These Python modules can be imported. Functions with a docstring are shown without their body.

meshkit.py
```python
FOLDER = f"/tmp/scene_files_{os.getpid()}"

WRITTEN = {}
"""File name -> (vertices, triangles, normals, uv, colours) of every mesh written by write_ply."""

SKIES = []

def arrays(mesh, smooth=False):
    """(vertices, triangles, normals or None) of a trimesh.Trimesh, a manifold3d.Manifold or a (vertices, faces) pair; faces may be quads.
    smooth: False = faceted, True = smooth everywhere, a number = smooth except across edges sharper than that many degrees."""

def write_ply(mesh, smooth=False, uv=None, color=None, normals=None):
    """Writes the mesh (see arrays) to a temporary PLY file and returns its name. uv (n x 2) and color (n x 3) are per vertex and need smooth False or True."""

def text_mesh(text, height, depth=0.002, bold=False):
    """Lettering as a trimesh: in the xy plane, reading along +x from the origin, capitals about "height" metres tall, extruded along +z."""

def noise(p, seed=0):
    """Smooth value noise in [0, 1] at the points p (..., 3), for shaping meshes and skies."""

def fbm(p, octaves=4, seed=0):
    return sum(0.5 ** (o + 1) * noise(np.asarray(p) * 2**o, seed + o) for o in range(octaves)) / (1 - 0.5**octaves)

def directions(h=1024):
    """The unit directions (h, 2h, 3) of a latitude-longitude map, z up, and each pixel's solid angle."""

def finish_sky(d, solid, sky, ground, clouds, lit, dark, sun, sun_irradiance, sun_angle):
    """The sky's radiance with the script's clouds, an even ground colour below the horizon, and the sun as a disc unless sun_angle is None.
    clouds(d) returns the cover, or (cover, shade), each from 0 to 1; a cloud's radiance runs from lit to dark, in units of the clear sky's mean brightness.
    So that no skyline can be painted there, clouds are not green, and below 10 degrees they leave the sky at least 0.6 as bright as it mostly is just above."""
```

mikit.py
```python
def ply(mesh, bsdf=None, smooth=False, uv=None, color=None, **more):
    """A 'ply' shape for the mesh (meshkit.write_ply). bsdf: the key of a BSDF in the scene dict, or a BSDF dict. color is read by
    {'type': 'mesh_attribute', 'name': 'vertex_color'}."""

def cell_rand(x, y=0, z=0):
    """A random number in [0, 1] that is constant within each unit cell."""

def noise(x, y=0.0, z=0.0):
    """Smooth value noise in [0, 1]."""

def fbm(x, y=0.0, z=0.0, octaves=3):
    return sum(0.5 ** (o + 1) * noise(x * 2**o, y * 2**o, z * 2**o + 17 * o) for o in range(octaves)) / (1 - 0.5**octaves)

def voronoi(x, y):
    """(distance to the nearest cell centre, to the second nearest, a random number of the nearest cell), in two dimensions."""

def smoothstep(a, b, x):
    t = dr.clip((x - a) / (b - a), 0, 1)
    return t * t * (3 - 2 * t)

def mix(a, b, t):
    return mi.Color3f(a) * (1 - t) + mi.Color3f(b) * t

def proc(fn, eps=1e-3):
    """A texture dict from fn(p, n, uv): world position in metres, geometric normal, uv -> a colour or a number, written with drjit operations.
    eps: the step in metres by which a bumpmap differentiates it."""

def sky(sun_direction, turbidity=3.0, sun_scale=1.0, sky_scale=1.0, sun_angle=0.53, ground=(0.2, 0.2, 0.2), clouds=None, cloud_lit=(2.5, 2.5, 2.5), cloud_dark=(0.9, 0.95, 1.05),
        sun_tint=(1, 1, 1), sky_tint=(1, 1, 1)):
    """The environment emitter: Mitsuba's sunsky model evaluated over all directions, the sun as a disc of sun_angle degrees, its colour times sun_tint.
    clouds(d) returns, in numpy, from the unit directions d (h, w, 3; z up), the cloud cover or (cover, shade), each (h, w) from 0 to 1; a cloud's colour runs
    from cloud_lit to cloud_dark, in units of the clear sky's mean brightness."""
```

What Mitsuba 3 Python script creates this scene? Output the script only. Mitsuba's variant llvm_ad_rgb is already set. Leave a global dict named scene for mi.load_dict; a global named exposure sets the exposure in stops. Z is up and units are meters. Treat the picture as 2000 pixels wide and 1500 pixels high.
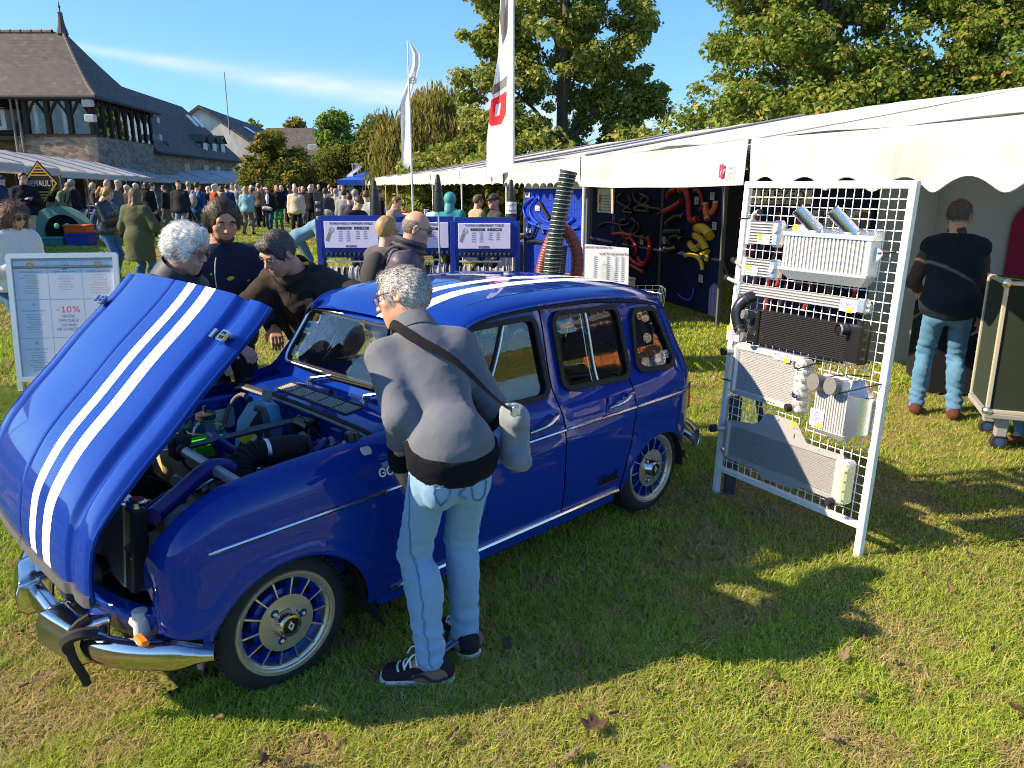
import math, random
import numpy as np, trimesh, shapely, drjit as dr, mitsuba as mi, mikit, meshkit
from shapely.geometry import Polygon, LineString, Point, box as sbox
from shapely.ops import unary_union
from mikit import proc, noise, fbm, voronoi, cell_rand, smoothstep, mix
T = mi.ScalarTransform4f
rng = np.random.default_rng(7)
random.seed(7)
A = np.array

# ---------------------------------------------------------------- camera, sky, exposure
CAM_H, PITCH = 1.84, math.atan(387 / 1502)
scene, labels = {'type': 'scene'}, {}
scene['camera'] = {'type': 'perspective', 'fov': 2 * math.degrees(math.atan(1000 / 1502)), 'fov_axis': 'x', 'near_clip': 0.05, 'far_clip': 2000.0,
                   'to_world': T().look_at(origin=[0, 0, CAM_H], target=[0, math.cos(PITCH), CAM_H - math.sin(PITCH)], up=[0, 0, 1])}
SUN_EL, SUN_AZ = math.radians(34.2), math.radians(10)         # light comes from the left, a little from behind the camera
SUN = A([-math.cos(SUN_EL) * math.cos(SUN_AZ), -math.cos(SUN_EL) * math.sin(SUN_AZ), math.sin(SUN_EL)])


def cirrus(d):
    az, el = np.arctan2(d[..., 0], d[..., 1]), np.arcsin(np.clip(d[..., 2], -1, 1))
    # one long thin streak of high cloud, tapering to the left
    mid = 0.110 - 0.11 * (az + 0.185)
    w = 0.005 + 0.014 * np.clip((az + 0.45) / 0.35, 0, 1)
    n = meshkit.fbm(np.stack([az * 9, el * 60, az * 0], -1), 4, 3)
    n2 = meshkit.fbm(np.stack([az * 30 + el * 20, el * 160, az * 0 + 4], -1), 3, 5)
    c = np.exp(-((el - mid) / w) ** 2) * np.clip((az + 0.62) / 0.25, 0, 1) * np.clip((0.75 - az) / 0.5, 0, 1)
    return np.clip(c * (0.25 + 0.9 * n) * (0.5 + 0.7 * n2) * 0.75, 0, 0.75), 0 * c


scene['sky_light'] = mikit.sky(SUN.tolist(), turbidity=3, sky_scale=1.0, ground=(0.12, 0.14, 0.05), clouds=cirrus, cloud_lit=(2.3, 2.3, 2.35), sky_tint=(0.62, 0.86, 1.14))
exposure = 2.75

# ---------------------------------------------------------------- helpers: meshes are (vertices, triangles)


def arr(m):
    if hasattr(m, 'to_mesh'):
        q = m.to_mesh(); return A(q.vert_properties[:, :3], float), A(q.tri_verts, int)
    if hasattr(m, 'vertices'):
        return A(m.vertices, float), A(m.faces, int)
    v, f = A(m[0], float), A(m[1], int)
    if len(f) and f.shape[1] == 4:
        f = np.vstack([f[:, [0, 1, 2]], f[:, [0, 2, 3]]])
    return v, f


def cat(ms):
    vs, fs, n = [], [], 0
    for m in ms:
        v, f = arr(m); vs.append(v); fs.append(f + n); n += len(v)
    return np.vstack(vs), np.vstack(fs)


def mv(m, t=(0, 0, 0), rz=0.0, R=None, s=None):
    v, f = arr(m)
    v = v * (1 if s is None else A(s))
    if rz:
        c, q = math.cos(rz), math.sin(rz); v = v @ A([[c, q, 0], [-q, c, 0], [0, 0, 1]])
    if R is not None:
        v = v @ A(R).T
    if s is not None and np.prod(np.broadcast_to(A(s), 3)) < 0:
        f = f[:, ::-1]
    return v + A(t, float), f


def rot(axis, ang):
    return trimesh.transformations.rotation_matrix(ang, axis)[:3, :3]


def frame(x, y, z):
    return np.stack([A(x, float), A(y, float), A(z, float)], 1)


def box(lo, hi):
    lo, hi = A(lo, float), A(hi, float)
    v = A([[x, y, z] for x in (lo[0], hi[0]) for y in (lo[1], hi[1]) for z in (lo[2], hi[2])])
    f = A([[0, 1, 3], [0, 3, 2], [4, 6, 7], [4, 7, 5], [0, 4, 5], [0, 5, 1], [2, 3, 7], [2, 7, 6], [0, 2, 6], [0, 6, 4], [1, 5, 7], [1, 7, 3]])
    return v, f


def cbox(lo, hi, c=0.01):
    """A box with chamfered edges (a hull)."""
    lo, hi = A(lo, float), A(hi, float)
    c = min(c, 0.45 * (hi - lo).min())
    pts = []
    for sx in (0, 1):
        for sy in (0, 1):
            for sz in (0, 1):
                p = A([(lo, hi)[sx][0], (lo, hi)[sy][1], (lo, hi)[sz][2]])
                d = A([1 - 2 * sx, 1 - 2 * sy, 1 - 2 * sz]) * c
                for k in range(3):
                    q = p + d; q[k] = p[k]; pts.append(q)
    h = trimesh.convex.convex_hull(A(pts))
    return arr(h)


def tube(path, r, n=10, closed=False, caps=True):
    p = A(path, float)
    r = np.broadcast_to(A(r, float), (len(p),))
    if closed:
        t = np.roll(p, -1, 0) - np.roll(p, 1, 0)
    else:
        t = np.gradient(p, axis=0)
    t /= np.linalg.norm(t, axis=1, keepdims=True) + 1e-12
    ref = A([0, 0, 1.0]) if abs(t[0][2]) < 0.9 else A([1.0, 0, 0])
    a = np.cross(t[0], ref); a /= np.linalg.norm(a)
    As = []
    for k in range(len(p)):
        a = a - t[k] * (a @ t[k]); a /= np.linalg.norm(a) + 1e-12; As.append(a)
    As = A(As); Bs = np.cross(t, As)
    ang = np.arange(n) * 2 * np.pi / n
    v = (p[:, None] + r[:, None, None] * (np.cos(ang)[None, :, None] * As[:, None] + np.sin(ang)[None, :, None] * Bs[:, None])).reshape(-1, 3)
    K = len(p) if closed else len(p) - 1
    i, j = np.meshgrid(np.arange(K), np.arange(n), indexing='ij')
    i2 = (i + 1) % len(p)
    q = np.stack([i * n + j, i * n + (j + 1) % n, i2 * n + (j + 1) % n, i2 * n + j], -1).reshape(-1, 4)
    f = np.vstack([q[:, [0, 1, 2]], q[:, [0, 2, 3]]])
    if caps and not closed:
        c0 = len(v); v = np.vstack([v, p[0], p[-1]]); k = np.arange(n)
        f = np.vstack([f, np.stack([0 * k + c0, (k + 1) % n, k], 1), np.stack([0 * k + c0 + 1, (len(p) - 1) * n + k, (len(p) - 1) * n + (k + 1) % n], 1)])
    return v, f


def rod(a, b, r, n=8):
    return tube([a, b], r, n)


def spline(pts, n=24):
    from scipy.interpolate import CubicSpline
    p = A(pts, float); d = np.r_[0, np.cumsum(np.linalg.norm(np.diff(p, axis=0), axis=1))]
    return CubicSpline(d, p)(np.linspace(0, d[-1], n))


def lathe(prof, n=32, axis='z', ang=2 * np.pi):
    """prof: list of (r, z)."""
    pr = A(prof, float); full = abs(ang - 2 * np.pi) < 1e-6
    m = n if full else n + 1
    th = np.arange(m) * ang / n
    v = np.stack([pr[:, None, 0] * np.cos(th), pr[:, None, 0] * np.sin(th), np.broadcast_to(pr[:, None, 1], (len(pr), m))], -1).reshape(-1, 3)
    i, j = np.meshgrid(np.arange(len(pr) - 1), np.arange(n), indexing='ij')
    j2 = (j + 1) % m
    q = np.stack([i * m + j, i * m + j2, (i + 1) * m + j2, (i + 1) * m + j], -1).reshape(-1, 4)
    f = np.vstack([q[:, [0, 1, 2]], q[:, [0, 2, 3]]])
    if axis == 'y':
        v = v[:, [0, 2, 1]]; f = f[:, ::-1]
    if axis == 'x':
        v = v[:, [2, 0, 1]]
    return v, f


def extr(poly, d, z0=0.0):
    """Shapely polygon(s) extruded from z0 to z0 + d."""
    ms = [trimesh.creation.extrude_polygon(g, d, engine='earcut') for g in getattr(poly, 'geoms', [poly]) if g.area > 1e-9]
    return mv(cat(ms), (0, 0, z0))


def grid(P):
    """P: (n, m, 3) points to a sheet."""
    n, m = P.shape[:2]
    i, j = np.meshgrid(np.arange(n - 1), np.arange(m - 1), indexing='ij')
    q = np.stack([i * m + j, (i + 1) * m + j, (i + 1) * m + j + 1, i * m + j + 1], -1).reshape(-1, 4)
    return P.reshape(-1, 3), np.vstack([q[:, [0, 1, 2]], q[:, [0, 2, 3]]])


def thick(m, t):
    """A sheet given thickness t against its normals (open edges are closed)."""
    tm = trimesh.Trimesh(*arr(m), process=False); tm.merge_vertices(digits_vertex=5)
    v, f = A(tm.vertices), A(tm.faces); n = A(tm.vertex_normals)
    e = np.sort(np.vstack([f[:, [0, 1]], f[:, [1, 2]], f[:, [2, 0]]]), 1); d = np.vstack([f[:, [0, 1]], f[:, [1, 2]], f[:, [2, 0]]])
    _, inv, cnt = np.unique(e, axis=0, return_inverse=True, return_counts=True)
    b = d[cnt[inv.ravel()] == 1]; k = len(v)
    return np.vstack([v, v - n * t]), np.vstack([f, f[:, ::-1] + k, np.stack([b[:, 1], b[:, 0], b[:, 0] + k], 1), np.stack([b[:, 1], b[:, 0] + k, b[:, 1] + k], 1)])


def patch(poly, cell, fn):
    """A polygon in (a, b) cut into cells and mapped by fn(a, b) to points: a curved panel with clean edges."""
    a0, b0, a1, b1 = poly.bounds
    xs = np.arange(math.floor(a0 / cell), math.ceil(a1 / cell) + 1) * cell; ys = np.arange(math.floor(b0 / cell), math.ceil(b1 / cell) + 1) * cell
    shapely.prepare(poly)
    V, F, n = [], [], 0
    for x in xs[:-1]:
        for y in ys[:-1]:
            c = sbox(x, y, x + cell, y + cell)
            if not poly.intersects(c):
                continue
            g = c if poly.contains(c) else poly.intersection(c)
            for q in getattr(g, 'geoms', [g]):
                if q.geom_type != 'Polygon' or q.area < 1e-9:
                    continue
                v, f = trimesh.creation.triangulate_polygon(q, engine='earcut')
                V.append(v); F.append(A(f) + n); n += len(v)
    v, f = np.vstack(V), np.vstack(F)
    k = np.round(v, 5); u, inv = np.unique(k, axis=0, return_inverse=True); f = inv.ravel()[f]
    f = f[(f[:, 0] != f[:, 1]) & (f[:, 1] != f[:, 2]) & (f[:, 2] != f[:, 0])]
    return fn(u[:, 0], u[:, 1]), f


def rrect(x0, y0, x1, y1, r):
    return sbox(x0 + r, y0 + r, x1 - r, y1 - r).buffer(r, quad_segs=6)


def rpoly(pts, r):
    p = Polygon(pts); return p.buffer(-r, join_style=2).buffer(r, quad_segs=6)


def text(s, h, d=0.002, bold=False, center=True):
    v, f = arr(meshkit.text_mesh(s, h, d, bold))
    if center:
        v = v - A([(v[:, 0].min() + v[:, 0].max()) / 2, (v[:, 1].min() + v[:, 1].max()) / 2, 0])
    return v, f


def surface_nets(val, lo, res):
    s = val < 0
    nx, ny, nz = val.shape
    corner = [(a, b, c) for a in (0, 1) for b in (0, 1) for c in (0, 1)]
    cnt = sum(s[a:nx - 1 + a, b:ny - 1 + b, c:nz - 1 + c].astype(np.int8) for a, b, c in corner)
    I = np.argwhere((cnt > 0) & (cnt < 8))
    cv = np.stack([val[I[:, 0] + a, I[:, 1] + b, I[:, 2] + c] for a, b, c in corner], 1)
    cp = A(corner, float)
    acc, num = np.zeros((len(I), 3)), np.zeros(len(I))
    for e in range(8):
        for g in range(e + 1, 8):
            if abs(cp[e] - cp[g]).sum() == 1:
                x = (cv[:, e] < 0) != (cv[:, g] < 0)
                t = cv[:, e] / np.where(x, cv[:, e] - cv[:, g], 1)
                acc += np.where(x[:, None], cp[e] + t[:, None] * (cp[g] - cp[e]), 0); num += x
    v = lo + (I + acc / num[:, None]) * res
    idx = -np.ones((nx - 1, ny - 1, nz - 1), int); idx[tuple(I.T)] = np.arange(len(I))
    F = []
    for ax in range(3):
        o = [k for k in range(3) if k != ax]
        sl0 = [slice(None)] * 3; sl1 = [slice(None)] * 3
        sl0[ax] = slice(0, -1); sl1[ax] = slice(1, None)
        a, b = s[tuple(sl0)], s[tuple(sl1)]
        E = np.argwhere(a != b)
        E = E[(E[:, o[0]] > 0) & (E[:, o[1]] > 0) & (E[:, o[0]] < val.shape[o[0]] - 1) & (E[:, o[1]] < val.shape[o[1]] - 1)]
        inside = a[tuple(E.T)]
        q = []
        for da, db in ((1, 1), (0, 1), (0, 0), (1, 0)):
            c = E.copy(); c[:, o[0]] -= da; c[:, o[1]] -= db; q.append(idx[tuple(c.T)])
        q = np.stack(q, 1)
        flip = inside if ax == 1 else ~inside
        q[flip] = q[flip][:, ::-1]
        F.append(q)
    q = np.vstack(F); q = q[(q >= 0).all(1)]
    f = np.vstack([q[:, [0, 1, 2]], q[:, [0, 2, 3]]])[:, ::-1]
    return v, f


def smin(a, b, k):
    h = np.clip(0.5 + 0.5 * (b - a) / k, 0, 1)
    return b * (1 - h) + a * h - k * h * (1 - h)


class SDF:
    """A smooth union of round cones and ellipsoids, with cuts, meshed at a given resolution."""

    def __init__(s, k=0.03):
        s.k, s.ops, s.lo, s.hi = k, [], A([9e9] * 3), A([-9e9] * 3)

    def _grow(s, p, r):
        s.lo = np.minimum(s.lo, A(p) - r); s.hi = np.maximum(s.hi, A(p) + r)

    def cone(s, a, b, ra, rb=None, k=None):
        rb = ra if rb is None else rb; a, b = A(a, float), A(b, float)
        s._grow(a, ra); s._grow(b, rb)

        def f(P):
            ab = b - a; t = np.clip(((P - a) @ ab) / (ab @ ab + 1e-12), 0, 1)
            return np.linalg.norm(P - a - t[:, None] * ab, axis=1) - (ra + t * (rb - ra))
        s.ops.append(('u', f, s.k if k is None else k)); return s

    def chain(s, pts, rs, k=None):
        for i in range(len(pts) - 1):
            s.cone(pts[i], pts[i + 1], rs[i], rs[i + 1], k)
        return s

    def _ell(s, c, r, R):
        c, r = A(c, float), A(r, float)

        def f(P):
            q = (P - c) if R is None else (P - c) @ A(R)
            k0 = np.linalg.norm(q / r, axis=1); k1 = np.linalg.norm(q / r ** 2, axis=1)
            return k0 * (k0 - 1) / (k1 + 1e-9)
        return f

    def ell(s, c, r, R=None, k=None):
        s._grow(c, max(r)); s.ops.append(('u', s._ell(c, r, R), s.k if k is None else k)); return s

    def carve(s, c, r, R=None, k=None):
        s.ops.append(('s', s._ell(c, r, R), s.k if k is None else k)); return s

    def cut(s, p, n):
        """Removes what lies on the side of the plane (p, n) that n points to."""
        p, n = A(p, float), A(n, float) / np.linalg.norm(n)
        s.ops.append(('c', lambda P: (P - p) @ n, 0.006)); return s

    def __call__(s, P):
        d = np.full(len(P), 9.0)
        for o, f, k in s.ops:
            if o == 'u':
                d = smin(d, f(P), k)
            elif o == 's':
                d = -smin(-d, f(P), k)
            else:
                d = -smin(-d, -f(P), k)
        return d

    def mesh(s, res, disp=None):
        lo, hi = s.lo - 3 * res, s.hi + 3 * res
        ax = [np.arange(lo[k], hi[k] + res, res) for k in range(3)]
        P = np.stack(np.meshgrid(*ax, indexing='ij'), -1); sh = P.shape[:3]
        P = P.reshape(-1, 3)
        d = np.concatenate([s(P[i:i + 400000]) for i in range(0, len(P), 400000)])
        if disp is not None:
            near = abs(d) < 0.06; d[near] += disp(P[near])
        v, f = surface_nets(d.reshape(sh), lo, res)
        return v, f


# ---------------------------------------------------------------- scene entries
used = {}


def name(base, parent=None):
    full = base if parent is None else parent + '__' + base
    n = used.get(full, -1) + 1; used[full] = n
    return full if n == 0 else f'{full}_{n:03d}'


TRIS = 0
W0 = None        # the world transform that entries get while a builder sets it


def obj(base, m, mat, parent=None, col=None, smooth=30, kind=None, cols=None):
    """One entry of the scene: the mesh m with the BSDF mat; col is a uniform linear colour, cols one per vertex (smooth then True or False)."""
    global TRIS
    key = name(base, parent)
    v, f = arr(m); TRIS += len(f)
    if W0 is not None:
        v = v @ W0[:3, :3].T + W0[:3, 3]
    c = u = None
    if cols is not None:
        c = np.asarray(cols, float)
    elif col is not None or mat in VC:
        if smooth not in (True, False):
            tm = trimesh.graph.smooth_shade(trimesh.Trimesh(v, f, process=False), angle=math.radians(smooth), facet_minarea=None)
            v, f, smooth = A(tm.vertices), A(tm.faces), True
        q = np.sqrt(np.clip(A(col if col is not None else (0.5, 0.5, 0.5), float), 0, .97))
        u = np.tile([math.floor(q[1] * 1000) + .05 + .9 * q[0], q[2]], (len(v), 1))
    scene[key] = mikit.ply((v, f), mat, smooth=smooth, color=c, uv=u)
    if kind:
        labels[key] = {'label': kind[1], 'kind': kind[0]} if isinstance(kind, tuple) else {'kind': kind}
    return key


def thing(base, label, cat_, group=None):
    key = name(base)
    labels[key] = {'label': label, 'category': cat_}
    if group:
        labels[key]['group'] = group
    return key


def tag(key, label, cat_=None, group=None):
    labels[key] = {'label': label}
    if cat_:
        labels[key]['category'] = cat_
    if group:
        labels[key]['group'] = group
    return key


def lab(key, label):
    labels[key] = {'label': label}; return key


def srgb(h):
    c = A([int(h[i:i + 2], 16) for i in (0, 2, 4)]) / 255
    return np.where(c < 0.04045, c / 12.92, ((c + 0.055) / 1.055) ** 2.4)


def px(u, v, y=None, z=None):
    """The world point that the photo's pixel (2000 x 1500) shows at depth y or at height z (used only to measure places)."""
    dx, dy = (u - 1000) / 1502, (750 - v) / 1502
    d = A([dx, math.cos(PITCH) + math.sin(PITCH) * dy, -math.sin(PITCH) + math.cos(PITCH) * dy])
    t = y / d[1] if y is not None else (z - CAM_H) / d[2]
    return A([0, 0, CAM_H]) + d * t


def land(x, y):
    """Ground height: level near the car, a low rise to the left, small bumps."""
    x, y = np.asarray(x, float), np.asarray(y, float)
    s = np.clip((-x - 4) / 7, 0, 1); s = s * s * (3 - 2 * s)
    b = np.interp(y, [0, 8, 17, 22, 30, 45, 80], [0.30, 0.38, 0.38, 0.28, 0.15, 0.10, 0.0])
    n = meshkit.noise(np.stack([x * 0.9, y * 0.9, x * 0], -1), 2) - 0.5
    return s * b + 0.03 * n * np.clip((np.hypot(x, y) - 6) / 6, 0, 1)
# ---------------------------------------------------------------- materials
VC = set()


def own_colour(p, n, uv):
    """The flat colour that obj() gives a whole mesh, packed in its two constant texture coordinates."""
    g = dr.floor(uv.x); r = (uv.x - g - 0.05) / 0.9; g = g / 1000
    return mi.Color3f(r * r, g * g, uv.y * uv.y)


vcol = proc(own_colour)
acol = {'type': 'mesh_attribute', 'name': 'vertex_color'}


def mat(key, d, vc=False, two=True):
    scene[key] = {'type': 'twosided', 'b': d} if two else d
    if vc:
        VC.add(key)


def pr(**k):
    return {'type': 'principled', **k}


def bump(d, fn, scale=1.0, eps=1e-3):
    return {'type': 'bumpmap', 'arbitrary': proc(fn, eps), 'scale': scale, 'bsdf': d}


def rgb(*c):
    return {'type': 'rgb', 'value': list(map(float, c))}


mat('matte', pr(base_color=vcol, roughness=0.85, specular=0.25), True)
mat('plastic', pr(base_color=vcol, roughness=0.38, specular=0.5), True)
mat('gloss', pr(base_color=vcol, roughness=0.22, specular=0.5, clearcoat=0.7, clearcoat_gloss=0.92), True)
mat('metal', pr(base_color=vcol, roughness=0.42, metallic=0.45, specular=0.5), True)
mat('cloth', bump(pr(base_color=vcol, roughness=0.92, specular=0.15, sheen=0.35),
                  lambda p, n, uv: 0.0028 * fbm(p.x * 38, p.y * 38, p.z * 30, 3) + 0.0007 * noise(p.x * 420, p.y * 420, p.z * 420), 1.0, 1e-3), True)
mat('denim', bump(pr(base_color=vcol, roughness=0.9, specular=0.15, sheen=0.2),
                  lambda p, n, uv: 0.0016 * fbm(p.x * 45, p.y * 45, p.z * 26, 3) + 0.0008 * noise((p.x + p.z) * 520, (p.y + p.z) * 520, p.z * 260), 1.0, 8e-4), True)
mat('puffer', pr(base_color=vcol, roughness=0.5, specular=0.4, sheen=0.2), True)
mat('skin', bump(pr(base_color=vcol, roughness=0.5, specular=0.4, sheen=0.1), lambda p, n, uv: 0.0007 * fbm(p.x * 260, p.y * 260, p.z * 260, 2), 1.0, 5e-4), True)
mat('hair', pr(base_color=vcol, roughness=0.55, specular=0.45, sheen=0.3), True)
mat('paint_blue', bump({'type': 'plastic', 'diffuse_reflectance': rgb(0.012, 0.080, 0.50), 'int_ior': 1.5, 'nonlinear': True},
                       lambda p, n, uv: 0.0012 * fbm(p.x * 3.5, p.y * 3.5, p.z * 3.5, 2), 1.0, 5e-3))
mat('paint_white', pr(base_color=rgb(0.82, 0.83, 0.84), roughness=0.3, specular=0.5, clearcoat=1.0, clearcoat_gloss=0.97))
mat('chrome', {'type': 'roughconductor', 'material': 'Cr', 'alpha': 0.035, 'specular_reflectance': rgb(1, 1, 1)})
mat('bright_metal', {'type': 'roughconductor', 'material': 'Al', 'alpha': 0.2})
mat('brushed_gold', pr(base_color=rgb(0.66, 0.61, 0.50), roughness=0.3, metallic=0.75))
mat('rubber', bump(pr(base_color=rgb(0.022, 0.022, 0.023), roughness=0.75, specular=0.35), lambda p, n, uv: 0.0012 * fbm(p.x * 60, p.y * 60, p.z * 60, 3), 1.0, 1e-3))
mat('glass', {'type': 'thindielectric', 'int_ior': 1.52, 'specular_transmittance': rgb(0.90, 0.93, 0.93)}, two=False)
mat('bottle_glass', {'type': 'thindielectric', 'int_ior': 1.45, 'specular_transmittance': rgb(0.92, 0.94, 0.9)}, two=False)


def leaf_mat(key, trans, col):
    mat(key, {'type': 'principledthin', 'base_color': col, 'roughness': 0.5, 'diff_trans': trans, 'eta': 1.4, 'spec_trans': 0.0}, col is vcol, two=False)


leaf_mat('leaf', 0.75, acol)
leaf_mat('blade', 0.75, acol)
leaf_mat('dry_leaf', 0.5, vcol)
leaf_mat('banner', 0.7, vcol)

def dirt_white(p, n, uv):
    a = fbm(p.x * 1.3, p.y * 1.3, p.z * 7, 4)
    b = fbm(p.x * 9 + 5, p.y * 9, p.z * 3, 4)
    c = smoothstep(0.55, 0.8, b) * 0.35 + smoothstep(0.5, 0.75, a) * 0.35
    return mix((0.56, 0.565, 0.58), (0.38, 0.37, 0.345), c)


def cloth_folds(p, n, uv):
    return 0.03 * fbm(p.x * 2.2, p.y * 2.2, p.z * 1.2, 3) + 0.008 * fbm(p.x * 9, p.y * 9, p.z * 4, 3)


mat('canvas', bump({'type': 'principledthin', 'base_color': proc(dirt_white), 'roughness': 0.45, 'diff_trans': 0.28, 'eta': 1.4, 'spec_trans': 0.0}, cloth_folds, 1.0, 6e-3), two=False)


def slate(p, n, uv):
    z = p.z * 4.5; row = dr.floor(z)
    u = (p.x + p.y) * 3.2 + cell_rand(row, 3) * 7
    t = cell_rand(dr.floor(u), row, 2)
    f = fbm(p.x * 0.35, p.y * 0.35, p.z * 0.5, 4)
    c = mix((0.066, 0.060, 0.058), (0.11, 0.10, 0.093), 0.55 * t + 0.7 * (f - 0.2))
    return mix(c, (0.16, 0.15, 0.115), smoothstep(0.62, 0.78, fbm(p.x * 2.3, p.y * 2.3, p.z * 2.3, 4)) * 0.55)


def slate_h(p, n, uv):
    z = p.z * 4.5; fz = z - dr.floor(z)
    u = (p.x + p.y) * 3.2 + cell_rand(dr.floor(z), 3) * 7
    return 0.03 * (1 - fz) + 0.012 * cell_rand(dr.floor(u), dr.floor(z), 5)


mat('slate', bump(pr(base_color=proc(slate), roughness=0.75, specular=0.3), slate_h, 1.0, 2e-2))


def stone(p, n, uv):
    d1, d2, r = voronoi((p.x + p.y) * 2.6, p.z * 6.0)
    c = mix((0.15, 0.12, 0.10), (0.33, 0.27, 0.22), r)
    c = mix((0.30, 0.27, 0.23), c, smoothstep(0.03, 0.12, d2 - d1))
    return c * (0.75 + 0.5 * fbm(p.x * 5, p.y * 5, p.z * 5, 3))


mat('stone', bump(pr(base_color=proc(stone), roughness=0.9, specular=0.2), lambda p, n, uv: (lambda v: 0.05 * smoothstep(0.02, 0.2, v[1] - v[0]) + 0.03 * v[2])(voronoi((p.x + p.y) * 2.6, p.z * 6.0)), 1.0, 1e-2))


def render_wall(p, n, uv):
    f = fbm(p.x * 0.6, p.y * 0.6, p.z * 0.35, 4); g = fbm(p.x * 3.1 + 4, p.y * 3.1, p.z * 0.5, 4)
    return mix((0.74, 0.72, 0.68), (0.48, 0.45, 0.42), smoothstep(0.35, 0.7, f) * 0.7 + smoothstep(0.55, 0.75, g) * 0.4)


mat('render_wall', pr(base_color=proc(render_wall), roughness=0.95, specular=0.15))


def bark(p, n, uv):
    return mix((0.06, 0.05, 0.04), (0.17, 0.145, 0.115), fbm(p.x * 9, p.y * 9, p.z * 2.5, 4))


mat('bark', pr(base_color=proc(bark), roughness=0.95, specular=0.1))


def wood(p, n, uv):
    return mix((0.30, 0.19, 0.10), (0.46, 0.32, 0.18), fbm(p.x * 30, p.y * 30, p.z * 4, 3))


mat('wood', pr(base_color=proc(wood), roughness=0.8, specular=0.2))


def turf(p, n, uv):
    d = fbm(p.x * 0.9 + 3, p.y * 0.9, 0.0, 4)
    e = fbm(p.x * 6, p.y * 6, 1.0, 4)
    g = mix((0.045, 0.085, 0.012), (0.095, 0.135, 0.022), e)
    s = mix((0.17, 0.125, 0.055), (0.26, 0.20, 0.09), e)
    t = smoothstep(0.50, 0.68, 0.65 * d + 0.35 * e)
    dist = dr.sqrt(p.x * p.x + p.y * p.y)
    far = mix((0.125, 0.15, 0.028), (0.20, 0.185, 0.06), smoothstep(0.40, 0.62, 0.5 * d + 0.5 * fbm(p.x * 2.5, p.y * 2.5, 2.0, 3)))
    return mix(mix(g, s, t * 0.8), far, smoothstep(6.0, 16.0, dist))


def turf_h(p, n, uv):
    return 0.03 * fbm(p.x * 18, p.y * 18, 0.0, 3) + 0.012 * noise(p.x * 110, p.y * 110, 0.0)


mat('turf', bump(pr(base_color=proc(turf), roughness=0.95, specular=0.1), turf_h, 1.0, 6e-3))
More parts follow.
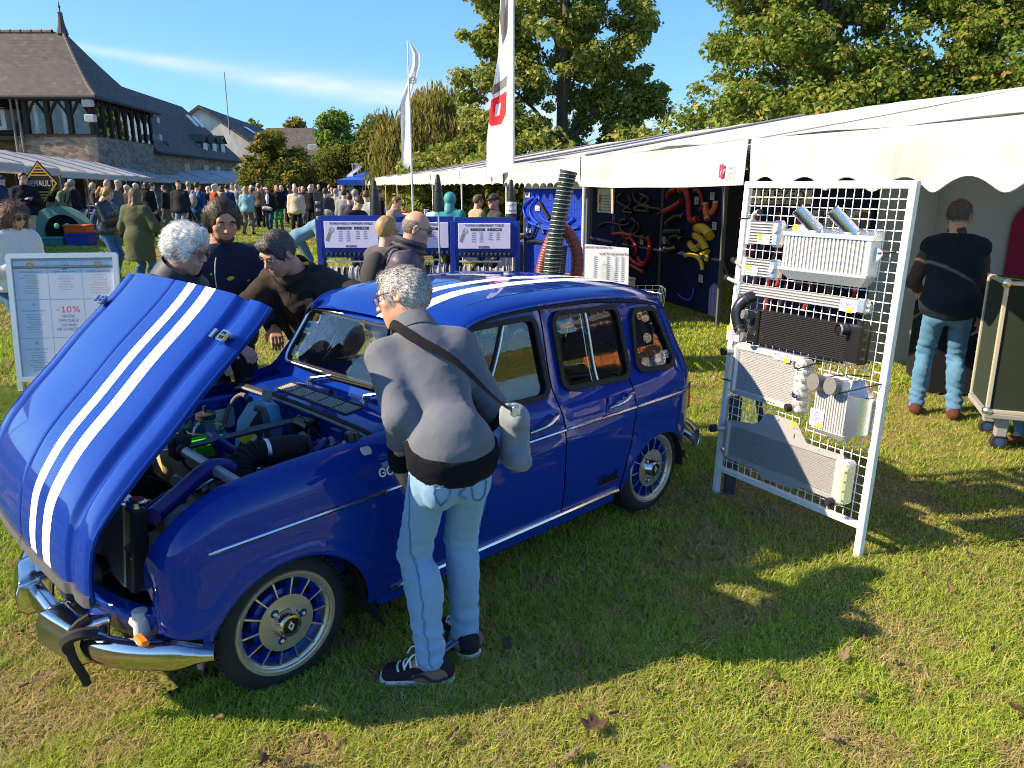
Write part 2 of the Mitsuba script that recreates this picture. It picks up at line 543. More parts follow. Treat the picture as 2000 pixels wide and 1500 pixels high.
# ---------------------------------------------------------------- ground and grass
def build_ground():
    def axis(a, b, far):
        core = np.linspace(a, b, 90)
        return np.r_[-np.geomspace(far, -a * 1.05, 14), core, np.geomspace(b * 1.05, far, 14)] if a < 0 else np.r_[-60, -20, -6, core, np.geomspace(b * 1.06, far, 16)]
    xs, ys = axis(-30, 20, 700), axis(0.5, 60, 900)
    X, Y = np.meshgrid(xs, ys, indexing='ij')
    labels[obj('lawn', grid(np.stack([X, Y, land(X, Y)], -1)), 'turf', smooth=True)] = {'label': 'wide mown lawn with green and straw coloured patches', 'kind': 'structure'}


def straw(x, y):
    """How dry the turf is at a place: 0 green to 1 straw."""
    q = np.stack([x * 0.9 + 3, y * 0.9, 0 * x], -1)
    d = meshkit.fbm(q, 4, 1); e = meshkit.fbm(np.stack([x * 6, y * 6, 0 * x + 1], -1), 3, 4)
    t = np.clip((0.62 * d + 0.38 * e - 0.47) / 0.15, 0, 1)
    # worn places: by the bumper, under the standing man, along the row of stands, near the camera
    for (cx, cy, r, s) in ((-1.75, 2.45, .35, .9), (0.2, 2.55, .5, .75), (0.75, 3.4, .45, .6), (2.0, 4.0, .9, .5), (-0.1, 2.15, .5, .7), (2.6, 3.3, .7, .55), (0.9, 2.15, .5, .35), (3.2, 5.6, .9, .5)):
        t = np.maximum(t, s * np.exp(-((x - cx) ** 2 + (y - cy) ** 2) / r ** 2) * (0.55 + 0.9 * (e - 0.3)))
    return np.clip(t, 0, 1)


def blades(n, x0, x1, y0, y1, hgt, wid, seed, keep=None):
    g = np.random.default_rng(seed)
    # denser towards the camera
    y = 1 / (1 / y1 + g.random(n) * (1 / y0 - 1 / y1))
    x = x0 + g.random(n) * (x1 - x0)
    lim = 0.70 * y + 0.35
    ok = abs(x) < lim
    if keep is not None:
        ok &= keep(x, y)
    x, y = x[ok], y[ok]; n = len(x)
    t = straw(x, y)
    clump = meshkit.fbm(np.stack([x * 5, y * 5, 0 * x + 9], -1), 3, 8)
    fine = meshkit.noise(np.stack([x * 28, y * 28, 0 * x + 2], -1), 6)
    h = hgt * (0.45 + 0.75 * g.random(n)) * (0.45 + 0.75 * clump + 0.45 * fine) * (1 - 0.35 * t)
    w = wid * (0.6 + 0.8 * g.random(n))
    a = g.random(n) * 2 * np.pi; b = a + np.pi / 2 + g.normal(0, .5, n)
    lean = h * (0.35 + 1.1 * g.random(n) ** 1.5 + 0.9 * t * g.random(n))
    z = land(x, y) - 0.004
    base = np.stack([x, y, z], -1); s = np.stack([np.cos(a), np.sin(a), 0 * a], -1) * w[:, None] / 2
    d = np.stack([np.cos(b), np.sin(b), 0 * b], -1)
    mid = base + d * (lean * 0.35)[:, None] + A([0, 0, 1]) * (h * 0.62)[:, None]
    tip = base + d * lean[:, None] + A([0, 0, 1]) * (h * (1 - 0.25 * g.random(n)))[:, None]
    V = np.stack([base - s, base + s, mid + s * 0.7, mid - s * 0.7, tip], 1).reshape(-1, 3)
    k = np.arange(n)[:, None] * 5
    F = np.concatenate([k + A([[0, 1, 2]]), k + A([[0, 2, 3]]), k + A([[3, 2, 4]])])
    r = g.random((n, 1)); r2 = g.random((n, 1))
    green = (A([[0.22, 0.34, 0.035]]) * (1 - r) + A([[0.56, 0.66, 0.11]]) * r)
    dry = (A([[0.42, 0.33, 0.14]]) * (1 - r) + A([[0.66, 0.54, 0.28]]) * r)
    isdry = (r2[:, 0] < 0.10 + 0.75 * t)[:, None]
    mixed = np.where(isdry, dry, green * (1 - 0.35 * t[:, None]) + A([[0.25, 0.22, 0.05]]) * 0.35 * t[:, None])
    return V, F, np.repeat(mixed, 5, 0)


def build_grass():
    under = lambda x, y: ~((abs((x + 1.364) * -0.711 + (y - 2.966) * -0.703 + 1.2) < 1.5) & (abs((x + 1.364) * 0.703 - (y - 2.966) * 0.711) < 0.45))
    sets = [blades(620000, -3.6, 5.6, 1.75, 8.0, 0.044, 0.0038, 1, under), blades(260000, -10, 9, 7.0, 18.0, 0.055, 0.010, 2), blades(160000, -24, 12, 16, 40.0, 0.065, 0.024, 3),
            blades(30000, -3.6, 5.6, 1.75, 7.0, 0.030, 0.015, 4, lambda x, y: under(x, y) & (meshkit.fbm(np.stack([x * 1.3, y * 1.3, 0 * x], -1), 3, 12) > .52))]
    V, F, C = [], [], []; k = 0
    for v, f, c in sets:
        V.append(v); F.append(f + k); C.append(c); k += len(v)
    key = obj('grass', (np.vstack(V), np.vstack(F)), 'blade', smooth=False, cols=np.vstack(C))
    labels[key] = {'label': 'short lawn grass, green mixed with dry straw blades', 'kind': 'stuff'}


def build_fallen_leaves():
    g = np.random.default_rng(21)
    spots = [(1160, 1418, .16), (1125, 1275, .10), (990, 1255, .09), (1488, 1145, .06), (1683, 1232, .07), (515, 1480, .10), (560, 1490, .1), (1120, 1475, .12), (1805, 1122, .06), (1855, 1148, .06), (1985, 1385, .09), (1650, 1280, .08),
             (1505, 1318, .05), (1265, 1345, .05), (1688, 1360, .07), (1210, 1162, .06), (1408, 1092, .06), (1060, 1072, .1), (30, 1235, .05), (90, 1322, .11), (1940, 1268, .06), (640, 1440, .06), (1500, 1400, .05), (1890, 1078, .05), (1980, 1068, .08), (1575, 1195, .05), (1290, 1060, .05),
             (1300, 1500, .07), (880, 1440, .06), (1430, 1175, .05), (1760, 1300, .05), (1620, 1440, .06), (1340, 1260, .05), (430, 1400, .05), (1450, 1490, .05)]
    for i, (u, v, s) in enumerate(spots):
        p = px(u, v, z=0.045)
        # a curled leaf: a lobed outline bent about its midrib
        th = np.linspace(0, 2 * np.pi, 22, endpoint=False)
        lob = 1 + 0.16 * np.cos(5 * th + g.random() * 6) + 0.08 * g.normal(size=22)
        r = 0.5 * lob * np.where(np.abs(th - np.pi) < .3, 1.15, 1)
        X, Y = r * np.cos(th), 0.72 * r * np.sin(th)
        rim = np.stack([X, Y, 0.55 * abs(Y) ** 1.3 + 0.18 * X ** 2 + 0.05 * g.normal(size=22)], -1)
        mid = np.stack([X * .5, Y * .5, 0.2 * abs(Y) + .02 * g.normal(size=22)], -1)
        V = np.vstack([rim, mid, [[0, 0, 0]]]) * s * .62; k = np.arange(22)
        F = np.vstack([np.stack([k, (k + 1) % 22, 22 + (k + 1) % 22], 1), np.stack([k, 22 + (k + 1) % 22, 22 + k], 1), np.stack([22 + k, 22 + (k + 1) % 22, 0 * k + 44], 1)])
        R = rot([0, 0, 1], g.random() * 6.3) @ rot([1, 0, 0], g.normal() * .5) @ rot([0, 1, 0], g.normal() * .35)
        col = [(0.15, 0.10, 0.065), (0.22, 0.14, 0.085), (0.10, 0.075, 0.055), (0.24, 0.18, 0.12)][i % 4]
        st = tube([[-.5 * s, 0, 0.1 * s], [-.8 * s, .06 * s, .08 * s]], .006 * 1, 5)
        k_ = thing('fallen_leaf', 'curled brown fallen leaf lying on the grass', 'leaf', 'dry fallen leaves on the lawn')
        obj('blade', mv((V, F), p, R=R), 'dry_leaf', k_, col=col, smooth=True)
        obj('stalk', mv(st, p, R=R), 'matte', k_, col=(0.12, 0.08, 0.05))


build_ground()
build_grass()
build_fallen_leaves()
# ---------------------------------------------------------------- the blue car (x forward from the front axle, y to its left, z up)
CAR_O, CAR_FX, CAR_LY = A([-1.3642, 2.9662, 0]), A([-0.7112, -0.7030, 0]), A([0.7030, -0.7112, 0])
CAR = np.eye(4); CAR[:3, 0], CAR[:3, 1], CAR[:3, 3] = CAR_FX, CAR_LY, CAR_O


def ci(x, xs, ys):
    from scipy.interpolate import PchipInterpolator
    return PchipInterpolator(xs, ys)(np.clip(x, xs[0], xs[-1]))


def Ys(z):
    return ci(z, [.16, .22, .30, .45, .60, .70, .78, .86, .92, 1.20, 1.32], [.635, .665, .685, .705, .715, .715, .702, .668, .650, .605, .575])


XR = lambda z: np.where(z > .86, -2.54 + .50 * (z - .86), -2.54 + 0 * z)      # where the rear corner begins to curve in
RR = .40


def side(a, b):
    """Body side: a runs rearwards negative along the plan curve, b is the height."""
    a, b = np.asarray(a, float), np.asarray(b, float)
    y = Ys(b); x = a.copy()
    x0 = XR(b); th = np.clip((x0 - a) / RR, 0, np.pi / 2)
    flat = np.clip((x0 - a) - RR * np.pi / 2, 0, None)
    rear = a < x0
    x = np.where(rear, x0 - RR * np.sin(th), x)
    y = np.where(rear, y - RR * (1 - np.cos(th)) - flat, y)
    d = np.hypot((a + 2.40) / 1.03, b - .20)
    y = y + np.where(b < .75, .016 * np.exp(-((d - .30) / .028) ** 2), 0) * (a < -2.0)
    d = np.hypot(a + .10, b - .20)
    y = y + np.where(a > -.7, .018 * np.exp(-((d - .355) / .026) ** 2), 0)
    # pressed swage line below the waist
    y = y + .006 * np.exp(-((b - .635) / .018) ** 2) * (a > -2.55)
    return np.stack([x, y, b], -1)


ZT = lambda a: ci(a, [-.70, -.3, -.1, .10, .22, .31, .40, .50], [.885, .872, .862, .842, .800, .735, .64, .50])


def fender(a, b):
    a, b = np.asarray(a, float), np.asarray(b, float)
    r = .075; zt = ZT(a) - r
    over = np.clip((b - zt) / r, 0, np.pi / 2)
    zz = np.where(b > zt, zt + r * np.sin(over), b)
    p = side(np.minimum(a, .20), np.minimum(zz, .72))
    y = p[..., 1] - np.where(b > zt, r * (1 - np.cos(over)), 0) - .04 * np.clip((zz - .70) / .18, 0, 1) ** 1.5
    R = .145; th = np.clip((a - .20) / R, 0, 1.9)
    x = np.where(a > .20, .20 + R * np.sin(th), a)
    y = y - np.where(a > .20, R * (1 - np.cos(th)), 0) * np.where(a > .20, .75, 1)
    return np.stack([x, y, zz], -1)


def mir(m):
    return mv(m, s=(1, -1, 1))


GUT = [(-.985, 1.165), (-1.00, 1.205), (-1.05, 1.25), (-1.14, 1.278), (-1.3, 1.292), (-1.5, 1.297), (-1.85, 1.292), (-2.05, 1.277), (-2.40, 1.222), (-2.52, 1.185)]
GZ = lambda x: ci(-np.asarray(x, float), [-g[0] for g in GUT], [g[1] for g in GUT])


def build_car():
    global W0
    W0 = CAR
    car = thing('car', 'blue vintage hatchback with open bonnet and two white stripes, parked on the grass', 'car')
    B = 'paint_blue'
    win_f = rpoly([(-.84, .872), (-1.515, .862), (-1.462, 1.252), (-1.06, 1.246), (-1.0, 1.215)], .055)
    win_r = rpoly([(-1.612, .872), (-2.150, .845), (-2.082, 1.236), (-1.572, 1.252)], .060)
    win_q = rpoly([(-2.205, .868), (-2.50, .843), (-2.572, .875), (-2.405, 1.192), (-2.195, 1.204)], .055)
    archf, archr = Point(-.10, .20).buffer(.335, quad_segs=24), shapely.affinity.scale(Point(-2.40, .20).buffer(.285, quad_segs=24), 1.05, 1.0)
    top = [(x, z - .012) for x, z in GUT]
    door_f = Polygon([(-.665, .205), (-.665, .905), (-.765, .925), (-.80, .955)] + [t for t in top if t[0] > -1.5] + [(-1.508, 1.285), (-1.532, .91), (-1.572, .71), (-1.600, .24), (-1.600, .205)]).difference(win_f)
    door_r = Polygon([(-1.610, .205), (-1.610, .24), (-1.582, .71), (-1.542, .91), (-1.518, 1.285), (-1.85, 1.280), (-2.03, 1.268), (-2.065, 1.23), (-2.125, .86), (-2.145, .67), (-2.115, .45), (-2.07, .27), (-2.07, .205)]).difference(win_r)
    quart = Polygon([(-2.08, .205), (-2.08, .27), (-2.125, .45), (-2.155, .67), (-2.135, .86), (-2.075, 1.23), (-2.045, 1.262), (-2.40, 1.206), (-2.52, 1.17), (-2.95, 1.14), (-3.05, .30), (-2.75, .30), (-2.6, .205)]).difference(win_q).difference(archr)
    gate = Polygon([(-2.955, 1.14), (-3.46, 1.14), (-3.46, .30), (-3.055, .30)])
    fen = Polygon([(-.657, .205), (-.657, .985), (.50, .985), (.50, .36), (.40, .39), (.24, .36), (.24, .20)]).difference(archf)
    for sgn in (1, -1):
        M = (lambda m: m) if sgn > 0 else mir
        f = patch(fen, .025, lambda a, b: fender(a, np.minimum(b, ZT(a) - .075 + .075 * np.pi / 2)))
        ff = obj('front_fender', M(f), B, car, smooth=True)
        d1 = obj('front_door', M(patch(door_f, .03, side)), B, car, smooth=True)
        d2 = obj('rear_door', M(patch(door_r, .03, side)), B, car, smooth=True)
        q = obj('rear_quarter', M(patch(quart, .03, side)), B, car, smooth=True)
        # door shut recess behind the gaps
        rec = Polygon([(-1.49, 1.28), (-1.515, .91), (-1.55, .71), (-1.58, .22), (-1.63, .22), (-1.60, .71), (-1.56, .91), (-1.54, 1.28)]).union(Polygon([(-2.05, 1.25), (-2.105, .86), (-2.13, .67), (-2.095, .45), (-2.05, .22), (-2.09, .22), (-2.14, .45), (-2.175, .67), (-2.155, .86), (-2.09, 1.25)]))
        obj('door_seal', M(mv(patch(rec, .04, side), (0, -.014, 0))), 'rubber', car, smooth=True)
        for w, host in ((win_f, d1), (win_r, d2), (win_q, q)):
            ring = w.buffer(.006).difference(w.buffer(-.020))
            obj('window_seal', M(thick(mv(patch(ring, .03, side), (0, .007, 0)), .012)), 'rubber', host, smooth=30)
            obj('window', M(mv(patch(w.buffer(-.012), .05, side), (0, -.004, 0))), 'glass', host, smooth=True)
        # trims: bright side strip, sill strip, sliding window bar
        zc = lambda a: np.interp(a, [-2.62, -1.58, -.58, .23], [.690, .690, .682, .662])
        for k, (a0, a1) in enumerate(((.20, -.655), (-.668, -1.578), (-1.592, -2.143), (-2.157, -2.93))):
            aa = np.linspace(a0, a1, 26)
            P = (fender if k == 0 else side)(aa, zc(aa)); P[:, 1] += .003
            obj('side_trim', M(mv(tube(P, .0085 * np.r_[.5, np.ones(24), .7 if k in (0, 3) else 1], 8))), 'chrome', (ff, d1, d2, q)[k], smooth=40)
        aa = np.linspace(-.54, -2.06, 30)
        P = side(aa, np.full(30, .228)); P[:, 1] += .006
        s_ = obj('sill', M(cbox((-2.07, .50, .15), (-.50, .655, .212), .012)), B, car)
        obj('trim', M(mv(tube(P, .014, 8))), 'chrome', s_, smooth=40)
        bar = side(np.full(12, -1.865), np.linspace(.862, 1.238, 12)); bar[:, 0] += np.linspace(-.012, .03, 12); bar[:, 1] += .004
        obj('sliding_window_bar', M(tube(bar, .007, 6)), 'bright_metal', d2, smooth=40)
        bar = side(np.full(12, -1.865), np.linspace(.862, 1.238, 12)); bar[:, 0] += np.linspace(.02, .062, 12); bar[:, 1] -= .006
        obj('sliding_window_bar', M(tube(bar, .003, 6)), 'bright_metal', d2, smooth=40)
        # quarter-light bar leaning forward in the front window
        t = np.linspace(0, 1, 20); aa = -.99 - .27 * t ** .55 + .0 * t; bb = .868 + .375 * t
        P = side(aa, bb); P[:, 1] -= .002
        obj('quarterlight_bar', M(tube(P, .008, 8)), 'rubber', d1, smooth=40)
        P2 = P.copy(); P2[:, 0] -= .014; P2[:, 1] += .003
        obj('quarterlight_bar', M(tube(P2, .0055, 8)), 'bright_metal', d1, smooth=40)
        # handles: a scooped plate with a bright pull
        for hx, host in ((-1.40, d1), (-1.985, d2)):
            y0 = float(Ys(np.array(.745)))
            pl = extr(rpoly([(hx + .105, .705), (hx - .105, .695), (hx - .115, .780), (hx + .07, .788)], .02), .004)
            R = frame((1, 0, 0), (0, -.10, 1), (0, 1, .10))
            hp = obj('door_handle', M(mv(mv(pl, (0, 0, 0)), (0, y0 + .001 + .0745, 0), R=R)), 'paint_blue', host)
            P = spline([(hx + .075, y0 + .012, .733), (hx + .02, y0 + .030, .745), (hx - .06, y0 + .034, .768), (hx - .098, y0 + .022, .785), (hx - .104, y0 + .008, .782)], 18)
            obj('grip', M(mv(tube(P, .011 * np.r_[.6, np.linspace(.85, 1.15, 16), .9], 8))), 'chrome', hp, smooth=40)
            obj('lock_button', M(mv(lathe([(0, .012), (.008, .012), (.010, .006), (.010, -.01)], 12, 'y'), (hx - .112, y0 + .004, .765))), 'chrome', hp)
        # fender inner wall, mud flap, inner arch
        obj('inner_wing', M(grid(A([[(x, .585 - .06 * (k == 2), z) for x in np.linspace(-.56, .02, 8)] for k, z in enumerate((.83, .60, .28))]))), B, car, smooth=20)
        hole = mv(lathe([(.335, 0), (.345, -.02), (.34, -.22), (.0, -.23)], 40, 'y', np.pi))
        obj('wheel_arch', M(mv(hole, (-.10, .66, .20))), 'rubber', car)
        obj('wheel_arch', M(mv(lathe([(.300, 0), (.30, -.22), (0, -.23)], 40, 'y', np.pi), (-2.40, .675, .20))), 'rubber', car)
        flap = A([[(-.405 - .02 * u - .035 * w, .655 - .24 * u, .47 - .42 * w) for u in np.linspace(0, 1, 5)] for w in np.linspace(0, 1, 8)])
        flap[..., 0] -= .09 * (1 - abs(flap[..., 2] - .05) / .42) ** 2
        obj('mud_flap', M(thick(grid(flap), .006)), 'rubber', car, smooth=30)
    tg = obj('tailgate', patch(gate.union(mir_poly(gate)), .04, lambda a, b: rear(a, b)), B, car, smooth=True)
    obj('rear_screen', patch(rrect(-.42, .90, .42, 1.12, .05), .04, lambda a, b: np.stack([-2.94 + .5 * np.clip(b - .86, 0, 1) - .006, a, b], -1)), 'glass', tg, smooth=True)
    # lettering on the sides
    R = frame((-1, 0, 0), (0, -.05, 1), (0, 1, .05))
    m = text('GORDINI', .033, .003, True); m = mv(m, s=(1.05, 1, 1)); m = mv(m, (-m[0][:, 0].min(), 0, 0))
    pb = fender(np.array([-.49]), np.array([.757]))[0]
    obj('badge', mv(m, pb + A([0, .002, 0]), R=frame((-1, 0, 0), (0, -.28, .96), (0, .96, .28))), 'matte', car, col=(.80, .82, .86))
    m = text('devil', .052, .0025, True)
    obj('sticker', mv(m, (-1.955, float(Ys(np.array(.36))) + .002, .335), R=frame((-1, 0, 0), (0, .07, 1), (0, 1, -.07))), 'matte', car, col=(.012, .012, .02))
    obj('sticker', mv(box((-.07, -.004, 0), (.075, .001, .0015)), (-1.955, float(Ys(np.array(.33))) + .002, .305), R=frame((-1, 0, 0), (0, .07, 1), (0, 1, -.07))), 'matte', car, col=(.35, .02, .03))

    # roof: rows of stations; two white stripes run along it
    def roof_pt(x, v):
        zc = ci(-x, [.93, 1.0, 1.1, 1.3, 1.6, 2.0, 2.4, 2.7, 2.80], [1.252, 1.290, 1.325, 1.358, 1.368, 1.356, 1.318, 1.245, 1.185])
        zg = np.where(x > -1.0, 1.19 + 0 * x, GZ(x)); zg = np.where(x < -2.52, 1.185 - .15 * (-2.52 - x), zg)
        zc = np.maximum(zc, zg + .004)
        yg = ci(-x, [.93, 1.02, 1.15, 1.5, 2.3, 2.55, 2.72, 2.80], [.545, .590, .600, .600, .592, .560, .47, .40])
        u = np.clip(abs(v), 0, 1)
        p = 2.7
        return np.stack([x, v * yg, zg + (zc - zg) * (1 - u ** p) ** (1 / 1.9)], -1)
    vs = np.unique(np.r_[np.sin(np.linspace(-np.pi / 2, np.pi / 2, 40)), .11 / .6, .18 / .6, .26 / .6, .34 / .6])
    xs = -np.unique(np.r_[np.linspace(.93, 1.1, 8), np.linspace(1.1, 2.5, 28), np.linspace(2.5, 2.80, 12)])
    X, V = np.meshgrid(xs, vs, indexing='ij')
    P = roof_pt(X, V)
    v_, f_ = grid(P); f_ = f_[:, ::-1]
    c = v_[f_].mean(1); vc = V.reshape(-1)[f_].mean(1) * .6
    stripe = ((vc > .11) & (vc < .18)) | ((vc > .26) & (vc < .34))
    nrm = (v_, f_)
    roof = split_faces('roof', v_, f_, stripe, B, 'paint_white', car, 'stripes')
    # ribs pressed in the roof and the gutter
    for v in (-.62, .02, .80):
        xx = np.linspace(-1.15, -2.4, 30); Pp = roof_pt(xx, np.full(30, v)); Pp[:, 2] -= .0035
        obj('rib', tube(Pp, .006, 6), B, roof, smooth=40)
    for s in (1, -1):
        gx = -np.linspace(.99, 2.52, 50); Pg = np.stack([gx, s * (np.interp(-gx, [.99, 1.1, 2.3, 2.52], [.600, .613, .607, .585])), GZ(gx) + .001], -1)
        Pg = np.vstack([[(-.80, s * .652, .935), (-.88, s * .640, 1.03), (-.95, s * .620, 1.12)], Pg])
        obj('gutter', tube(Pg, .0085, 8), B, roof, smooth=40)
        obj('gutter_seal', tube(Pg + A([0, s * .004, -.014]), .0065, 6), 'rubber', roof, smooth=40)
    lip = A([[(-2.77 - .05 * w, y, 1.205 - .012 * w + .02 * (1 - (y / .42) ** 2)) for y in np.linspace(-.42, .42, 15)] for w in (0, .5, 1)])
    obj('rear_lip', thick(grid(lip)[0:2], .008), B, roof, smooth=40)

    # windscreen frame, screen, cowl
    s_len = math.hypot(.24, .37)
    def scr(y, s):
        return np.stack([-.735 - .24 * s / s_len - .05 * (abs(y) / .62) ** 2.4, y, .895 + .37 * s / s_len], -1)
    outer = Polygon([(-.655, 0), (.655, 0), (.598, .30), (.565, .38), (.48, .43), (-.48, .43), (-.565, .38), (-.598, .30)])
    hole = rpoly([(-.590, .062), (.590, .062), (.545, .385), (-.545, .385)], .065)
    fr = obj('windscreen_frame', patch(outer.difference(hole), .03, scr), B, car, smooth=True)
    b = np.array(hole.buffer(-.006).exterior.coords)[:-1]
    tr = scr(b[:, 0], b[:, 1]) + A([.008, 0, .006])
    obj('trim', tube(tr, .011, 8, closed=True), 'bright_metal', fr, smooth=50)
    b = np.array(hole.buffer(-.020).exterior.coords)[:-1]
    obj('seal', tube(scr(b[:, 0], b[:, 1]) + A([.005, 0, .003]), .008, 8, closed=True), 'rubber', fr, smooth=50)
    obj('windscreen', patch(hole.buffer(-.01), .05, scr), 'glass', car, smooth=True)
    for (y, s, w, h, cc, t) in ((-.455, .345, .075, .070, (.82, .82, .80), 'flower'), (-.500, .275, .080, .072, (.84, .85, .82), 'letters'), (-.535, .135, .050, .062, (.82, .84, .85), 'paper')):
        q = rrect(y - w / 2, s - h / 2, y + w / 2, s + h / 2, .008)
        st = obj('windscreen_sticker', mv(patch(q, .05, scr), (-.003, 0, -.002)), 'matte', car, col=cc, smooth=True)
        if t == 'flower':
            for k, (dx, ds, r, c2) in enumerate(((-.01, .008, .02, (.85, .45, .04)), (.012, -.012, .016, (.75, .08, .05)), (-.014, -.014, .012, (.8, .55, .05)))):
                obj('print', mv(patch(Point(y + dx, s + ds).buffer(r), .05, scr), (.002 + .0006 * k, 0, .001)), 'matte', st, col=c2, smooth=True)
        elif t == 'letters':
            for dx, ds, w2, h2, c2 in ((-.008, .010, .045, .026, (.02, .10, .45)), (.01, -.012, .05, .012, (.70, .75, .05)), (-.012, -.02, .03, .008, (.02, .2, .5))):
                obj('print', mv(patch(rrect(y + dx - w2 / 2, s + ds - h2 / 2, y + dx + w2 / 2, s + ds + h2 / 2, .004), .05, scr), (.002, 0, .001)), 'matte', st, col=c2, smooth=True)
    # cowl
    ys = np.linspace(-.66, .66, 45)
    def cowl(x, y):
        t = np.clip((-x - .545) / .195, 0, 1)
        e = np.clip((abs(y) - .52) / .14, 0, 1)
        z = .862 + .036 * t ** .8 + .012 * (1 - (y / .6) ** 2)
        return np.stack([x - .05 * (abs(y) / .62) ** 2.4 * t, y * (1 - .0 * t), z - .055 * e ** 2], -1)
    gr = rpoly([(-.605, -.31), (-.605, .31), (-.69, .31), (-.69, -.31)], .012)
    co = Polygon([(-.545, -.655), (-.545, .655), (-.74, .655), (-.74, -.655)]).difference(gr)
    ck = obj('cowl', patch(co, .03, cowl), B, car, smooth=True)
    obj('vent_tray', mv(patch(gr, .05, cowl), (0, 0, -.03)), 'rubber', car, smooth=True)
    vg = obj('vent_grille', mv(thick(patch(gr.buffer(.008).difference(gr.buffer(-.004)), .03, cowl), .006), (0, 0, .004)), 'matte', car, col=(.03, .03, .032))
    for k in range(9):
        x = -.611 - .0088 * k
        yy = np.linspace(-.305, .305, 12)
        obj('slat', tube(cowl(np.full(12, x), yy) + A([0, 0, .0015]), .0022, 5), 'matte', vg, col=(.50, .50, .48) if k % 2 else (.42, .42, .40))
    for y in (-.19, -.06, .06, .19):
        obj('divider', tube(cowl(np.linspace(-.606, -.69, 5), np.full(5, y)) + A([0, 0, .003]), .003, 5), 'matte', vg, col=(.06, .06, .06))
    yy = np.linspace(-.62, .62, 40)
    strip = cowl(np.full(40, -.552), yy) + A([0, 0, .004])
    obj('cowl_seal', tube(strip, .013, 8), 'rubber', car, smooth=40)
    obj('cowl_seal', tube(strip + A([.016, 0, -.006]), .007, 8), 'matte', car, col=(.25, .25, .25), smooth=40)
    for y0, y1 in ((-.19, .12), (.26, .56)):
        base = cowl(np.array([-.725]), np.array([y0]))[0] + A([0, 0, .01])
        e = scr(np.array([y0 + .17]), np.array([.075]))[0] + A([.03, 0, .022]); e2 = scr(np.array([y1 + .18]), np.array([.085]))[0] + A([.02, 0, .012])
        wk = obj('wiper', cat([tube([base, base + A([0, .02, .025]), e], [.013, .011, .006], 8), lathe([(0, .03), (.016, .028), (.018, 0)], 12)and mv(lathe([(0, .03), (.016, .028), (.018, 0)], 12), base - A([0, 0, .01]))]), 'bright_metal', car, smooth=40)
        obj('wiper_blade', cat([tube([e - A([0, .08, -.0]), e, e2], .006, 6), tube([e - A([0, .06, .014]), e2 - A([0, .02, .010])], .005, 6)]), 'rubber', wk)
    obj('washer_jet', mv(lathe([(0, .022), (.010, .018), (.012, 0)], 12), cowl(np.array([-.715]), np.array([.02]))[0]), 'rubber', car)

    # bonnet: tipped forward about its front edge, ribbed, with two white stripes
    prof = spline([(-.112, 1.45), (.028, 1.308), (.148, 1.198), (.265, 1.080), (.39, .960), (.460, .868), (.498, .80), (.517, .735), (.533, .65), (.533, .585)], 60)
    tn = np.gradient(prof, axis=0); tn /= np.linalg.norm(tn, axis=1, keepdims=True); nn = np.stack([-tn[:, 1], tn[:, 0]], 1)   # outward = forward and up
    ys = np.unique(np.round(np.r_[np.linspace(-.655, .655, 90), .11, .18, .26, .34, -.02, -.026, -.014, .485, .50, .515, .53, .545, -.485, -.50, -.515, -.53, -.545], 4))
    def hgt(y):
        y = abs(y)
        return ci(y, [0, .44, .485, .505, .53, .56, .63, .655], [0, -.006, -.012, -.040, -.046, -.024, -.026, -.052])
    Y, K = np.meshgrid(ys, np.arange(len(prof)), indexing='xy')
    prof = prof + nn * .040
    h = hgt(ys)[None] * np.clip((len(prof) - K) / 22.0, .45, 1) - .010 * np.exp(-((Y + .02) / .005) ** 2) + .012 * (1 - (Y / .65) ** 2) * np.clip((56 - K) / 30., 0, 1)
    t = np.clip((K - 34) / 26.0, 0, 1); t = t * t * (3 - 2 * t)
    yy_ = Y * (1 - .05 * t); bow = -.018 * (Y / .65) ** 2 * t
    Pb = np.stack([prof[K, 0] + nn[K, 0] * h + bow, yy_, prof[K, 1] + nn[K, 1] * h], -1)
    v_, f_ = grid(Pb)
    if np.cross(Pb[1, 0] - Pb[0, 0], Pb[0, 1] - Pb[0, 0]) @ A([1, 0, 1]) < 0:
        f_ = f_[:, ::-1]
    yc = Y.reshape(-1)[f_].mean(1)
    stripe = ((yc > .11) & (yc < .18)) | ((yc > .26) & (yc < .34))
    bn = split_faces('bonnet', v_, f_, stripe, B, 'paint_white', car, 'stripes')
    obj('inner_panel', mv((v_, f_[:, ::-1]), (-.010, 0, -.008)), B, bn, smooth=True)
    rim = Pb[-1]
    obj('rim_trim', thick(grid(np.stack([Pb[-2] + A([.008, 0, 0]), rim + A([.012, 0, -.004]), rim + A([.011, 0, -.018]), rim + A([-.02, 0, -.024])])), .008), 'matte', bn, col=(.09, .09, .095), smooth=30)
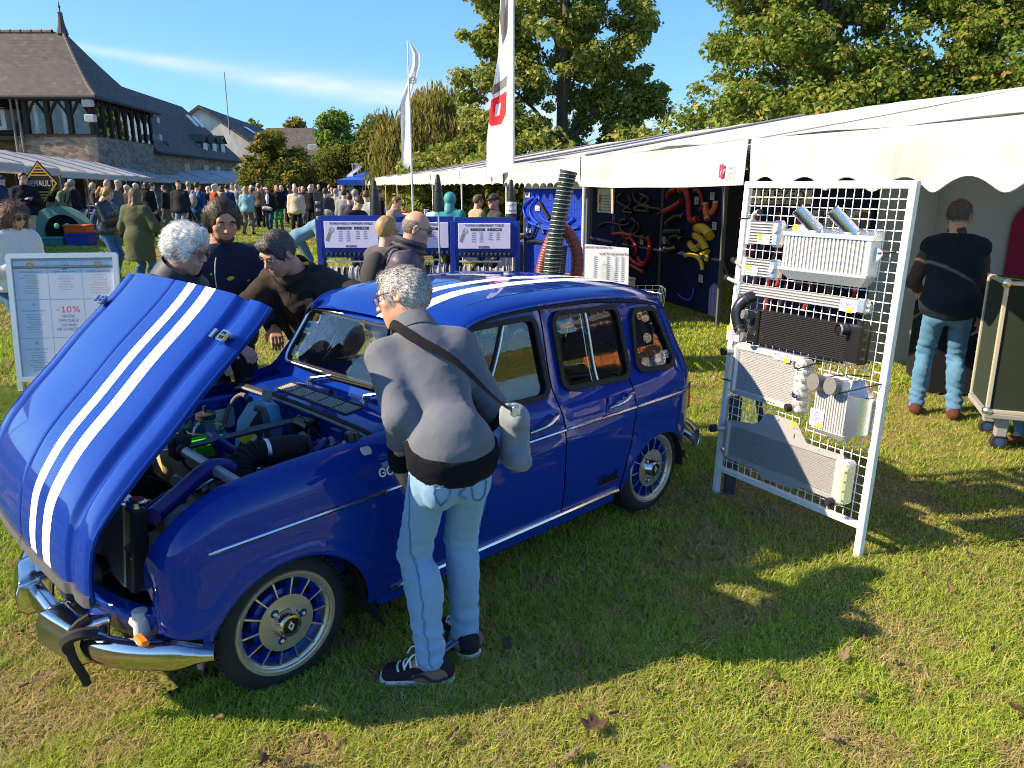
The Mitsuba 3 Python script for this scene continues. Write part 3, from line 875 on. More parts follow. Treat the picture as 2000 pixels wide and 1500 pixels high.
    for s in (1, -1):
        e = Pb[:, -1] if s > 0 else Pb[:, 0]
        obj('edge', tube(e, .006, 6), B, bn, smooth=40)
        for (i0, yb) in ((9, .595),):
            p0 = A([prof[i0, 0], s * yb, prof[i0, 1]]) ; n0 = A([nn[i0, 0], 0, nn[i0, 1]]); t0 = A([tn[i0, 0], 0, tn[i0, 1]])
            Rb = frame(A([0, s, 0]), t0 if s < 0 else -t0 * -1, n0)
            Rb = frame(A([0, 1, 0]), np.cross(n0, A([0, 1, 0])), n0)
            st = obj('bonnet_strap', mv(cbox((-.052, -.014, -.012), (.040, .014, -.004), .003), p0, R=Rb), 'rubber', bn)
            fr_ = extr(rrect(.0, -.022, .05, .022, .006).difference(rrect(.008, -.014, .042, .014, .004)), .008)
            obj('buckle', mv(fr_, p0, R=Rb), 'chrome', st)
            obj('buckle', mv(extr(rrect(-.062, -.018, -.040, .018, .004), .006), p0, R=Rb), 'chrome', st)
            obj('prong', mv(cbox((.002, -.003, .006), (.05, .003, .010), .001), p0, R=Rb), 'chrome', st)
    # front apron, bumper, overriders, lamp
    yy = np.linspace(-.60, .60, 30)
    ap = np.stack([np.stack([.475 - .16 * (abs(yy) / .6) ** 3 - .05 * w, yy, .445 - .02 * (abs(yy) / .6) ** 2 - .14 * w], -1) for w in (0, .35, 1)])
    obj('front_apron', thick(grid(ap), .006), B, car, smooth=40)
    lipf = np.stack([np.stack([.475 - .16 * (abs(yy) / .6) ** 3 - w, yy, .445 - .02 * (abs(yy) / .6) ** 2 + 0 * yy], -1) for w in (0, .05)])
    obj('apron_flange', thick(grid(lipf), .006), B, car, smooth=40)
    ys = np.linspace(-.745, .745, 60)
    bx = .555 - .33 * (abs(ys) / .745) ** 3.6
    prof_b = [(-.035, .050), (-.010, .055), (.010, .044), (.018, .017), (.016, -.017), (.006, -.042), (-.014, -.052), (-.04, -.048)]
    tang = np.gradient(np.stack([bx, ys], -1), axis=0); tang /= np.linalg.norm(tang, axis=1, keepdims=True); no = np.stack([tang[:, 1], -tang[:, 0]], -1)
    taper = np.clip((.775 - abs(ys)) / .10, .45, 1)
    S = np.stack([np.stack([bx + no[:, 0] * a_, ys + no[:, 1] * a_, .312 + b_ * taper], -1) for a_, b_ in prof_b])
    bp = obj('front_bumper', thick(grid(S)[0:2], .004), 'chrome', car, smooth=50)
    for y in (-.21, .285):
        # overriders: wide bright blocks over the blade
        q = math.copysign(1, y)
        o = trimesh.convex.convex_hull(A([(x_ - .045 * (s * q > 0), y + s * w_, z_) for s in (-1, 1) for x_, w_, z_ in ((.50, .125, .245), (.585, .120, .252), (.615, .115, .275), (.615, .110, .345), (.595, .110, .390), (.53, .110, .405), (.47, .110, .402))]))
        o = o.subdivide().subdivide().subdivide(); trimesh.smoothing.filter_taubin(o, iterations=8)
        obj('overrider', arr(o), 'chrome', bp, smooth=True)
    ys2 = np.linspace(-.70, .70, 40)
    Sr = np.stack([np.stack([-3.03 + .22 * (abs(ys2) / .7) ** 4 - a_, ys2, .36 + b_ + 0 * ys2], -1) for a_, b_ in prof_b])
    obj('rear_bumper', thick(grid(Sr), .004), 'chrome', car, smooth=50)
    for s in (1, -1):
        obj('indicator', mv(cbox((.385, s * .60 - .035, .372), (.42, s * .60 + .04, .392), .008)), 'gloss', car, col=(.75, .20, .01))
        obj('tail_lamp', cbox((-2.90, s * .535 - .03, .50), (-2.80, s * .535 + .05, .68), .015), 'gloss', car, col=(.45, .01, .01))
    strap = spline([(.50, .42, .43), (.565, .41, .38), (.56, .40, .28), (.53, .38, .17)], 12)
    obj('bumper_strap', cat([tube(strap, .016, 6), tube(spline([(.50, .48, .40), (.57, .45, .40), (.58, .41, .36), (.55, .38, .30)], 10), .02, 6)]), 'rubber', car, smooth=40)
    obj('washer_motor', cat([cbox((.33, .40, .36), (.39, .49, .41), .01), mv(lathe([(0, .06), (.025, .055), (.028, -.03), (0, -.03)], 14), (.37, .51, .385))]), 'matte', car, col=(.55, .56, .56))
    # wheels
    for (x, s) in ((-.085, 1), (-.085, -1), (-2.395, 1), (-2.395, -1)):
        wheel(car, x, s)
    # floor, inside and under
    obj('underbody', cat([box((-2.85, -.60, .20), (-.56, .60, .24)), box((-.56, -.50, .22), (.36, .50, .26))]), 'rubber', car)
    obj('jack_bracket', cat([tube([(-1.86, .56, .17), (-1.86, .60, .14), (-1.92, .60, .13), (-1.93, .56, .16)], .008, 6), cbox((-2.00, .45, .10), (-1.80, .52, .19), .005)]), 'matte', car, col=(.62, .62, .6))
    cabin(car)
    engine_bay(car)
    W0 = None


def mir_poly(p):
    return Polygon([(-3.46 - (x + 3.46), y) for x, y in p.exterior.coords])


def rear(a, b):
    """The tail's flat middle: a beyond -2.955 runs to the other side."""
    a, b = np.asarray(a, float), np.asarray(b, float)
    half = np.where(a < -3.46, -6.92 - a, a)
    p = side(half, b)
    c = side(np.full_like(b, -3.46), b)
    t = np.clip((half + 2.955) / (-3.46 + 2.955), 0, 1)
    y = side(np.full_like(b, -2.955), b)[..., 1] * (1 - t)
    p = np.stack([np.where(t > .9, c[..., 0], p[..., 0]), np.where(a < -3.46, -y, y), b], -1)
    return p


def split_faces(base, v, f, second, m1, m2, parent, sub):
    """One smooth sheet in two materials: normals come from the whole sheet so that no seam shows."""
    fn = np.cross(v[f[:, 1]] - v[f[:, 0]], v[f[:, 2]] - v[f[:, 0]])
    n = np.zeros_like(v)
    for k in range(3):
        np.add.at(n, f[:, k], fn)
    n /= np.linalg.norm(n, axis=1, keepdims=True) + 1e-12
    key = name(base, parent); k2 = name(sub, key)
    M = W0 if W0 is not None else np.eye(4)
    for k, m, sel in ((key, m1, ~second), (k2, m2, second)):
        u, inv = np.unique(f[sel].ravel(), return_inverse=True)
        path = meshkit.write_ply((v[u] @ M[:3, :3].T + M[:3, 3], inv.reshape(-1, 3)), False, normals=n[u] @ M[:3, :3].T)
        scene[k] = {'type': 'ply', 'filename': path, 'face_normals': False, 'bsdf': {'type': 'ref', 'id': m}}
    labels[k2] = {'label': 'two white stripes'}
    return key


def wheel(car, x, s):
    c = A([x, s * .655, .262])
    M = (lambda m: mv(m, c)) if s > 0 else (lambda m: mv(mir(m), c))
    # lathe about y: prof (radius, outward)
    R_ = .264
    tyre = [(.192, -.150), (.215, -.165), (.245, -.163), (.260, -.150), (R_, -.120), (R_ + .001, -.08), (R_, -.035), (.260, -.012), (.247, .004), (.222, .012), (.205, .008), (.196, -.004)]
    w = obj('wheel', M(lathe(tyre, 72, 'y')), 'rubber', car, smooth=40)
    # tread blocks
    tb = []
    for k in range(60):
        th = k * 2 * np.pi / 60
        for (y0, y1, o) in ((-.150, -.11, 0), (-.100, -.055, .05), (-.046, -.014, 0)):
            b = box((-.0085, y0, R_ - .006), (.0085, y1, R_ + .0045))
            tb.append(mv(b, R=rot([0, 1, 0], th + o)))
    obj('tread', M(cat(tb)), 'rubber', w, smooth=False)
    obj('rim', M(lathe([(.168, -.05), (.169, -.012), (.173, -.004), (.182, .000), (.184, .006), (.191, .008), (.193, .013), (.201, .014), (.205, .007), (.200, -.006)], 72, 'y')), 'brushed_gold', w, smooth=40)
    obj('barrel', M(lathe([(.178, -.012), (.176, -.03), (.172, -.05), (.172, -.145)], 48, 'y')), 'paint_blue', w, smooth=40)
    # spokes: fourteen blue webs with bright machined edges between holes
    sp, ed = [], []
    for k in range(14):
        th = (k + .5) * 2 * np.pi / 14
        q = cbox((-.0045, -.040, .100), (.0045, -.001, .172), .002); sp.append(mv(q, R=rot([0, 1, 0], th)))
        e = A([(-.0018, .0012, .108), (.0018, .0012, .108), (.0036, .0006, .173), (-.0036, .0006, .173)])
        ed.append(mv((np.vstack([e, e - A([0, .004, 0])]), A([[0, 1, 2], [0, 2, 3], [0, 4, 5], [0, 5, 1], [2, 6, 7], [2, 7, 3], [1, 5, 6], [1, 6, 2], [3, 7, 4], [3, 4, 0]])), R=rot([0, 1, 0], th)))
    for k in range(14):
        obj('spoke', M(cat([sp[k]])), 'paint_blue', w)
        obj('spoke_edge', M(cat([ed[k]])), 'bright_metal', w)
    obj('web', M(lathe([(.178, -.020), (.164, -.034), (.152, -.040), (.148, -.06)], 48, 'y')), 'paint_blue', w, smooth=40)
    obj('web_inner', M(lathe([(.126, -.06), (.122, -.034), (.085, -.020)], 48, 'y')), 'paint_blue', w, smooth=40)
    obj('brake_drum', M(lathe([(.176, -.075), (.0, -.085)], 40, 'y')), 'rubber', w, smooth=40)
    holes = unary_union([Point(.070 * math.sin(a), .070 * math.cos(a)).buffer(.0165) for a in (.35, .35 + 2.0944, .35 + 4.1888)])
    disc = extr(Point(0, 0).buffer(.110, quad_segs=20).difference(holes), .006)
    obj('hub_disc', M(mv(disc, R=frame((1, 0, 0), (0, 0, -1), (0, 1, 0)), t=(0, -.002, 0))), 'brushed_gold', w, smooth=30)
    obj('hub_back', M(lathe([(.097, -.004), (.0, -.012)], 32, 'y')), 'paint_blue', w)
    for a in (.35, .35 + 2.0944, .35 + 4.1888):
        obj('wheel_nut', M(mv(lathe([(0, .020), (.007, .019), (.0095, .014), (.0095, -.008)], 6, 'y'), (.070 * math.sin(a) * 1.0, -.004, -.070 * math.cos(a)))), 'bright_metal', w, smooth=20)
    cap = obj('hub_cap', M(lathe([(.058, .003), (.054, .010), (.046, .030), (.040, .037), (.033, .038), (.032, .034)], 40, 'y')), 'chrome', w, smooth=40)
    obj('cap_face', M(lathe([(.033, .0345), (0, .0365)], 32, 'y')), 'gloss', w, col=(.008, .008, .009))
    dia = Polygon([(0, .021), (.0135, 0), (0, -.021), (-.0135, 0)]).difference(Polygon([(0, .0095), (.0058, 0), (0, -.0095), (-.0058, 0)]))
    obj('emblem', M(mv(extr(dia, .002), R=frame((1, 0, 0), (0, 0, 1), (0, 1, 0)), t=(0, .0362, 0))), 'metal', w, col=(.85, .86, .88))


def cabin(car):
    dk = (.018, .018, .020)
    obj('dashboard', cat([cbox((-.98, -.56, .72), (-.78, .56, .90), .03), cbox((-.92, .10, .86), (-.80, .45, .945), .03)]), 'matte', car, col=dk)
    ring = np.stack([.175 * np.cos(np.linspace(0, 2 * np.pi, 40, endpoint=False)), .175 * np.sin(np.linspace(0, 2 * np.pi, 40, endpoint=False)), np.zeros(40)], -1)
    Rw = frame((0, 1, 0), (.62, 0, .78), (.78, 0, -.62))
    sw = obj('steering_wheel', mv(cat([tube(ring, .013, 8, closed=True), rod((-.17, 0, 0), (.17, 0, 0), .010), rod((0, 0, 0), (0, -.17, 0), .010), lathe([(0, .02), (.04, .015), (.045, -.02)], 16), rod((0, 0, 0), (0, 0, .30), .02)]), (-1.12, .30, .86), R=Rw), 'plastic', car, col=(.015, .015, .015))
    for y in (.30, -.30):
        back = SDF(.04).ell((-1.78, y, .72), (.085, .22, .33), R=rot([0, 1, 0], -.22)).mesh(.02)
        cush = SDF(.04).ell((-1.52, y, .46), (.27, .23, .09)).mesh(.02)
        hr = SDF(.03).ell((-1.87, y, 1.06), (.045, .12, .085)).mesh(.012)
        st = obj('seat', cat([back, cush]), 'matte', car, col=(.022, .022, .025), smooth=True)
        obj('headrest', hr, 'matte', st, col=(.022, .022, .025), smooth=True)
    obj('rear_bench', cat([cbox((-2.42, -.55, .42), (-2.02, .55, .55), .04), mv(cbox((-.06, -.55, 0), (.06, .55, .42), .04), (-2.42, 0, .50), R=rot([0, 1, 0], -.2))]), 'matte', car, col=(.022, .022, .025))
    obj('parcel_shelf', cbox((-2.84, -.5, .78), (-2.45, .5, .80), .008), 'matte', car, col=dk)
    obj('mirror', cbox((-1.02, -.10, 1.155), (-.99, .12, 1.20), .01), 'plastic', car, col=dk)
    obj('wing_mirror', SDF(.02).ell((-.92, .735, .93), (.03, .055, .04)).cone((-.92, .66, .90), (-.92, .72, .92), .012).mesh(.008), 'plastic', car, col=(.02, .02, .022), smooth=True)
    # stickers on the side glass
    R = frame((-1, 0, 0), (0, -.13, 1), (0, 1, .13))
    y = lambda z: float(Ys(np.array(z))) - .008
    st = obj('window_sticker', mv(extr(rrect(-.032, -.026, .032, .026, .02), .001), (-2.425, y(.905), .905), R=R), 'matte', car, col=(.72, .22, .22))
    obj('print', mv(cat([box((-.026, -.018, .001), (.026, -.002, .0016)), mv(extr(Point(0, .012).buffer(.009), .0006), (0, 0, .001))]), (-2.425, y(.905), .905), R=R), 'matte', st, col=(.85, .8, .78))
    st = obj('window_sticker', mv(extr(rrect(-.027, -.024, .027, .024, .003), .001), (-2.515, y(.915), .915), R=R), 'matte', car, col=(.82, .83, .83))
    obj('print', mv(mv(text('GTL', .022, .0006, True), (0, -.004, .001)), (-2.515, y(.915), .915), R=R), 'matte', st, col=(.02, .02, .02))
    st = obj('window_sticker', mv(extr(Point(0, 0).buffer(.024), .001), (-2.30, y(1.165), 1.155), R=R), 'matte', car, col=(.80, .45, .10))
    obj('print', mv(extr(Point(0, -.003).buffer(.013), .0006), (-2.30, y(1.165) + .001, 1.155), R=R), 'matte', st, col=(.65, .05, .04))


def engine_bay(car):
    B = 'paint_blue'
    eb = obj('engine_bay', cat([box((-.56, -.56, .24), (.36, .56, .30)), grid(A([[(-.565, y, z) for y in np.linspace(-.58, .58, 4)] for z in (.26, .865)]))]), 'matte', car, col=(.02, .02, .024))
    # bulkhead with pressed panels
    fw = obj('bulkhead', box((-.572, -.585, .45), (-.556, .585, .858)), B, car)
    for (y0, y1, z0, z1) in ((-.52, -.22, .60, .83), (-.16, -.02, .62, .84), (.02, .37, .58, .83), (.42, .56, .60, .82), (-.05, .30, .48, .56)):
        obj('pressed_panel', mv(extr(rrect(y0, z0, y1, z1, .025), .012), R=frame((0, 1, 0), (0, 0, 1), (1, 0, 0)), t=(-.557, 0, 0)), B, fw, smooth=30)
    obj('sticker', mv(extr(rrect(.005, .73, .105, .835, .004), .002), R=frame((0, 1, 0), (0, 0, 1), (1, 0, 0)), t=(-.5445, 0, 0)), 'matte', fw, col=(.72, .70, .64))
    ro = obj('round_label', mv(extr(Point(.285, .762).buffer(.034), .002), R=frame((0, 1, 0), (0, 0, 1), (1, 0, 0)), t=(-.5445, 0, 0)), 'matte', fw, col=(.70, .74, .78))
    obj('print', mv(extr(Point(.285, .762).buffer(.027).difference(Point(.285, .762).buffer(.024)), .001), R=frame((0, 1, 0), (0, 0, 1), (1, 0, 0)), t=(-.5425, 0, 0)), 'matte', fw, col=(.2, .25, .35))
    # far wing inner face: panel, label, fuel pipe
    obj('wing_rail', cat([cbox((-.56, -.625, .792), (.30, -.575, .822), .008)]), B, car)
    obj('pressed_panel', mv(extr(rrect(-.54, .56, -.30, .76, .03), .012), R=frame((1, 0, 0), (0, 0, 1), (0, -1, 0)), t=(0, -.570, 0)), B, fw)
    obj('worn_label', mv(extr(rrect(-.50, .665, -.40, .765, .006), .002), R=frame((1, 0, 0), (0, 0, 1), (0, -1, 0)), t=(0, -.555, 0)), 'matte', fw, col=(.45, .47, .45))
    obj('fuel_pipe', tube(spline([(-.52, -.45, .84), (-.50, -.52, .82), (-.46, -.545, .74), (-.42, -.545, .66), (-.36, -.545, .63), (-.26, -.54, .63), (-.22, -.54, .70), (-.20, -.54, .78)], 40), .011, 8), 'matte', car, col=(.16, .15, .145), smooth=50)
    # header bottle, half full of green coolant
    C = A([-.30, -.42, .56])
    bt = obj('coolant_bottle', mv(lathe([(.0, 0), (.085, .004), (.092, .02), (.092, .13), (.088, .155), (.072, .185), (.045, .205), (.040, .212), (.040, .222)], 40), C), 'bottle_glass', car, smooth=40)
    lab(bt, 'clear bottle half full of green coolant')
    obj('coolant', mv(lathe([(0, .004), (.082, .006), (.088, .022), (.088, .112), (0, .112)], 40), C), 'gloss', bt, col=(.10, .85, .02), smooth=40)
    obj('cap', mv(cat([lathe([(.0, .250), (.030, .248), (.046, .240), (.046, .218), (.040, .215)], 20), lathe([(0, .28), (.010, .278), (.011, .25)], 10)]), C), 'plastic', bt, col=(.03, .03, .03), smooth=30)
    for z in (.055, .165):
        obj('band', mv(lathe([(.0945 - (z > .1) * .006, z - .004), (.0965 - (z > .1) * .006, z), (.0945 - (z > .1) * .006, z + .004)], 30), C), 'rubber', bt)
    # yellowed washer bottle
    obj('washer_bottle', cat([cbox((-.22, -.52, .52), (-.06, -.34, .70), .03), mv(lathe([(.035, 0), (.035, .03), (.03, .035)], 16), (-.14, -.44, .70))]), 'plastic', car, col=(.55, .45, .22), smooth=40)
    # light blue oil can with a black and yellow label
    Rc = rot([0, 0, 1], .35) @ rot([0, 1, 0], -.28)
    outl = Polygon([(-.095, -.10), (.095, -.10), (.098, .04), (.060, .125), (.010, .145), (-.045, .120), (-.098, .03)]).buffer(-.015).buffer(.015)
    can = extr(outl, .085, -.0425)
    Rn = frame((0, 1, 0), (0, 0, 1), (1, 0, 0))
    cp = A([-.44, -.17, .745])
    cn = obj('oil_can', mv(mv(can, R=Rn), cp, R=Rc), 'plastic', car, col=(.13, .42, .62), smooth=30)
    lab(cn, 'light blue plastic can with a black and yellow label')
    obj('label', mv(mv(extr(Polygon([(-.075, -.09), (.05, -.09), (.062, .02), (.03, .10), (-.02, .02)]), .003, .043), R=Rn), cp, R=Rc), 'matte', cn, col=(.03, .035, .04))
    obj('label_print', mv(mv(extr(Polygon([(-.065, -.055), (.0, -.065), (.03, -.03), (-.005, -.005)]).buffer(.006), .0015, .046), R=Rn), cp, R=Rc), 'matte', cn, col=(.85, .72, .02))
    obj('label_print', mv(mv(extr(Polygon([(.0, -.055), (.030, -.06), (.035, -.02), (.012, -.03)]), .0015, .048), R=Rn), cp, R=Rc), 'matte', cn, col=(.7, .85, .9))
    obj('neck', mv(mv(cat([mv(lathe([(.022, 0), (.022, .05), (0, .055)], 14), (0, 0, 0))]), (0, .02, .14)), cp, R=Rc), 'matte', cn, col=(.30, .31, .30))
    obj('breather_hose', tube(spline([cp + A([.03, .05, .12]), cp + A([.02, .11, .11]), cp + A([.03, .14, .04]), cp + A([.05, .14, -.06]), cp + A([.10, .12, -.12])], 20), .015, 8), 'matte', car, col=(.10, .10, .10), smooth=50)
    # engine lump under everything
    obj('engine_block', cat([cbox((-.48, -.14, .28), (-.02, .16, .58), .02), cbox((-.42, -.08, .56), (-.06, .10, .64), .02), cbox((.0, -.12, .28), (.26, .14, .44), .02)]), 'metal', car, col=(.10, .10, .105))
    for x in np.linspace(-.38, -.10, 5):
        obj('head_bolt', mv(lathe([(0, .02), (.012, .018), (.012, 0)], 8), (x, .07, .64)), 'bright_metal', car)
    # intake: cone filter, ribbed elbow, black pipe
    a0, a1 = A([-.03, .30, .60]), A([-.22, .34, .80])
    ax = (a1 - a0) / np.linalg.norm(a1 - a0); sx = np.cross(ax, [0, 1, 0]); sx /= np.linalg.norm(sx)
    Rf = frame(np.cross(sx, ax) * 1.0, sx * -1, ax)
    fc = A([-.12, .36, .625]); Rf = rot([1, 0, 0], -.5) @ rot([0, 1, 0], .35)
    n = 48; th = np.arange(n) * 2 * np.pi / n
    rr = 1 + .035 * (np.arange(n) % 2)
    prof = [(.115, -.07), (.112, .02), (.102, .055)]
    V = np.vstack([np.stack([r * rr * np.cos(th), r * rr * np.sin(th), 0 * th + z], -1) for r, z in prof])
    F = []
    for i in range(2):
        for j in range(n):
            F += [[i * n + j, i * n + (j + 1) % n, (i + 1) * n + (j + 1) % n], [i * n + j, (i + 1) * n + (j + 1) % n, (i + 1) * n + j]]
    fl = obj('air_filter', mv((V, A(F)), fc, R=Rf), 'matte', car, col=(.012, .012, .013), smooth=False)
    obj('filter_rim', mv(lathe([(.118, .052), (.121, .062), (.112, .070), (.05, .066), (0, .062)], 40), fc, R=Rf), 'rubber', fl, smooth=30)
    obj('filter_base', mv(lathe([(.125, -.085), (.128, -.07), (.122, -.058)], 40), fc, R=Rf), 'metal', fl, col=(.20, .2, .2), smooth=40)
    path = spline([fc + Rf @ A([0, 0, .06]), (-.13, .29, .735), (-.165, .26, .785), (-.215, .255, .795), (-.255, .262, .790)], 60)
    rr = .052 + .005 * np.sin(np.arange(60) * 1.6)
    obj('ribbed_hose', tube(path, rr, 20), 'rubber', car, smooth=60)
    pp = spline([(-.245, .258, .792), (-.31, .27, .79), (-.38, .29, .785), (-.42, .30, .76)], 16)
    obj('intake_pipe', tube(pp, [.056] * 14 + [.05, .03], 24), 'rubber', car, smooth=40)
    obj('hose_clamp', tube([pp[0] + A([.004, 0, 0]), pp[1]], .058, 24, caps=False), 'bright_metal', car)
    # blue silicone hoses
    bl = (.012, .018, .20)
    for pts, r in (([(-.28, -.20, .60), (-.24, -.22, .74), (-.20, -.14, .785), (-.20, .0, .77), (-.24, .12, .73)], .021),
                   ([(-.20, -.14, .52), (-.16, -.14, .66), (-.12, -.06, .71), (-.14, .06, .70), (-.2, .12, .66)], .021),
                   ([(.27, .45, .735), (.20, .40, .745), (.08, .33, .775), (-.01, .30, .80), (-.09, .30, .77)], .032),
                   ([(.25, .20, .62), (.16, .18, .67), (.06, .16, .69), (-.02, .12, .66)], .018),
                   ([(-.44, .34, .80), (-.46, .40, .76), (-.45, .43, .66), (-.44, .44, .52)], .025),
                   ([(-.30, .38, .70), (-.40, .40, .79), (-.47, .36, .81)], .02)):
        obj('coolant_hose', tube(spline(pts, 24), r, 12), 'plastic', car, col=bl, smooth=50)
    # strut brace, prop rods, cables
    a, b = A([-.005, .625, .805]), A([-.05, -.30, .765])
    br = obj('strut_brace', rod(a, b, .021, 16), 'gloss', car, col=(.42, .45, .50), smooth=40)
    for t in (.38, .70):
        p = a + (b - a) * t; d = (b - a) / np.linalg.norm(b - a)
        obj('clamp', rod(p - d * .012, p + d * .012, .026, 14), 'rubber', br)
    obj('brace_foot', cbox((-.06, .56, .790), (.04, .63, .802), .003), 'gloss', br, col=(.42, .45, .50))
    obj('pivot_block', mv(cbox((-.05, -.04, -.05), (.03, .04, .05), .012), (-.04, -.10, .775)), 'rubber', br)
    obj('gear_rod', cat([rod((-.05, -.08, .775), (-.52, .05, .825), .014), rod((-.30, -.01, .805), (-.40, .02, .815), .018)]), 'gloss', car, col=(.06, .065, .08), smooth=40)
    obj('tie_rod', rod((.30, .30, .66), (-.16, .18, .73), .008), 'bright_metal', car)
    obj('tie_rod', rod((.10, -.26, .73), (-.05, -.10, .765), .008), 'bright_metal', car)
    obj('pulley', cat([mv(lathe([(0, .012), (.03, .012), (.058, .008), (.062, 0), (.058, -.012), (0, -.012)], 30, 'x'), (.02, .02, .64)), mv(lathe([(0, .03), (.016, .028), (.018, 0)], 12, 'x'), (.02, .02, .64))]), 'metal', car, col=(.40, .42, .44), smooth=30)
    obj('alternator', mv(lathe([(0, .07), (.05, .068), (.06, .05), (.06, -.05), (.045, -.07), (0, -.07)], 24, 'x'), (.10, .20, .58)), 'metal', car, col=(.35, .36, .37), smooth=30)
    obj('ignition_cap', mv(lathe([(0, .10), (.03, .095), (.055, .07), (.065, .0), (.06, -.05)], 24), (-.40, .40, .66)), 'gloss', car, col=(.35, .40, .48), smooth=40)
    # brake fluid reservoir, wiper motor, regulator
    rs = obj('brake_reservoir', cat([cbox((-.50, .545, .80), (-.42, .625, .872), .015), cbox((-.50, .60, .81), (-.43, .68, .860), .018)]), 'plastic', car, col=(.62, .60, .48), smooth=40)
    obj('cap', mv(lathe([(0, .034), (.026, .032), (.030, .022), (.030, 0)], 20), (-.46, .580, .872)), 'plastic', rs, col=(.015, .015, .016))
    obj('wiper_motor', cat([mv(lathe([(0, .06), (.028, .055), (.03, -.05), (0, -.055)], 16, 'y'), (-.51, .12, .82)), cbox((-.545, .15, .79), (-.49, .20, .86), .008), mv(lathe([(0, .03), (.02, .026), (.022, -.02)], 12), (-.50, .07, .80))]), 'plastic', car, col=(.015, .015, .016), smooth=30)
    obj('regulator', cbox((-.54, .33, .62), (-.47, .45, .74), .008), 'paint_blue', car)
    g = np.random.default_rng(5)
    ws = []
    for k in range(26):
        p0 = A([-.50 + .05 * g.normal(), .40 + .10 * g.normal(), .70 + .05 * g.normal()]); p3 = A([-.30 + .15 * g.normal(), .45 + .08 * g.normal(), .62 + .08 * g.normal()])
        m1 = (p0 + p3) / 2 + A([.05 * g.normal(), .05 * g.normal(), .09 * abs(g.normal()) - .03])
        p0[1], p3[1], m1[1] = [min(t, .555) for t in (p0[1], p3[1], m1[1])]
        p0[0] = max(p0[0], -.55)
        ws.append(tube(spline([p0, m1, p3], 14), .0032 + .0015 * g.random(), 5))
    obj('wiring', cat(ws), 'matte', car, col=(.05, .045, .042), smooth=60)
    for pts, r, c in (([(.30, -.30, .62), (.22, -.42, .70), (.0, -.46, .66), (-.2, -.3, .55)], .010, (.06, .055, .05)), ([(.20, .44, .60), (.05, .50, .74), (-.12, .50, .81), (-.30, .52, .83), (-.42, .54, .80)], .006, (.02, .02, .02)), ([(-.10, -.12, .78), (-.02, .0, .74), (-.05, .20, .72), (-.18, .50, .76)], .006, (.015, .015, .015)),
                      ([(.32, -.20, .70), (.24, -.10, .72), (.10, .0, .70), (.02, .05, .60)], .008, (.02, .02, .02)), ([(.20, -.35, .60), (.12, -.30, .74), (.04, -.20, .76)], .009, (.03, .03, .03)), ([(.16, -.10, .50), (.16, -.06, .68), (.12, .0, .70)], .012, (.03, .03, .03))):
        obj('cable', tube(spline(pts, 20), r, 7), 'matte', car, col=c, smooth=60)
    # radiator, tipped back, and its right-hand tank with a red cap
    Rr, rc = rot([0, 1, 0], -.10), A([.322, .02, .62])
    rd = obj('radiator', mv(box((-.018, -.40, -.14), (.018, .36, .14)), rc, R=Rr), 'matte', car, col=(.018, .018, .02))
    for k in range(40):
        z = -.136 + k * .007
        obj('fin', mv(box((.018, -.39, z), (.026, .355, z + .0028)), rc, R=Rr), 'matte', rd, col=(.10, .105, .11))
    obj('tank', mv(cbox((-.030, .36, -.155), (.030, .425, .150), .008), rc, R=Rr), 'gloss', rd, col=(.016, .017, .02))
    obj('weld', mv(rod((.031, .36, .0), (.031, .425, -.02), .003, 5), rc, R=Rr), 'bright_metal', rd)
    obj('top_rail', mv(cbox((-.022, -.42, .14), (.022, .36, .158), .004), rc, R=Rr), 'bright_metal', rd)
    obj('side_rail', mv(cbox((.019, .345, -.15), (.030, .362, .15), .002), rc, R=Rr), 'metal', rd, col=(.4, .38, .33))
    obj('lower_rail', mv(cbox((.02, -.42, -.150), (.034, .36, -.138), .002), rc, R=Rr), 'bright_metal', rd)
    obj('filler_neck', mv(lathe([(.024, 0), (.024, .018)], 16), rc + Rr @ A([0, .392, .148]), R=Rr), 'bright_metal', rd)
    cp = rc + Rr @ A([0, .392, .166])
    obj('radiator_cap', mv(cat([lathe([(0, .014), (.028, .013), (.034, .006), (.034, -.004), (.026, -.008)], 28), box((-.046, -.012, -.002), (.046, .012, .002))]), cp, R=Rr), 'chrome', rd, smooth=30)
    obj('cap_label', mv(lathe([(0, .0155), (.025, .0152)], 24), cp, R=Rr), 'matte', rd, col=(.30, .03, .05))
    obj('fan_motor', mv(lathe([(0, .10), (.06, .095), (.085, .06), (.085, -.02), (.05, -.06), (0, -.06)], 24, 'x'), (.42, .16, .46)), 'plastic', car, col=(.012, .012, .013), smooth=30)
    obj('fan_shroud', mv(lathe([(.16, .0), (.165, .02), (.16, .04)], 30, 'x'), (.43, .05, .52)), 'plastic', car, col=(.015, .015, .016))
    obj('horn', mv(lathe([(0, .05), (.03, .045), (.045, .0), (.035, -.03)], 18), (.22, .44, .44)), 'metal', car, col=(.5, .5, .5), smooth=30)


build_car()
# ---------------------------------------------------------------- buildings on the left
E2 = A([-.120, .993, 0.])


def quad(a, b, c, d, n=1, m=1):
    a, b, c, d = (A(t, float) for t in (a, b, c, d))
    s, t = np.meshgrid(np.linspace(0, 1, n + 1), np.linspace(0, 1, m + 1), indexing='ij')
    s, t = s[..., None], t[..., None]
    return grid((a * (1 - s) + b * s) * (1 - t) + (d * (1 - s) + c * s) * t)


def slab(a, b, c, d, t=.15):
    m = quad(a, b, c, d)
    return thick(m, t)


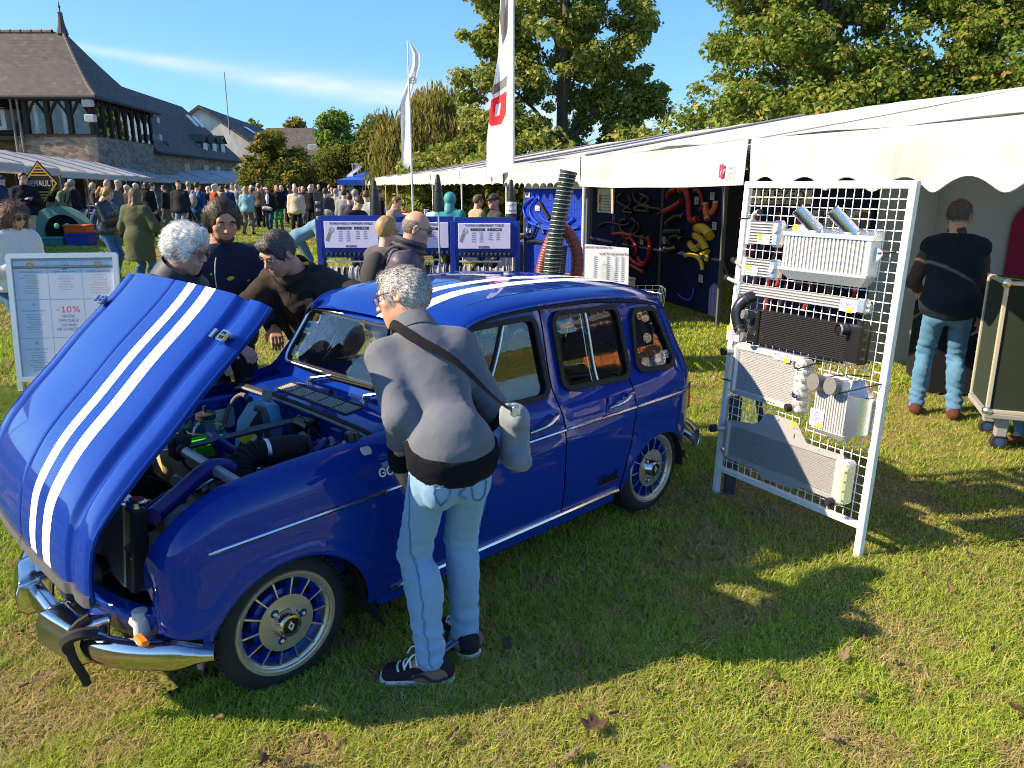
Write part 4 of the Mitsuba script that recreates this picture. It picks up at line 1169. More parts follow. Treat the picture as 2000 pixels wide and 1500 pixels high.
def build_buildings():
    C0 = A([-23.2, 45., 0.]); C1 = C0 + 9.6 * E2
    h = thing('stone_hall', 'old stone hall with steep slate roof, glazed gallery and roof finial', 'building')
    sill, eave, ridge = 4.55, 6.6, 10.8
    L0 = A([-27.2, 45., 0]); W = A([0, 0, 1.])
    # stone base
    obj('wall', cat([box((-27.8, 45.02, -.5), (-23.25, 45.5, sill)), slab(C0 + W * -.5, C1 + W * -.5, C1 + W * sill, C0 + W * sill, .5)]), 'stone', h)
    obj('wall', box((-50, 47.5, -.5), (-27.2, 48.2, 4.9)), 'stone', h)
    dark = (.030, .026, .024)
    # gallery: posts, braces, sills and glass
    for k, x in enumerate(np.linspace(-27.0, -23.35, 4)):
        obj('post', box((x - .11, 44.95, sill), (x + .11, 45.2, eave)), 'matte', h, col=dark)
        for s in (-1, 1):
            if -27.1 < x + s * .7 < -23.2:
                obj('brace', rod((x + s * .08, 45.05, eave - .95), (x + s * .62, 45.05, eave - .12), .06, 6), 'matte', h, col=dark)
    for k in range(9):
        p = C0 + E2 * (k * 9.4 / 8 + .1)
        obj('post', mv(box((-.1, -.1, sill), (.1, .1, eave)), (p[0], p[1], 0)), 'matte', h, col=dark)
        for s in (-1, 1):
            q = p + E2 * s * .5
            obj('brace', rod(p + W * (eave - .9) + A([.06, 0, 0]), q + W * (eave - .1) + A([.06, 0, 0]), .05, 6), 'matte', h, col=dark)
    obj('sill_beam', cat([box((-27.2, 44.9, sill - .05), (-23.1, 45.25, sill + .10)), box((-27.2, 44.9, eave - .18), (-23.1, 45.25, eave + .02)), slab(C0 + W * (sill - .05), C1 + W * (sill - .05), C1 + W * (sill + .1), C0 + W * (sill + .1), .3), slab(C0 + W * (eave - .18), C1 + W * (eave - .18), C1 + W * (eave + .02), C0 + W * (eave + .02), .3)]), 'matte', h, col=dark)
    xs = np.linspace(-27.0, -23.35, 4)
    for a, b in zip(xs[:-1], xs[1:]):
        obj('window', quad((a + .1, 45.1, sill), (b - .1, 45.1, sill), (b - .1, 45.1, eave), (a + .1, 45.1, eave)), 'glass', h)
    for k in range(8):
        p, q = C0 + E2 * (k * 9.4 / 8 + .2), C0 + E2 * ((k + 1) * 9.4 / 8)
        obj('window', quad(p + W * sill, q + W * sill, q + W * eave, p + W * eave), 'glass', h)
    for x in (-26.8, -25.2, -23.7):
        obj('curtain', tube(spline([(x, 45.6, sill), (x + .06, 45.6, sill + 1), (x - .03, 45.6, eave - .1)], 8), .10, 6), 'matte', h, col=(.45, .44, .42))
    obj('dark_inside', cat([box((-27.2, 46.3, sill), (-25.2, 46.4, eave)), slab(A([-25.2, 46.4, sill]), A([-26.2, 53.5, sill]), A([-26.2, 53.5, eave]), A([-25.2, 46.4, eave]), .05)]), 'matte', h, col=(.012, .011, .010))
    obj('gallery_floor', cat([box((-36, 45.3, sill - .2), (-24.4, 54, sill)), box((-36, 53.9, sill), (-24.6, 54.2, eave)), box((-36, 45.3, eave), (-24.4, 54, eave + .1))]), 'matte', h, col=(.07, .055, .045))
    # the bell-cast hipped roof
    R0 = A([-27.0, 50.0, ridge])
    def bell(e0, e1, r0, r1, n=10):
        rows = []
        for t in np.linspace(0, 1, n):
            zz = t ** 1.22; a = A(e0) * (1 - t) + A(r0) * t; b = A(e1) * (1 - t) + A(r1) * t
            a[2] = e0[2] * (1 - zz) + r0[2] * zz; b[2] = e1[2] * (1 - zz) + r1[2] * zz
            rows.append(np.linspace(a, b, 8))
        return grid(A(rows))
    o = .45
    A0, A1, A2 = A([-50, 45 - o, eave - .05]), C0 + A([o, -o, eave - .05]), C1 + A([o, o, eave - .05])
    rf = obj('roof', bell(A0, A1, A([-50, 50, ridge]), R0), 'slate', h, smooth=40)
    obj('roof', bell(A1, A2, R0, R0 + E2 * .4), 'slate', h, smooth=40)
    obj('roof', bell(A2, A2 + A([-12, 4, 0]), R0 + E2 * .4, R0 + A([-12, 4, 0])), 'slate', h, smooth=40)
    obj('gutter', cat([tube([A0 + A([0, -.06, -.02]), A1 + A([.06, -.06, -.02])], .09, 8), tube([A1 + A([.06, -.06, -.02]), A2 + A([.06, 0, -.02])], .09, 8)]), 'matte', h, col=(.05, .05, .055))
    for x in (-27.65, -27.3):
        obj('downpipe', tube([(x, 44.9, eave - .1), (x, 44.95, 2.0)], .06, 6), 'matte', h, col=(.22, .20, .19))
    for x in np.arange(-49, -27.3, .62):
        obj('ridge_tile', mv(lathe([(.13, -.31), (.15, .28), (.17, .31)], 8, 'x'), (x, 50, ridge - .02)), 'matte', rf, col=(.20, .12, .085))
    obj('hip_ridge', tube([A1 + A([0, 0, .05])] + [A1 * (1 - t) + R0 * t + A([0, 0, (t ** 1.22 - t) * (ridge - eave) + .05]) for t in (.2, .4, .6, .8, 1)], .09, 6), 'slate', rf)
    obj('finial', cat([mv(lathe([(.34, 0), (.20, .5), (.14, .9), (.13, 1.15), (.16, 1.2), (.05, 1.25), (.03, 1.45), (.08, 1.52), (.04, 1.62), (.0, 1.9)], 10), R0 - A([0, 0, .15]))]), 'matte', h, col=(.10, .09, .09))
    # left low roof and white dormer
    obj('roof', slab((-50, 46.0, 4.9), (-27.8, 46.0, 4.7), (-29.4, 49.6, 8.6), (-50, 49.6, 8.6), .15), 'slate', h)
    d = obj('dormer', cat([box((-29.5, 45.6, 4.9), (-28.5, 47.6, 6.1))]), 'matte', h, col=(.55, .55, .54))
    obj('roof', slab((-29.6, 45.4, 6.05), (-28.4, 45.4, 6.05), (-28.4, 47.8, 6.3), (-29.6, 47.8, 6.3), .08), 'slate', d)
    obj('pane', cat([box((-29.3 + .3 * i, 45.58, 5.1 + .42 * j), (-29.05 + .3 * i, 45.595, 5.45 + .42 * j)) for i in (0, 1) for j in (0, 1)]), 'gloss', d, col=(.02, .025, .03))
    for p in (C0 + A([-.1, -.25, eave - .35]), C0 + A([.0, -.35, eave - 1.15]), C1 + A([.3, 0, eave - .5]), C1 + A([.35, 0, eave - 1.6])):
        obj('floodlight', mv(cbox((-.28, -.18, -.2), (.28, .18, .2), .05), p), 'plastic', h, col=(.40, .41, .42))
    # the long wing
    g = thing('long_stone_wing', 'long low stone building with dark slate roof and small dormers, beside the hall', 'building')
    P0, P1 = A([-24.6, 55., 0]), A([-26.5, 77.5, 0]); ez, rz = 4.2, 9.2
    rd0, rd1 = A([-28.8, 54., rz]), A([-31.7, 77.8, rz])
    obj('wall', cat([slab(P0 - W * .5, P1 - W * .5, P1 + W * ez, P0 + W * ez, .5), slab(P1 - W * .5, P1 + A([-10, 0, -.5]), P1 + A([-10, 0, ez]), P1 + W * ez, .4), slab(P1 + W * ez, P1 + A([-10.4, 0, ez]), rd1, rd1 + A([.01, 0, 0]), .4)]), 'stone', g)
    rf = obj('roof', cat([slab(P0 + A([.4, 0, ez - .1]), P1 + A([.4, .4, ez - .1]), rd1 + A([0, .4, 0]), rd0, .2), slab(rd0, rd1 + A([0, .4, 0]), P1 + A([-10.8, .4, ez]), P0 + A([-10, 0, ez]), .2)]), 'slate', g)
    obj('gutter', tube([P0 + A([.45, 0, ez - .15]), P1 + A([.45, 0, ez - .15])], .09, 8), 'matte', g, col=(.05, .05, .055))
    for t, z0 in ((.16, 3.4), (.60, 4.5), (.72, 4.6), (.84, 4.7)):
        c = P0 + (P1 - P0) * t + A([-.5, 0, 0]); w = .55
        d = obj('dormer', box((c[0] - 1.6, c[1] - w, z0 - .3), (c[0] + .1, c[1] + w, z0 + 1.0)), 'slate', g)
        obj('window', box((c[0] + .1, c[1] - w + .1, z0), (c[0] + .13, c[1] + w - .1, z0 + .85)), 'matte', d, col=(.55, .56, .57))
        obj('window', box((c[0] - .9, c[1] - w - .03, z0), (c[0] - .1, c[1] - w, z0 + .8)), 'matte', d, col=(.50, .51, .53))
        obj('roof', cat([slab((c[0] - 2.2, c[1] - w - .15, z0 + .95), (c[0] + .3, c[1] - w - .15, z0 + .95), (c[0] + .3, c[1], z0 + 1.6), (c[0] - 2.2, c[1], z0 + 1.6), .08), slab((c[0] + .3, c[1] + w + .15, z0 + .95), (c[0] - 2.2, c[1] + w + .15, z0 + .95), (c[0] - 2.2, c[1], z0 + 1.6), (c[0] + .3, c[1], z0 + 1.6), .08)]), 'slate', d)
    for t in (.30, .52, .68, .9):
        c = P0 + (P1 - P0) * t
        obj('window', box((c[0] - .02, c[1] - .5, 2.2), (c[0] + .06, c[1] + .5, 3.5)), 'gloss', g, col=(.03, .035, .04))
    for t in (.45, .53):
        c = (P0 + (P1 - P0) * (t + .3)) * .45 + (rd0 + (rd1 - rd0) * (t + .3)) * .55; c[2] = ez + (rz - ez) * .62
        nrm = np.cross(P1 - P0, rd0 - P0 - W * ez); nrm /= np.linalg.norm(nrm)
        u = (P1 - P0) / np.linalg.norm(P1 - P0); v = np.cross(nrm, u)
        obj('skylight', mv(box((-.4, -.6, 0), (.4, .6, .10)), c + nrm * (-.0 if nrm[0] > 0 else 0) + A([.35, 0, .12]), R=frame(u, v, nrm)), 'gloss', rf, col=(.55, .60, .66))
    # grey gabled building
    b = thing('grey_gabled_building', 'grey rendered building with a tall blank gable and slate roof', 'building')
    G, ap = A([-26.8, 85., 0]), A([-32.6, 85., 9.9]); D = E2 * 33; ge = 5.9
    G2 = A([-38.6, 85, 0])
    m = cat([(A([G - W, G + W * ge, ap, G2 + W * ge, G2 - W]), A([[0, 1, 2], [0, 2, 3], [0, 3, 4]])), quad(G - W, G + D - W, G + D + W * ge, G + W * ge)])
    obj('wall', m, 'render_wall', b)
    rf = obj('roof', cat([slab(G + A([.3, -.4, ge - .15]), G + D + A([.3, 0, ge - .15]), ap + D + A([0, 0, .1]), ap + A([0, -.4, .1]), .25), slab(ap + A([0, -.4, .1]), ap + D + A([0, 0, .1]), G2 + D + W * ge, G2 + A([0, -.4, ge]), .25)]), 'slate', b)
    u = E2; v = (ap - G - W * ge) / np.linalg.norm(ap - G - W * ge); nrm = np.cross(u, v); nrm = nrm if nrm[2] > 0 else -nrm
    for t, q in ((.35, .55), (.72, .35)):
        obj('skylight', mv(box((-.9, -.6, .15), (.9, .6, .26)), G + W * ge + D * t + (ap - G - W * ge) * q, R=frame(u, np.cross(nrm, u), nrm)), 'gloss', rf, col=(.55, .60, .66))
    p = A([-29.6, 84.6, 0])
    obj('mast', rod(p + W * 7, p + W * 13.2, .05, 6), 'matte', b, col=(.25, .26, .27))
    # far brown-roofed house
    k = thing('far_slate_house', 'distant house with brown slate roof and one skylight, between round tree and bushes', 'building')
    y0 = 104.
    def at(u, v, dy=0.): return px(u, v, y=y0 + dy)
    obj('wall', box((-37, y0 + .5, -1), (at(640, 330)[0], y0 + 10, at(640, 308)[2])), 'stone', k)
    e0, e1, r1, r0 = at(500, 310), at(648, 300), at(612, 250, 6), at(520, 250, 6)
    rf = obj('roof', cat([slab(e0, e1, r1, r0, .3), slab(e1, e1 + A([0, 12, 0]), r1 + A([0, 1, 0]), r1, .3)]), 'slate', k)
    obj('skylight', mv(cbox((-1.1, -.1, -.5), (1.1, .3, .5), .05), at(618, 290, 1.2)), 'gloss', rf, col=(.5, .5, .48))
    obj('porch', box((at(610, 340)[0], y0 - 3, -1), (at(668, 340)[0], y0 - 2, at(640, 325)[2])), 'matte', k, col=(.05, .04, .04))


# ---------------------------------------------------------------- trees
def tree(label, base, blobs, n, leaf, cols, trunk_r, seed, limbs=14, droop=0.0, cat_='tree', up=.35, key='tree', clump=.42, group=None):
    """blobs: ellipsoids (centre, radii) that the crown fills with clumps of leaves; limbs reach from the trunk into them."""
    g = np.random.default_rng(seed)
    t = thing(key, label, cat_, group)
    base = A(base, float)
    vol = A([np.prod(r) ** (2 / 3) for _, r in blobs]); vol /= vol.sum()
    cents = []
    for (c, r), w in zip(blobs, vol):
        m = max(6, int(w * 260))
        d = g.normal(size=(m, 3)); d /= np.linalg.norm(d, axis=1, keepdims=True)
        rad = g.random(m) ** .45
        q = A(c) + d * rad[:, None] * A(r) * (0.85 + .3 * meshkit.noise(d * 2.1 + seed, seed)[:, None])
        cents.append(q)
    cents = np.vstack(cents)
    size = (g.random(len(cents)) ** 1.5 * .8 + .45)
    k = g.choice(len(cents), n, p=size ** 2 / (size ** 2).sum())
    scale = np.mean([np.mean(r) for _, r in blobs])
    d = g.normal(size=(n, 3)); d /= np.linalg.norm(d, axis=1, keepdims=True)
    off = d * (g.random(n)[:, None] ** .6) * (scale * clump * size[k])[:, None] * A([1.1, 1.1, .75])
    pos = cents[k] + off
    pos[:, 2] -= droop * g.random(n) ** 2
    tint = g.random(len(cents))[k]
    nrm = d * .7 + g.normal(size=(n, 3)) * .55 + A([0, 0, up]); nrm /= np.linalg.norm(nrm, axis=1, keepdims=True)
    a = np.cross(nrm, g.normal(size=(n, 3))); a /= np.linalg.norm(a, axis=1, keepdims=True)
    if droop:
        a = a * .35 + A([0, 0, -1]); a /= np.linalg.norm(a, axis=1, keepdims=True)
    b = np.cross(nrm, a); b /= np.linalg.norm(b, axis=1, keepdims=True)
    L = leaf * (.6 + .8 * g.random(n))[:, None]; Wd = L * (.62 if not droop else .22)
    V = np.stack([pos - a * L * .5, pos + b * Wd * .5 + nrm * L * .08, pos + a * L * .5, pos - b * Wd * .5 + nrm * L * .08], 1).reshape(-1, 3)
    i = np.arange(n)[:, None] * 4
    F = np.vstack([i + A([[0, 1, 2]]), i + A([[0, 2, 3]])])
    c0, c1, c2 = (A(c) * 2.3 for c in cols)
    m = np.clip(tint * .75 + .35 * g.random(n) - .05, 0, 1)[:, None]
    C = c0 * (1 - m) + c1 * m
    C = np.where((g.random(n) < .10)[:, None], c2, C)
    lab_ = obj('crown', (V, F), 'leaf', t, smooth=False, cols=np.repeat(C, 4, 0))
    labels[lab_] = {'label': 'leaves of the crown', 'kind': 'stuff'}
    top = A([np.mean([c[0] for c, _ in blobs]), np.mean([c[1] for c, _ in blobs]), max(c[2] + .4 * r[2] for c, r in blobs)])
    sp = spline([base - A([0, 0, .3]), base * .6 + top * .4 + A([g.normal() * .2, 0, 0]), top], 10)
    tr = obj('trunk', tube(sp, np.linspace(trunk_r, trunk_r * .25, 10) * np.r_[1.35, np.ones(9)], 10), 'bark', t, smooth=60)
    for q in cents[g.choice(len(cents), limbs, replace=False)]:
        hgt = np.clip((q[2] - base[2]) * .55 + base[2], sp[1][2], sp[-2][2])
        s0 = A([np.interp(hgt, sp[:, 2], sp[:, k2]) for k2 in range(3)])
        obj('limb', tube(spline([s0, (s0 + q) / 2 + A([0, 0, .12 * np.linalg.norm(q - s0)]), q], 7), np.linspace(trunk_r * .34, trunk_r * .06, 7), 6), 'bark', tr, smooth=60)
    return t


def build_trees():
    green = ((.050, .080, .014), (.115, .145, .028), (.19, .15, .035))
    alder = ((.058, .085, .016), (.14, .155, .035), (.22, .18, .06))
    olive = ((.050, .060, .012), (.125, .125, .025), (.20, .12, .03))
    tree('tall loose alder with sky gaps, behind the flags and tents', (1.9, 29, 0), [((1.6, 29, 6.8), (2.6, 2.4, 3.4)), ((-.4, 28.6, 5.2), (1.6, 1.6, 1.9)), ((3.6, 29.4, 4.6), (1.9, 1.8, 2.2)), ((1.4, 29, 10), (1.7, 1.7, 2.0)), ((4.4, 29, 7.0), (1.2, 1.4, 1.2)), ((.2, 28, 3.2), (2.4, 1.6, 1.5)), ((3.4, 28, 2.9), (1.8, 1.6, 1.2)), ((-.9, 28.5, 7.3), (1.1, 1.2, 1.1)), ((5.0, 28.8, 5.2), (.8, 1, .7))],
         76000, .165, alder, .30, 11, 18, clump=.34)
    tree('big leafy tree with a forked trunk, right of the sky gap behind the near tent', (6.2, 16, 0), [((6.0, 16, 4.6), (2.2, 1.9, 2.2)), ((4.6, 15.6, 3.3), (1.2, 1.2, 1.0)), ((5.0, 16, 6.4), (1.5, 1.6, 1.6)), ((7.0, 16, 6.6), (1.9, 1.8, 1.7)), ((6.6, 15, 3.4), (1.7, 1.3, .9)), ((8.2, 15.2, 4.2), (1.5, 1.5, 1.5)), ((4.4, 15.8, 4.9), (1.0, 1.2, 1.3)), ((5.6, 15.2, 3.2), (1.5, 1.2, .9))],
         84000, .10, green, .19, 12, 16, clump=.31)
    tree('big leafy tree at the right edge behind the near tent', (9.2, 15, 0), [((9.4, 15, 5.4), (2.2, 1.9, 2.2)), ((10.6, 14.4, 4.2), (1.6, 1.4, 1.6)), ((8.6, 14.2, 3.7), (1.8, 1.2, .9)), ((10.8, 15, 6.8), (1.8, 1.8, 1.6))],
         60000, .10, ((.04, .07, .012), (.095, .125, .022), (.19, .13, .04)), .19, 13, 14, clump=.31)
    tree('yellowish drooping willow beside the white feather flag', (-4.2, 36, 0), [((-4.2, 36, 3.4), (1.9, 1.8, 2.6)), ((-3.3, 36, 4.9), (1.2, 1.2, 1.2)), ((-5.4, 36, 2.7), (1.0, 1.3, 1.6)), ((-2.2, 35.5, 2.8), (1.3, 1.4, 2.0))],
         26000, .34, ((.075, .078, .018), (.155, .14, .04), (.21, .17, .06)), .20, 14, 10, droop=1.1, clump=.42)
    tree('dark shaggy bush left of the willow', (-8.2, 46, 0), [((-8.3, 46, 2.7), (2.0, 1.6, 2.4)), ((-10.2, 46, 2.1), (1.4, 1.4, 1.9)), ((-6.6, 46, 2.8), (1.3, 1.4, 1.8)), ((-7.6, 45, 4.3), (1.2, 1.2, 1.0))],
         22000, .24, ((.035, .045, .010), (.095, .10, .025), (.15, .13, .04)), .16, 15, 10, clump=.42)
    tree('round autumn tinted tree at the end of the left tents', (-13.2, 43, 0), [((-12.6, 43, 2.5), (1.6, 1.5, 2.1)), ((-13.7, 42.6, 1.9), (1.0, 1.1, 1.3)), ((-11.7, 42.6, 1.9), (1.0, 1.1, 1.4)), ((-12.9, 43, 3.9), (.8, .9, .8))],
         26000, .20, olive, .18, 16, 10, clump=.38)
    tree('bright green tree above the far bushes', (-16.5, 76, 0), [((-16.6, 76, 6.6), (1.7, 1.6, 2.3)), ((-15.6, 76, 5.2), (1.3, 1.4, 1.5)), ((-17.6, 76, 5.0), (1.2, 1.4, 1.6))],
         9000, .36, ((.05, .09, .018), (.11, .16, .03), (.16, .18, .05)), .25, 17, 8, clump=.42)
    tree('small green tree peeping over the grey building roof', (-39.5, 122, 0), [((-39.5, 122, 9.8), (1.6, 1.5, 1.9)), ((-38.4, 122, 8.6), (1.6, 1.5, 1.5))], 3500, .5, ((.05, .09, .02), (.11, .16, .03), (.15, .17, .05)), .25, 18, 6)
    tree('small brownish tree behind the far house', (-32, 120, 0), [((-32.0, 120, 9.6), (1.7, 1.5, 2.0)), ((-30.8, 120, 8.2), (1.5, 1.5, 1.5))], 3500, .5, ((.08, .07, .02), (.15, .11, .03), (.18, .12, .04)), .25, 19, 6)
    tree('low hedge-like bush under the bright green tree', (-11.5, 60, 0), [((-12.6, 60, 2.2), (2.2, 1.5, 2.0)), ((-9.6, 60, 2.0), (2.0, 1.5, 1.9)), ((-6.5, 58, 2.4), (2.0, 1.5, 2.2))], 12000, .30, ((.04, .05, .012), (.10, .105, .025), (.15, .12, .04)), .14, 20, 8, key='bush', cat_='bush')
    tree('leafy bush behind the tents under the alder', (1.5, 26, 0), [((.5, 26, 1.9), (2.4, 1.3, 1.5)), ((4.2, 25, 1.9), (2.2, 1.3, 1.4)), ((-2.2, 29, 1.9), (1.8, 1.3, 1.6))], 16000, .22, alder, .12, 22, 8, key='bush', cat_='bush')


# ---------------------------------------------------------------- white market tents
def marquee(label, P, e, nrm, bay, zb, zt, zr, depth, scallop, amp, group, seed, posts=(True, True), cells=(26, 10), dx=0.0, back=True, gnd=0.0):
    """One bay of tent: front eave from P along e, roof rising along nrm to a ridge, then falling to the back; a hanging valance in front."""
    g = np.random.default_rng(seed)
    t = thing('market_tent', label, 'tent', group)
    P, e, nrm = A([*P, 0.]), A([*e, 0.]), A([*nrm, 0.]); W = A([0, 0, 1.])
    n, m = cells
    s = np.linspace(.012, 1 - .012, n * 2 + 1); q = np.linspace(0, 1, m + 1)
    S, Q = np.meshgrid(s, q, indexing='ij')
    pts = lambda S, D, Z: P + e * (S * bay)[..., None] + nrm * D[..., None] + W * Z[..., None]
    nz = meshkit.fbm(np.stack([S * 5 + seed, Q * 2.5, 0 * S], -1), 3, seed) - .5
    sag = -.075 * np.sin(np.pi * S) * np.sin(np.pi * Q) + .05 * nz * np.sin(np.pi * S) ** .5
    roof = [obj('roof', grid(pts(S, Q * depth / 2, zt + (zr - zt) * Q + sag)), 'canvas', t, smooth=True)]
    if back:
        roof.append(obj('roof', grid(pts(S[::-1], (1 + Q) * depth / 2, zr + (zt - zr) * Q + sag)), 'canvas', t, smooth=True))
    # valance
    s2 = np.linspace(0, 1, n * 4 + 1); q2 = np.linspace(0, 1, 7); S2, Q2 = np.meshgrid(s2, q2, indexing='ij')
    if scallop:
        hem = amp * (.5 - .5 * np.cos(2 * np.pi * S2 * scallop))
    else:
        hem = amp * (meshkit.noise(np.stack([S2 * 4 + seed, 0 * S2, 0 * S2], -1), seed) - .5) * .6
    wob = (.030 * (meshkit.fbm(np.stack([S2 * 9 + seed, Q2 * .8, 0 * S2], -1), 3, seed + 3) - .5) * 2 + (.02 * np.sin(2 * np.pi * S2 * abs(scallop)) if scallop else 0)) * Q2
    Z2 = zt - (zt - zb - hem) * Q2 + .02 * np.sin(np.pi * S2) * -1
    v_ = obj('valance', grid(pts(s2[:, None] * .988 + .006 + 0 * Q2, -.035 + wob - .02, Z2)), 'canvas', t, smooth=True)
    ed = pts(s2 * .988 + .006, -.035 + wob[:, -1] - .02, Z2[:, -1])
    obj('hem', tube(ed, .007, 5), 'matte', v_, col=(.50, .50, .48), smooth=60)
    # frame
    fr = []
    for k, on in zip((0., 1.), posts):
        b = P + e * bay * k
        if on:
            fr.append(rod(b + W * gnd, b + W * (zt - .02), .022, 8)); fr.append(rod(b + nrm * depth + W * gnd, b + nrm * depth + W * (zt - .02), .022, 8))
            obj('rafter', tube([b + W * (zt + .012), b + nrm * depth / 2 + W * (zr + .012), b + nrm * depth + W * (zt + .012)], .017, 8), 'matte', t, col=(.30, .29, .31))
    fr.append(rod(P + W * (zt - .05) + nrm * .01, P + e * bay + W * (zt - .05) + nrm * .01, .018, 8))
    for q_ in fr:
        obj('pole', q_, 'matte', t, col=(.50, .51, .50))
    return t


RE, RN, RP = A([-.263, .965]), A([.965, .263]), A([1.88, 6.2])


def rt(s, d, z=0.0):
    """A point under the right-hand tents: s along the eave, d behind it."""
    p = RP + RE * s + RN * d
    return A([p[0], p[1], z])


ORD = 'first second third fourth fifth sixth seventh eighth ninth tenth eleventh twelfth thirteenth fourteenth fifteenth sixteenth seventeenth eighteenth'.split()


def build_tents():
    names = ['nearest white tent bay at the right edge, with deep wavy valance', 'second white tent bay, straight valance with a small red rental mark', 'third white tent bay, with pointed scalloped valance', 'fourth white tent bay, right of the white feather flag', 'fifth white tent bay along the right-hand row']
    for k in range(13):
        p = RP + RE * (3.75 * (k - 1))
        sc, am = ((8, .085), (0, .02), (11, .075), (5, .03), (7, .04))[k] if k < 5 else (7 + k % 3, .035)
        zb = (1.83, 1.845, 1.83, 1.87, 1.86)[k] if k < 5 else 1.86 + .02 * (k % 2)
        t = marquee(names[k] if k < 5 else f'{ORD[k]} white tent bay of the right-hand row, counted from the camera', p, RE, RN, 3.75, zb, 2.19, 2.72, 6.0, sc, am, 'white tents of the right-hand row', 40 + k, (False, k > 0), cells=(26, 10) if k < 3 else (10, 4))
        if k == 1:
            sgn = text('FRANCE', .026, .002, True)
            R = frame(A([*-RE, 0.]), A([0, 0, 1.]), A([*-RN, 0.]))
            c = A([*(p + RE * .22), 0.]) - A([*RN, 0.]) * .075
            for w, zz in (('FRANCE', 1.985), ('LOCATION', 1.945), ('TENTES', 1.905)):
                obj('mark', mv(text(w, .020, .002), c + A([0, 0, zz]), R=R), 'matte', t, col=(.45, .42, .45))
            lg = Polygon([(-.035, -.05), (.03, -.05), (.035, .055), (-.03, .055)]).difference(Polygon([(-.022, -.03), (-.008, -.03), (.022, .035), (.008, .035)]))
            obj('mark', mv(extr(lg, .002), c + A([*(RE * .14), 1.955]), R=R), 'matte', t, col=(.65, .05, .10))
    LP, LE, LN = A([-8.4 - .263 * 17.0, 17.0]), A([-.263, .965]), A([-.965, -.263])
    p = LP - LE * 3.75
    for k in range(18):
        le, ln = (LE, LN) if k < 12 else (A([.150, .989]), A([-.989, .150]))
        z0 = float(land(*p))
        lb = ['white tent bay at the left edge, above the parked goods', 'white tent bay above the man in the dark jacket', 'white tent bay behind the stall of green car wings'][k] if k < 3 else f'{ORD[k]} white tent bay of the left-hand row, counted from the left edge'
        marquee(lb, p, le, ln, 3.75, 1.93 + z0, 2.2 + z0, 3.05 + z0 * .6, 5.4, 16 if k < 7 else 10, .045, 'white tents of the left-hand row', 70 + k, (False, True) if k else (True, True), cells=(18, 5), gnd=z0 - .1)
        p = p + le * 3.75
    # dark back walls and side cloths under both rows
    g = np.random.default_rng(3)
    cols = [(.02, .02, .03), (.012, .02, .055), (.03, .03, .035), (.20, .02, .025), (.015, .03, .08), (.05, .05, .055), (.03, .028, .028)]
    for k in range(1, 12):
        s0 = 3.75 * k + 3.75
        a, b = rt(s0 - 3.7, 5.2 if k > 1 else 5.7), rt(s0, 5.2 if k > 1 else 5.7)
        m = quad(a, b, b + A([0, 0, 2.15]), a + A([0, 0, 2.15]), 12, 6)
        m[0][:, 0] += .05 * np.sin(m[0][:, 1] * 9)
        tag(obj('backdrop', m, 'cloth', col=cols[k % 7], smooth=True), 'plain dark cloth wall at the back of a right-hand tent', 'backdrop', 'cloth walls of the right-hand tents')
    for k in range(14):
        p = LP + LE * (3.75 * (k - 1)) + LN * 3.6; q = p + LE * 3.7
        z0 = float(land(*p))
        m = quad((*p, z0 - .1), (*q, z0 - .1), (*q, z0 + 2.2), (*p, z0 + 2.2), 10, 4)
        tag(obj('backdrop', m, 'cloth', col=((.03, .03, .03), (.06, .05, .045), (.02, .02, .025), (.22, .21, .20))[k % 4], smooth=True), 'dull cloth wall at the back of a left-hand tent', 'backdrop', 'cloth walls of the left-hand tents')


build_buildings()
build_trees()
build_tents()
# ---------------------------------------------------------------- display rack with radiators
RL, RR_ = A([1.27, 4.43, 0.]), A([1.76, 3.61, 0.])
RW = (RR_ - RL) / np.linalg.norm(RR_ - RL); Rn0 = A([RW[1], -RW[0], 0])
_t = math.radians(2.8)
RU = A([0, 0, 1]) * math.cos(_t) - Rn0 * math.sin(_t); RNN = Rn0 * math.cos(_t) + A([0, 0, 1]) * math.sin(_t)
RM = frame(RW, RU, RNN)


def rk(m):
    return mv(m, RL, R=RM)


WHITE, ALU, DARK = (.80, .80, .79), (.72, .73, .74), (.015, .015, .016)


def label_card(parent, a, b, z, w, h, lines, dot=None, lean=0):
    k = obj('price_card', rk(mv(box((-w / 2, -h / 2, 0), (w / 2, h / 2, .0015)), (a, b, z))), 'matte', parent, col=(.80, .78, .86))
    for i, (s, hh, yy, c) in enumerate(lines):
        m = text(s, hh, .0006, True); ww = np.ptp(m[0][:, 0]); f = min(1, w * .92 / ww)
        obj('print', rk(mv(mv(m, s=(f, 1, 1)), (a, b + yy, z + .0018))), 'matte', k, col=c)
    if dot:
        obj('yellow_spot', rk(mv(box((-.016, -.011, 0), (.016, .011, .001)), (a + dot[0], b + dot[1], z + .002))), 'matte', k, col=(.85, .62, .03))


def core(parent, a0, b0, a1, b1, z0, z1, horiz, pitch, c_tube, c_fin):
    obj('core', rk(box((a0, b0, z0), (a1, b1, z1 - .006))), 'matte', parent, col=c_fin)
    if horiz:
        for b in np.arange(b0 + pitch * .25, b1 - pitch * .3, pitch):
            obj('tube', rk(box((a0, b, z0 + .004), (a1, b + pitch * .45, z1))), 'metal', parent, col=c_tube)
    else:
        for a in np.arange(a0 + pitch * .25, a1 - pitch * .3, pitch):
            obj('tube', rk(box((a, b0, z0 + .004), (a + pitch * .48, b1, z1))), 'metal', parent, col=c_tube)
            zig = np.stack([np.full(40, a + pitch * .74) + pitch * .22 * (-1.) ** np.arange(40), np.linspace(b0, b1, 40), np.full(40, z1 - .004)], -1)
            obj('fin', rk(tube(zig, .0014, 4, caps=False)), 'metal', parent, col=(.60, .61, .62))


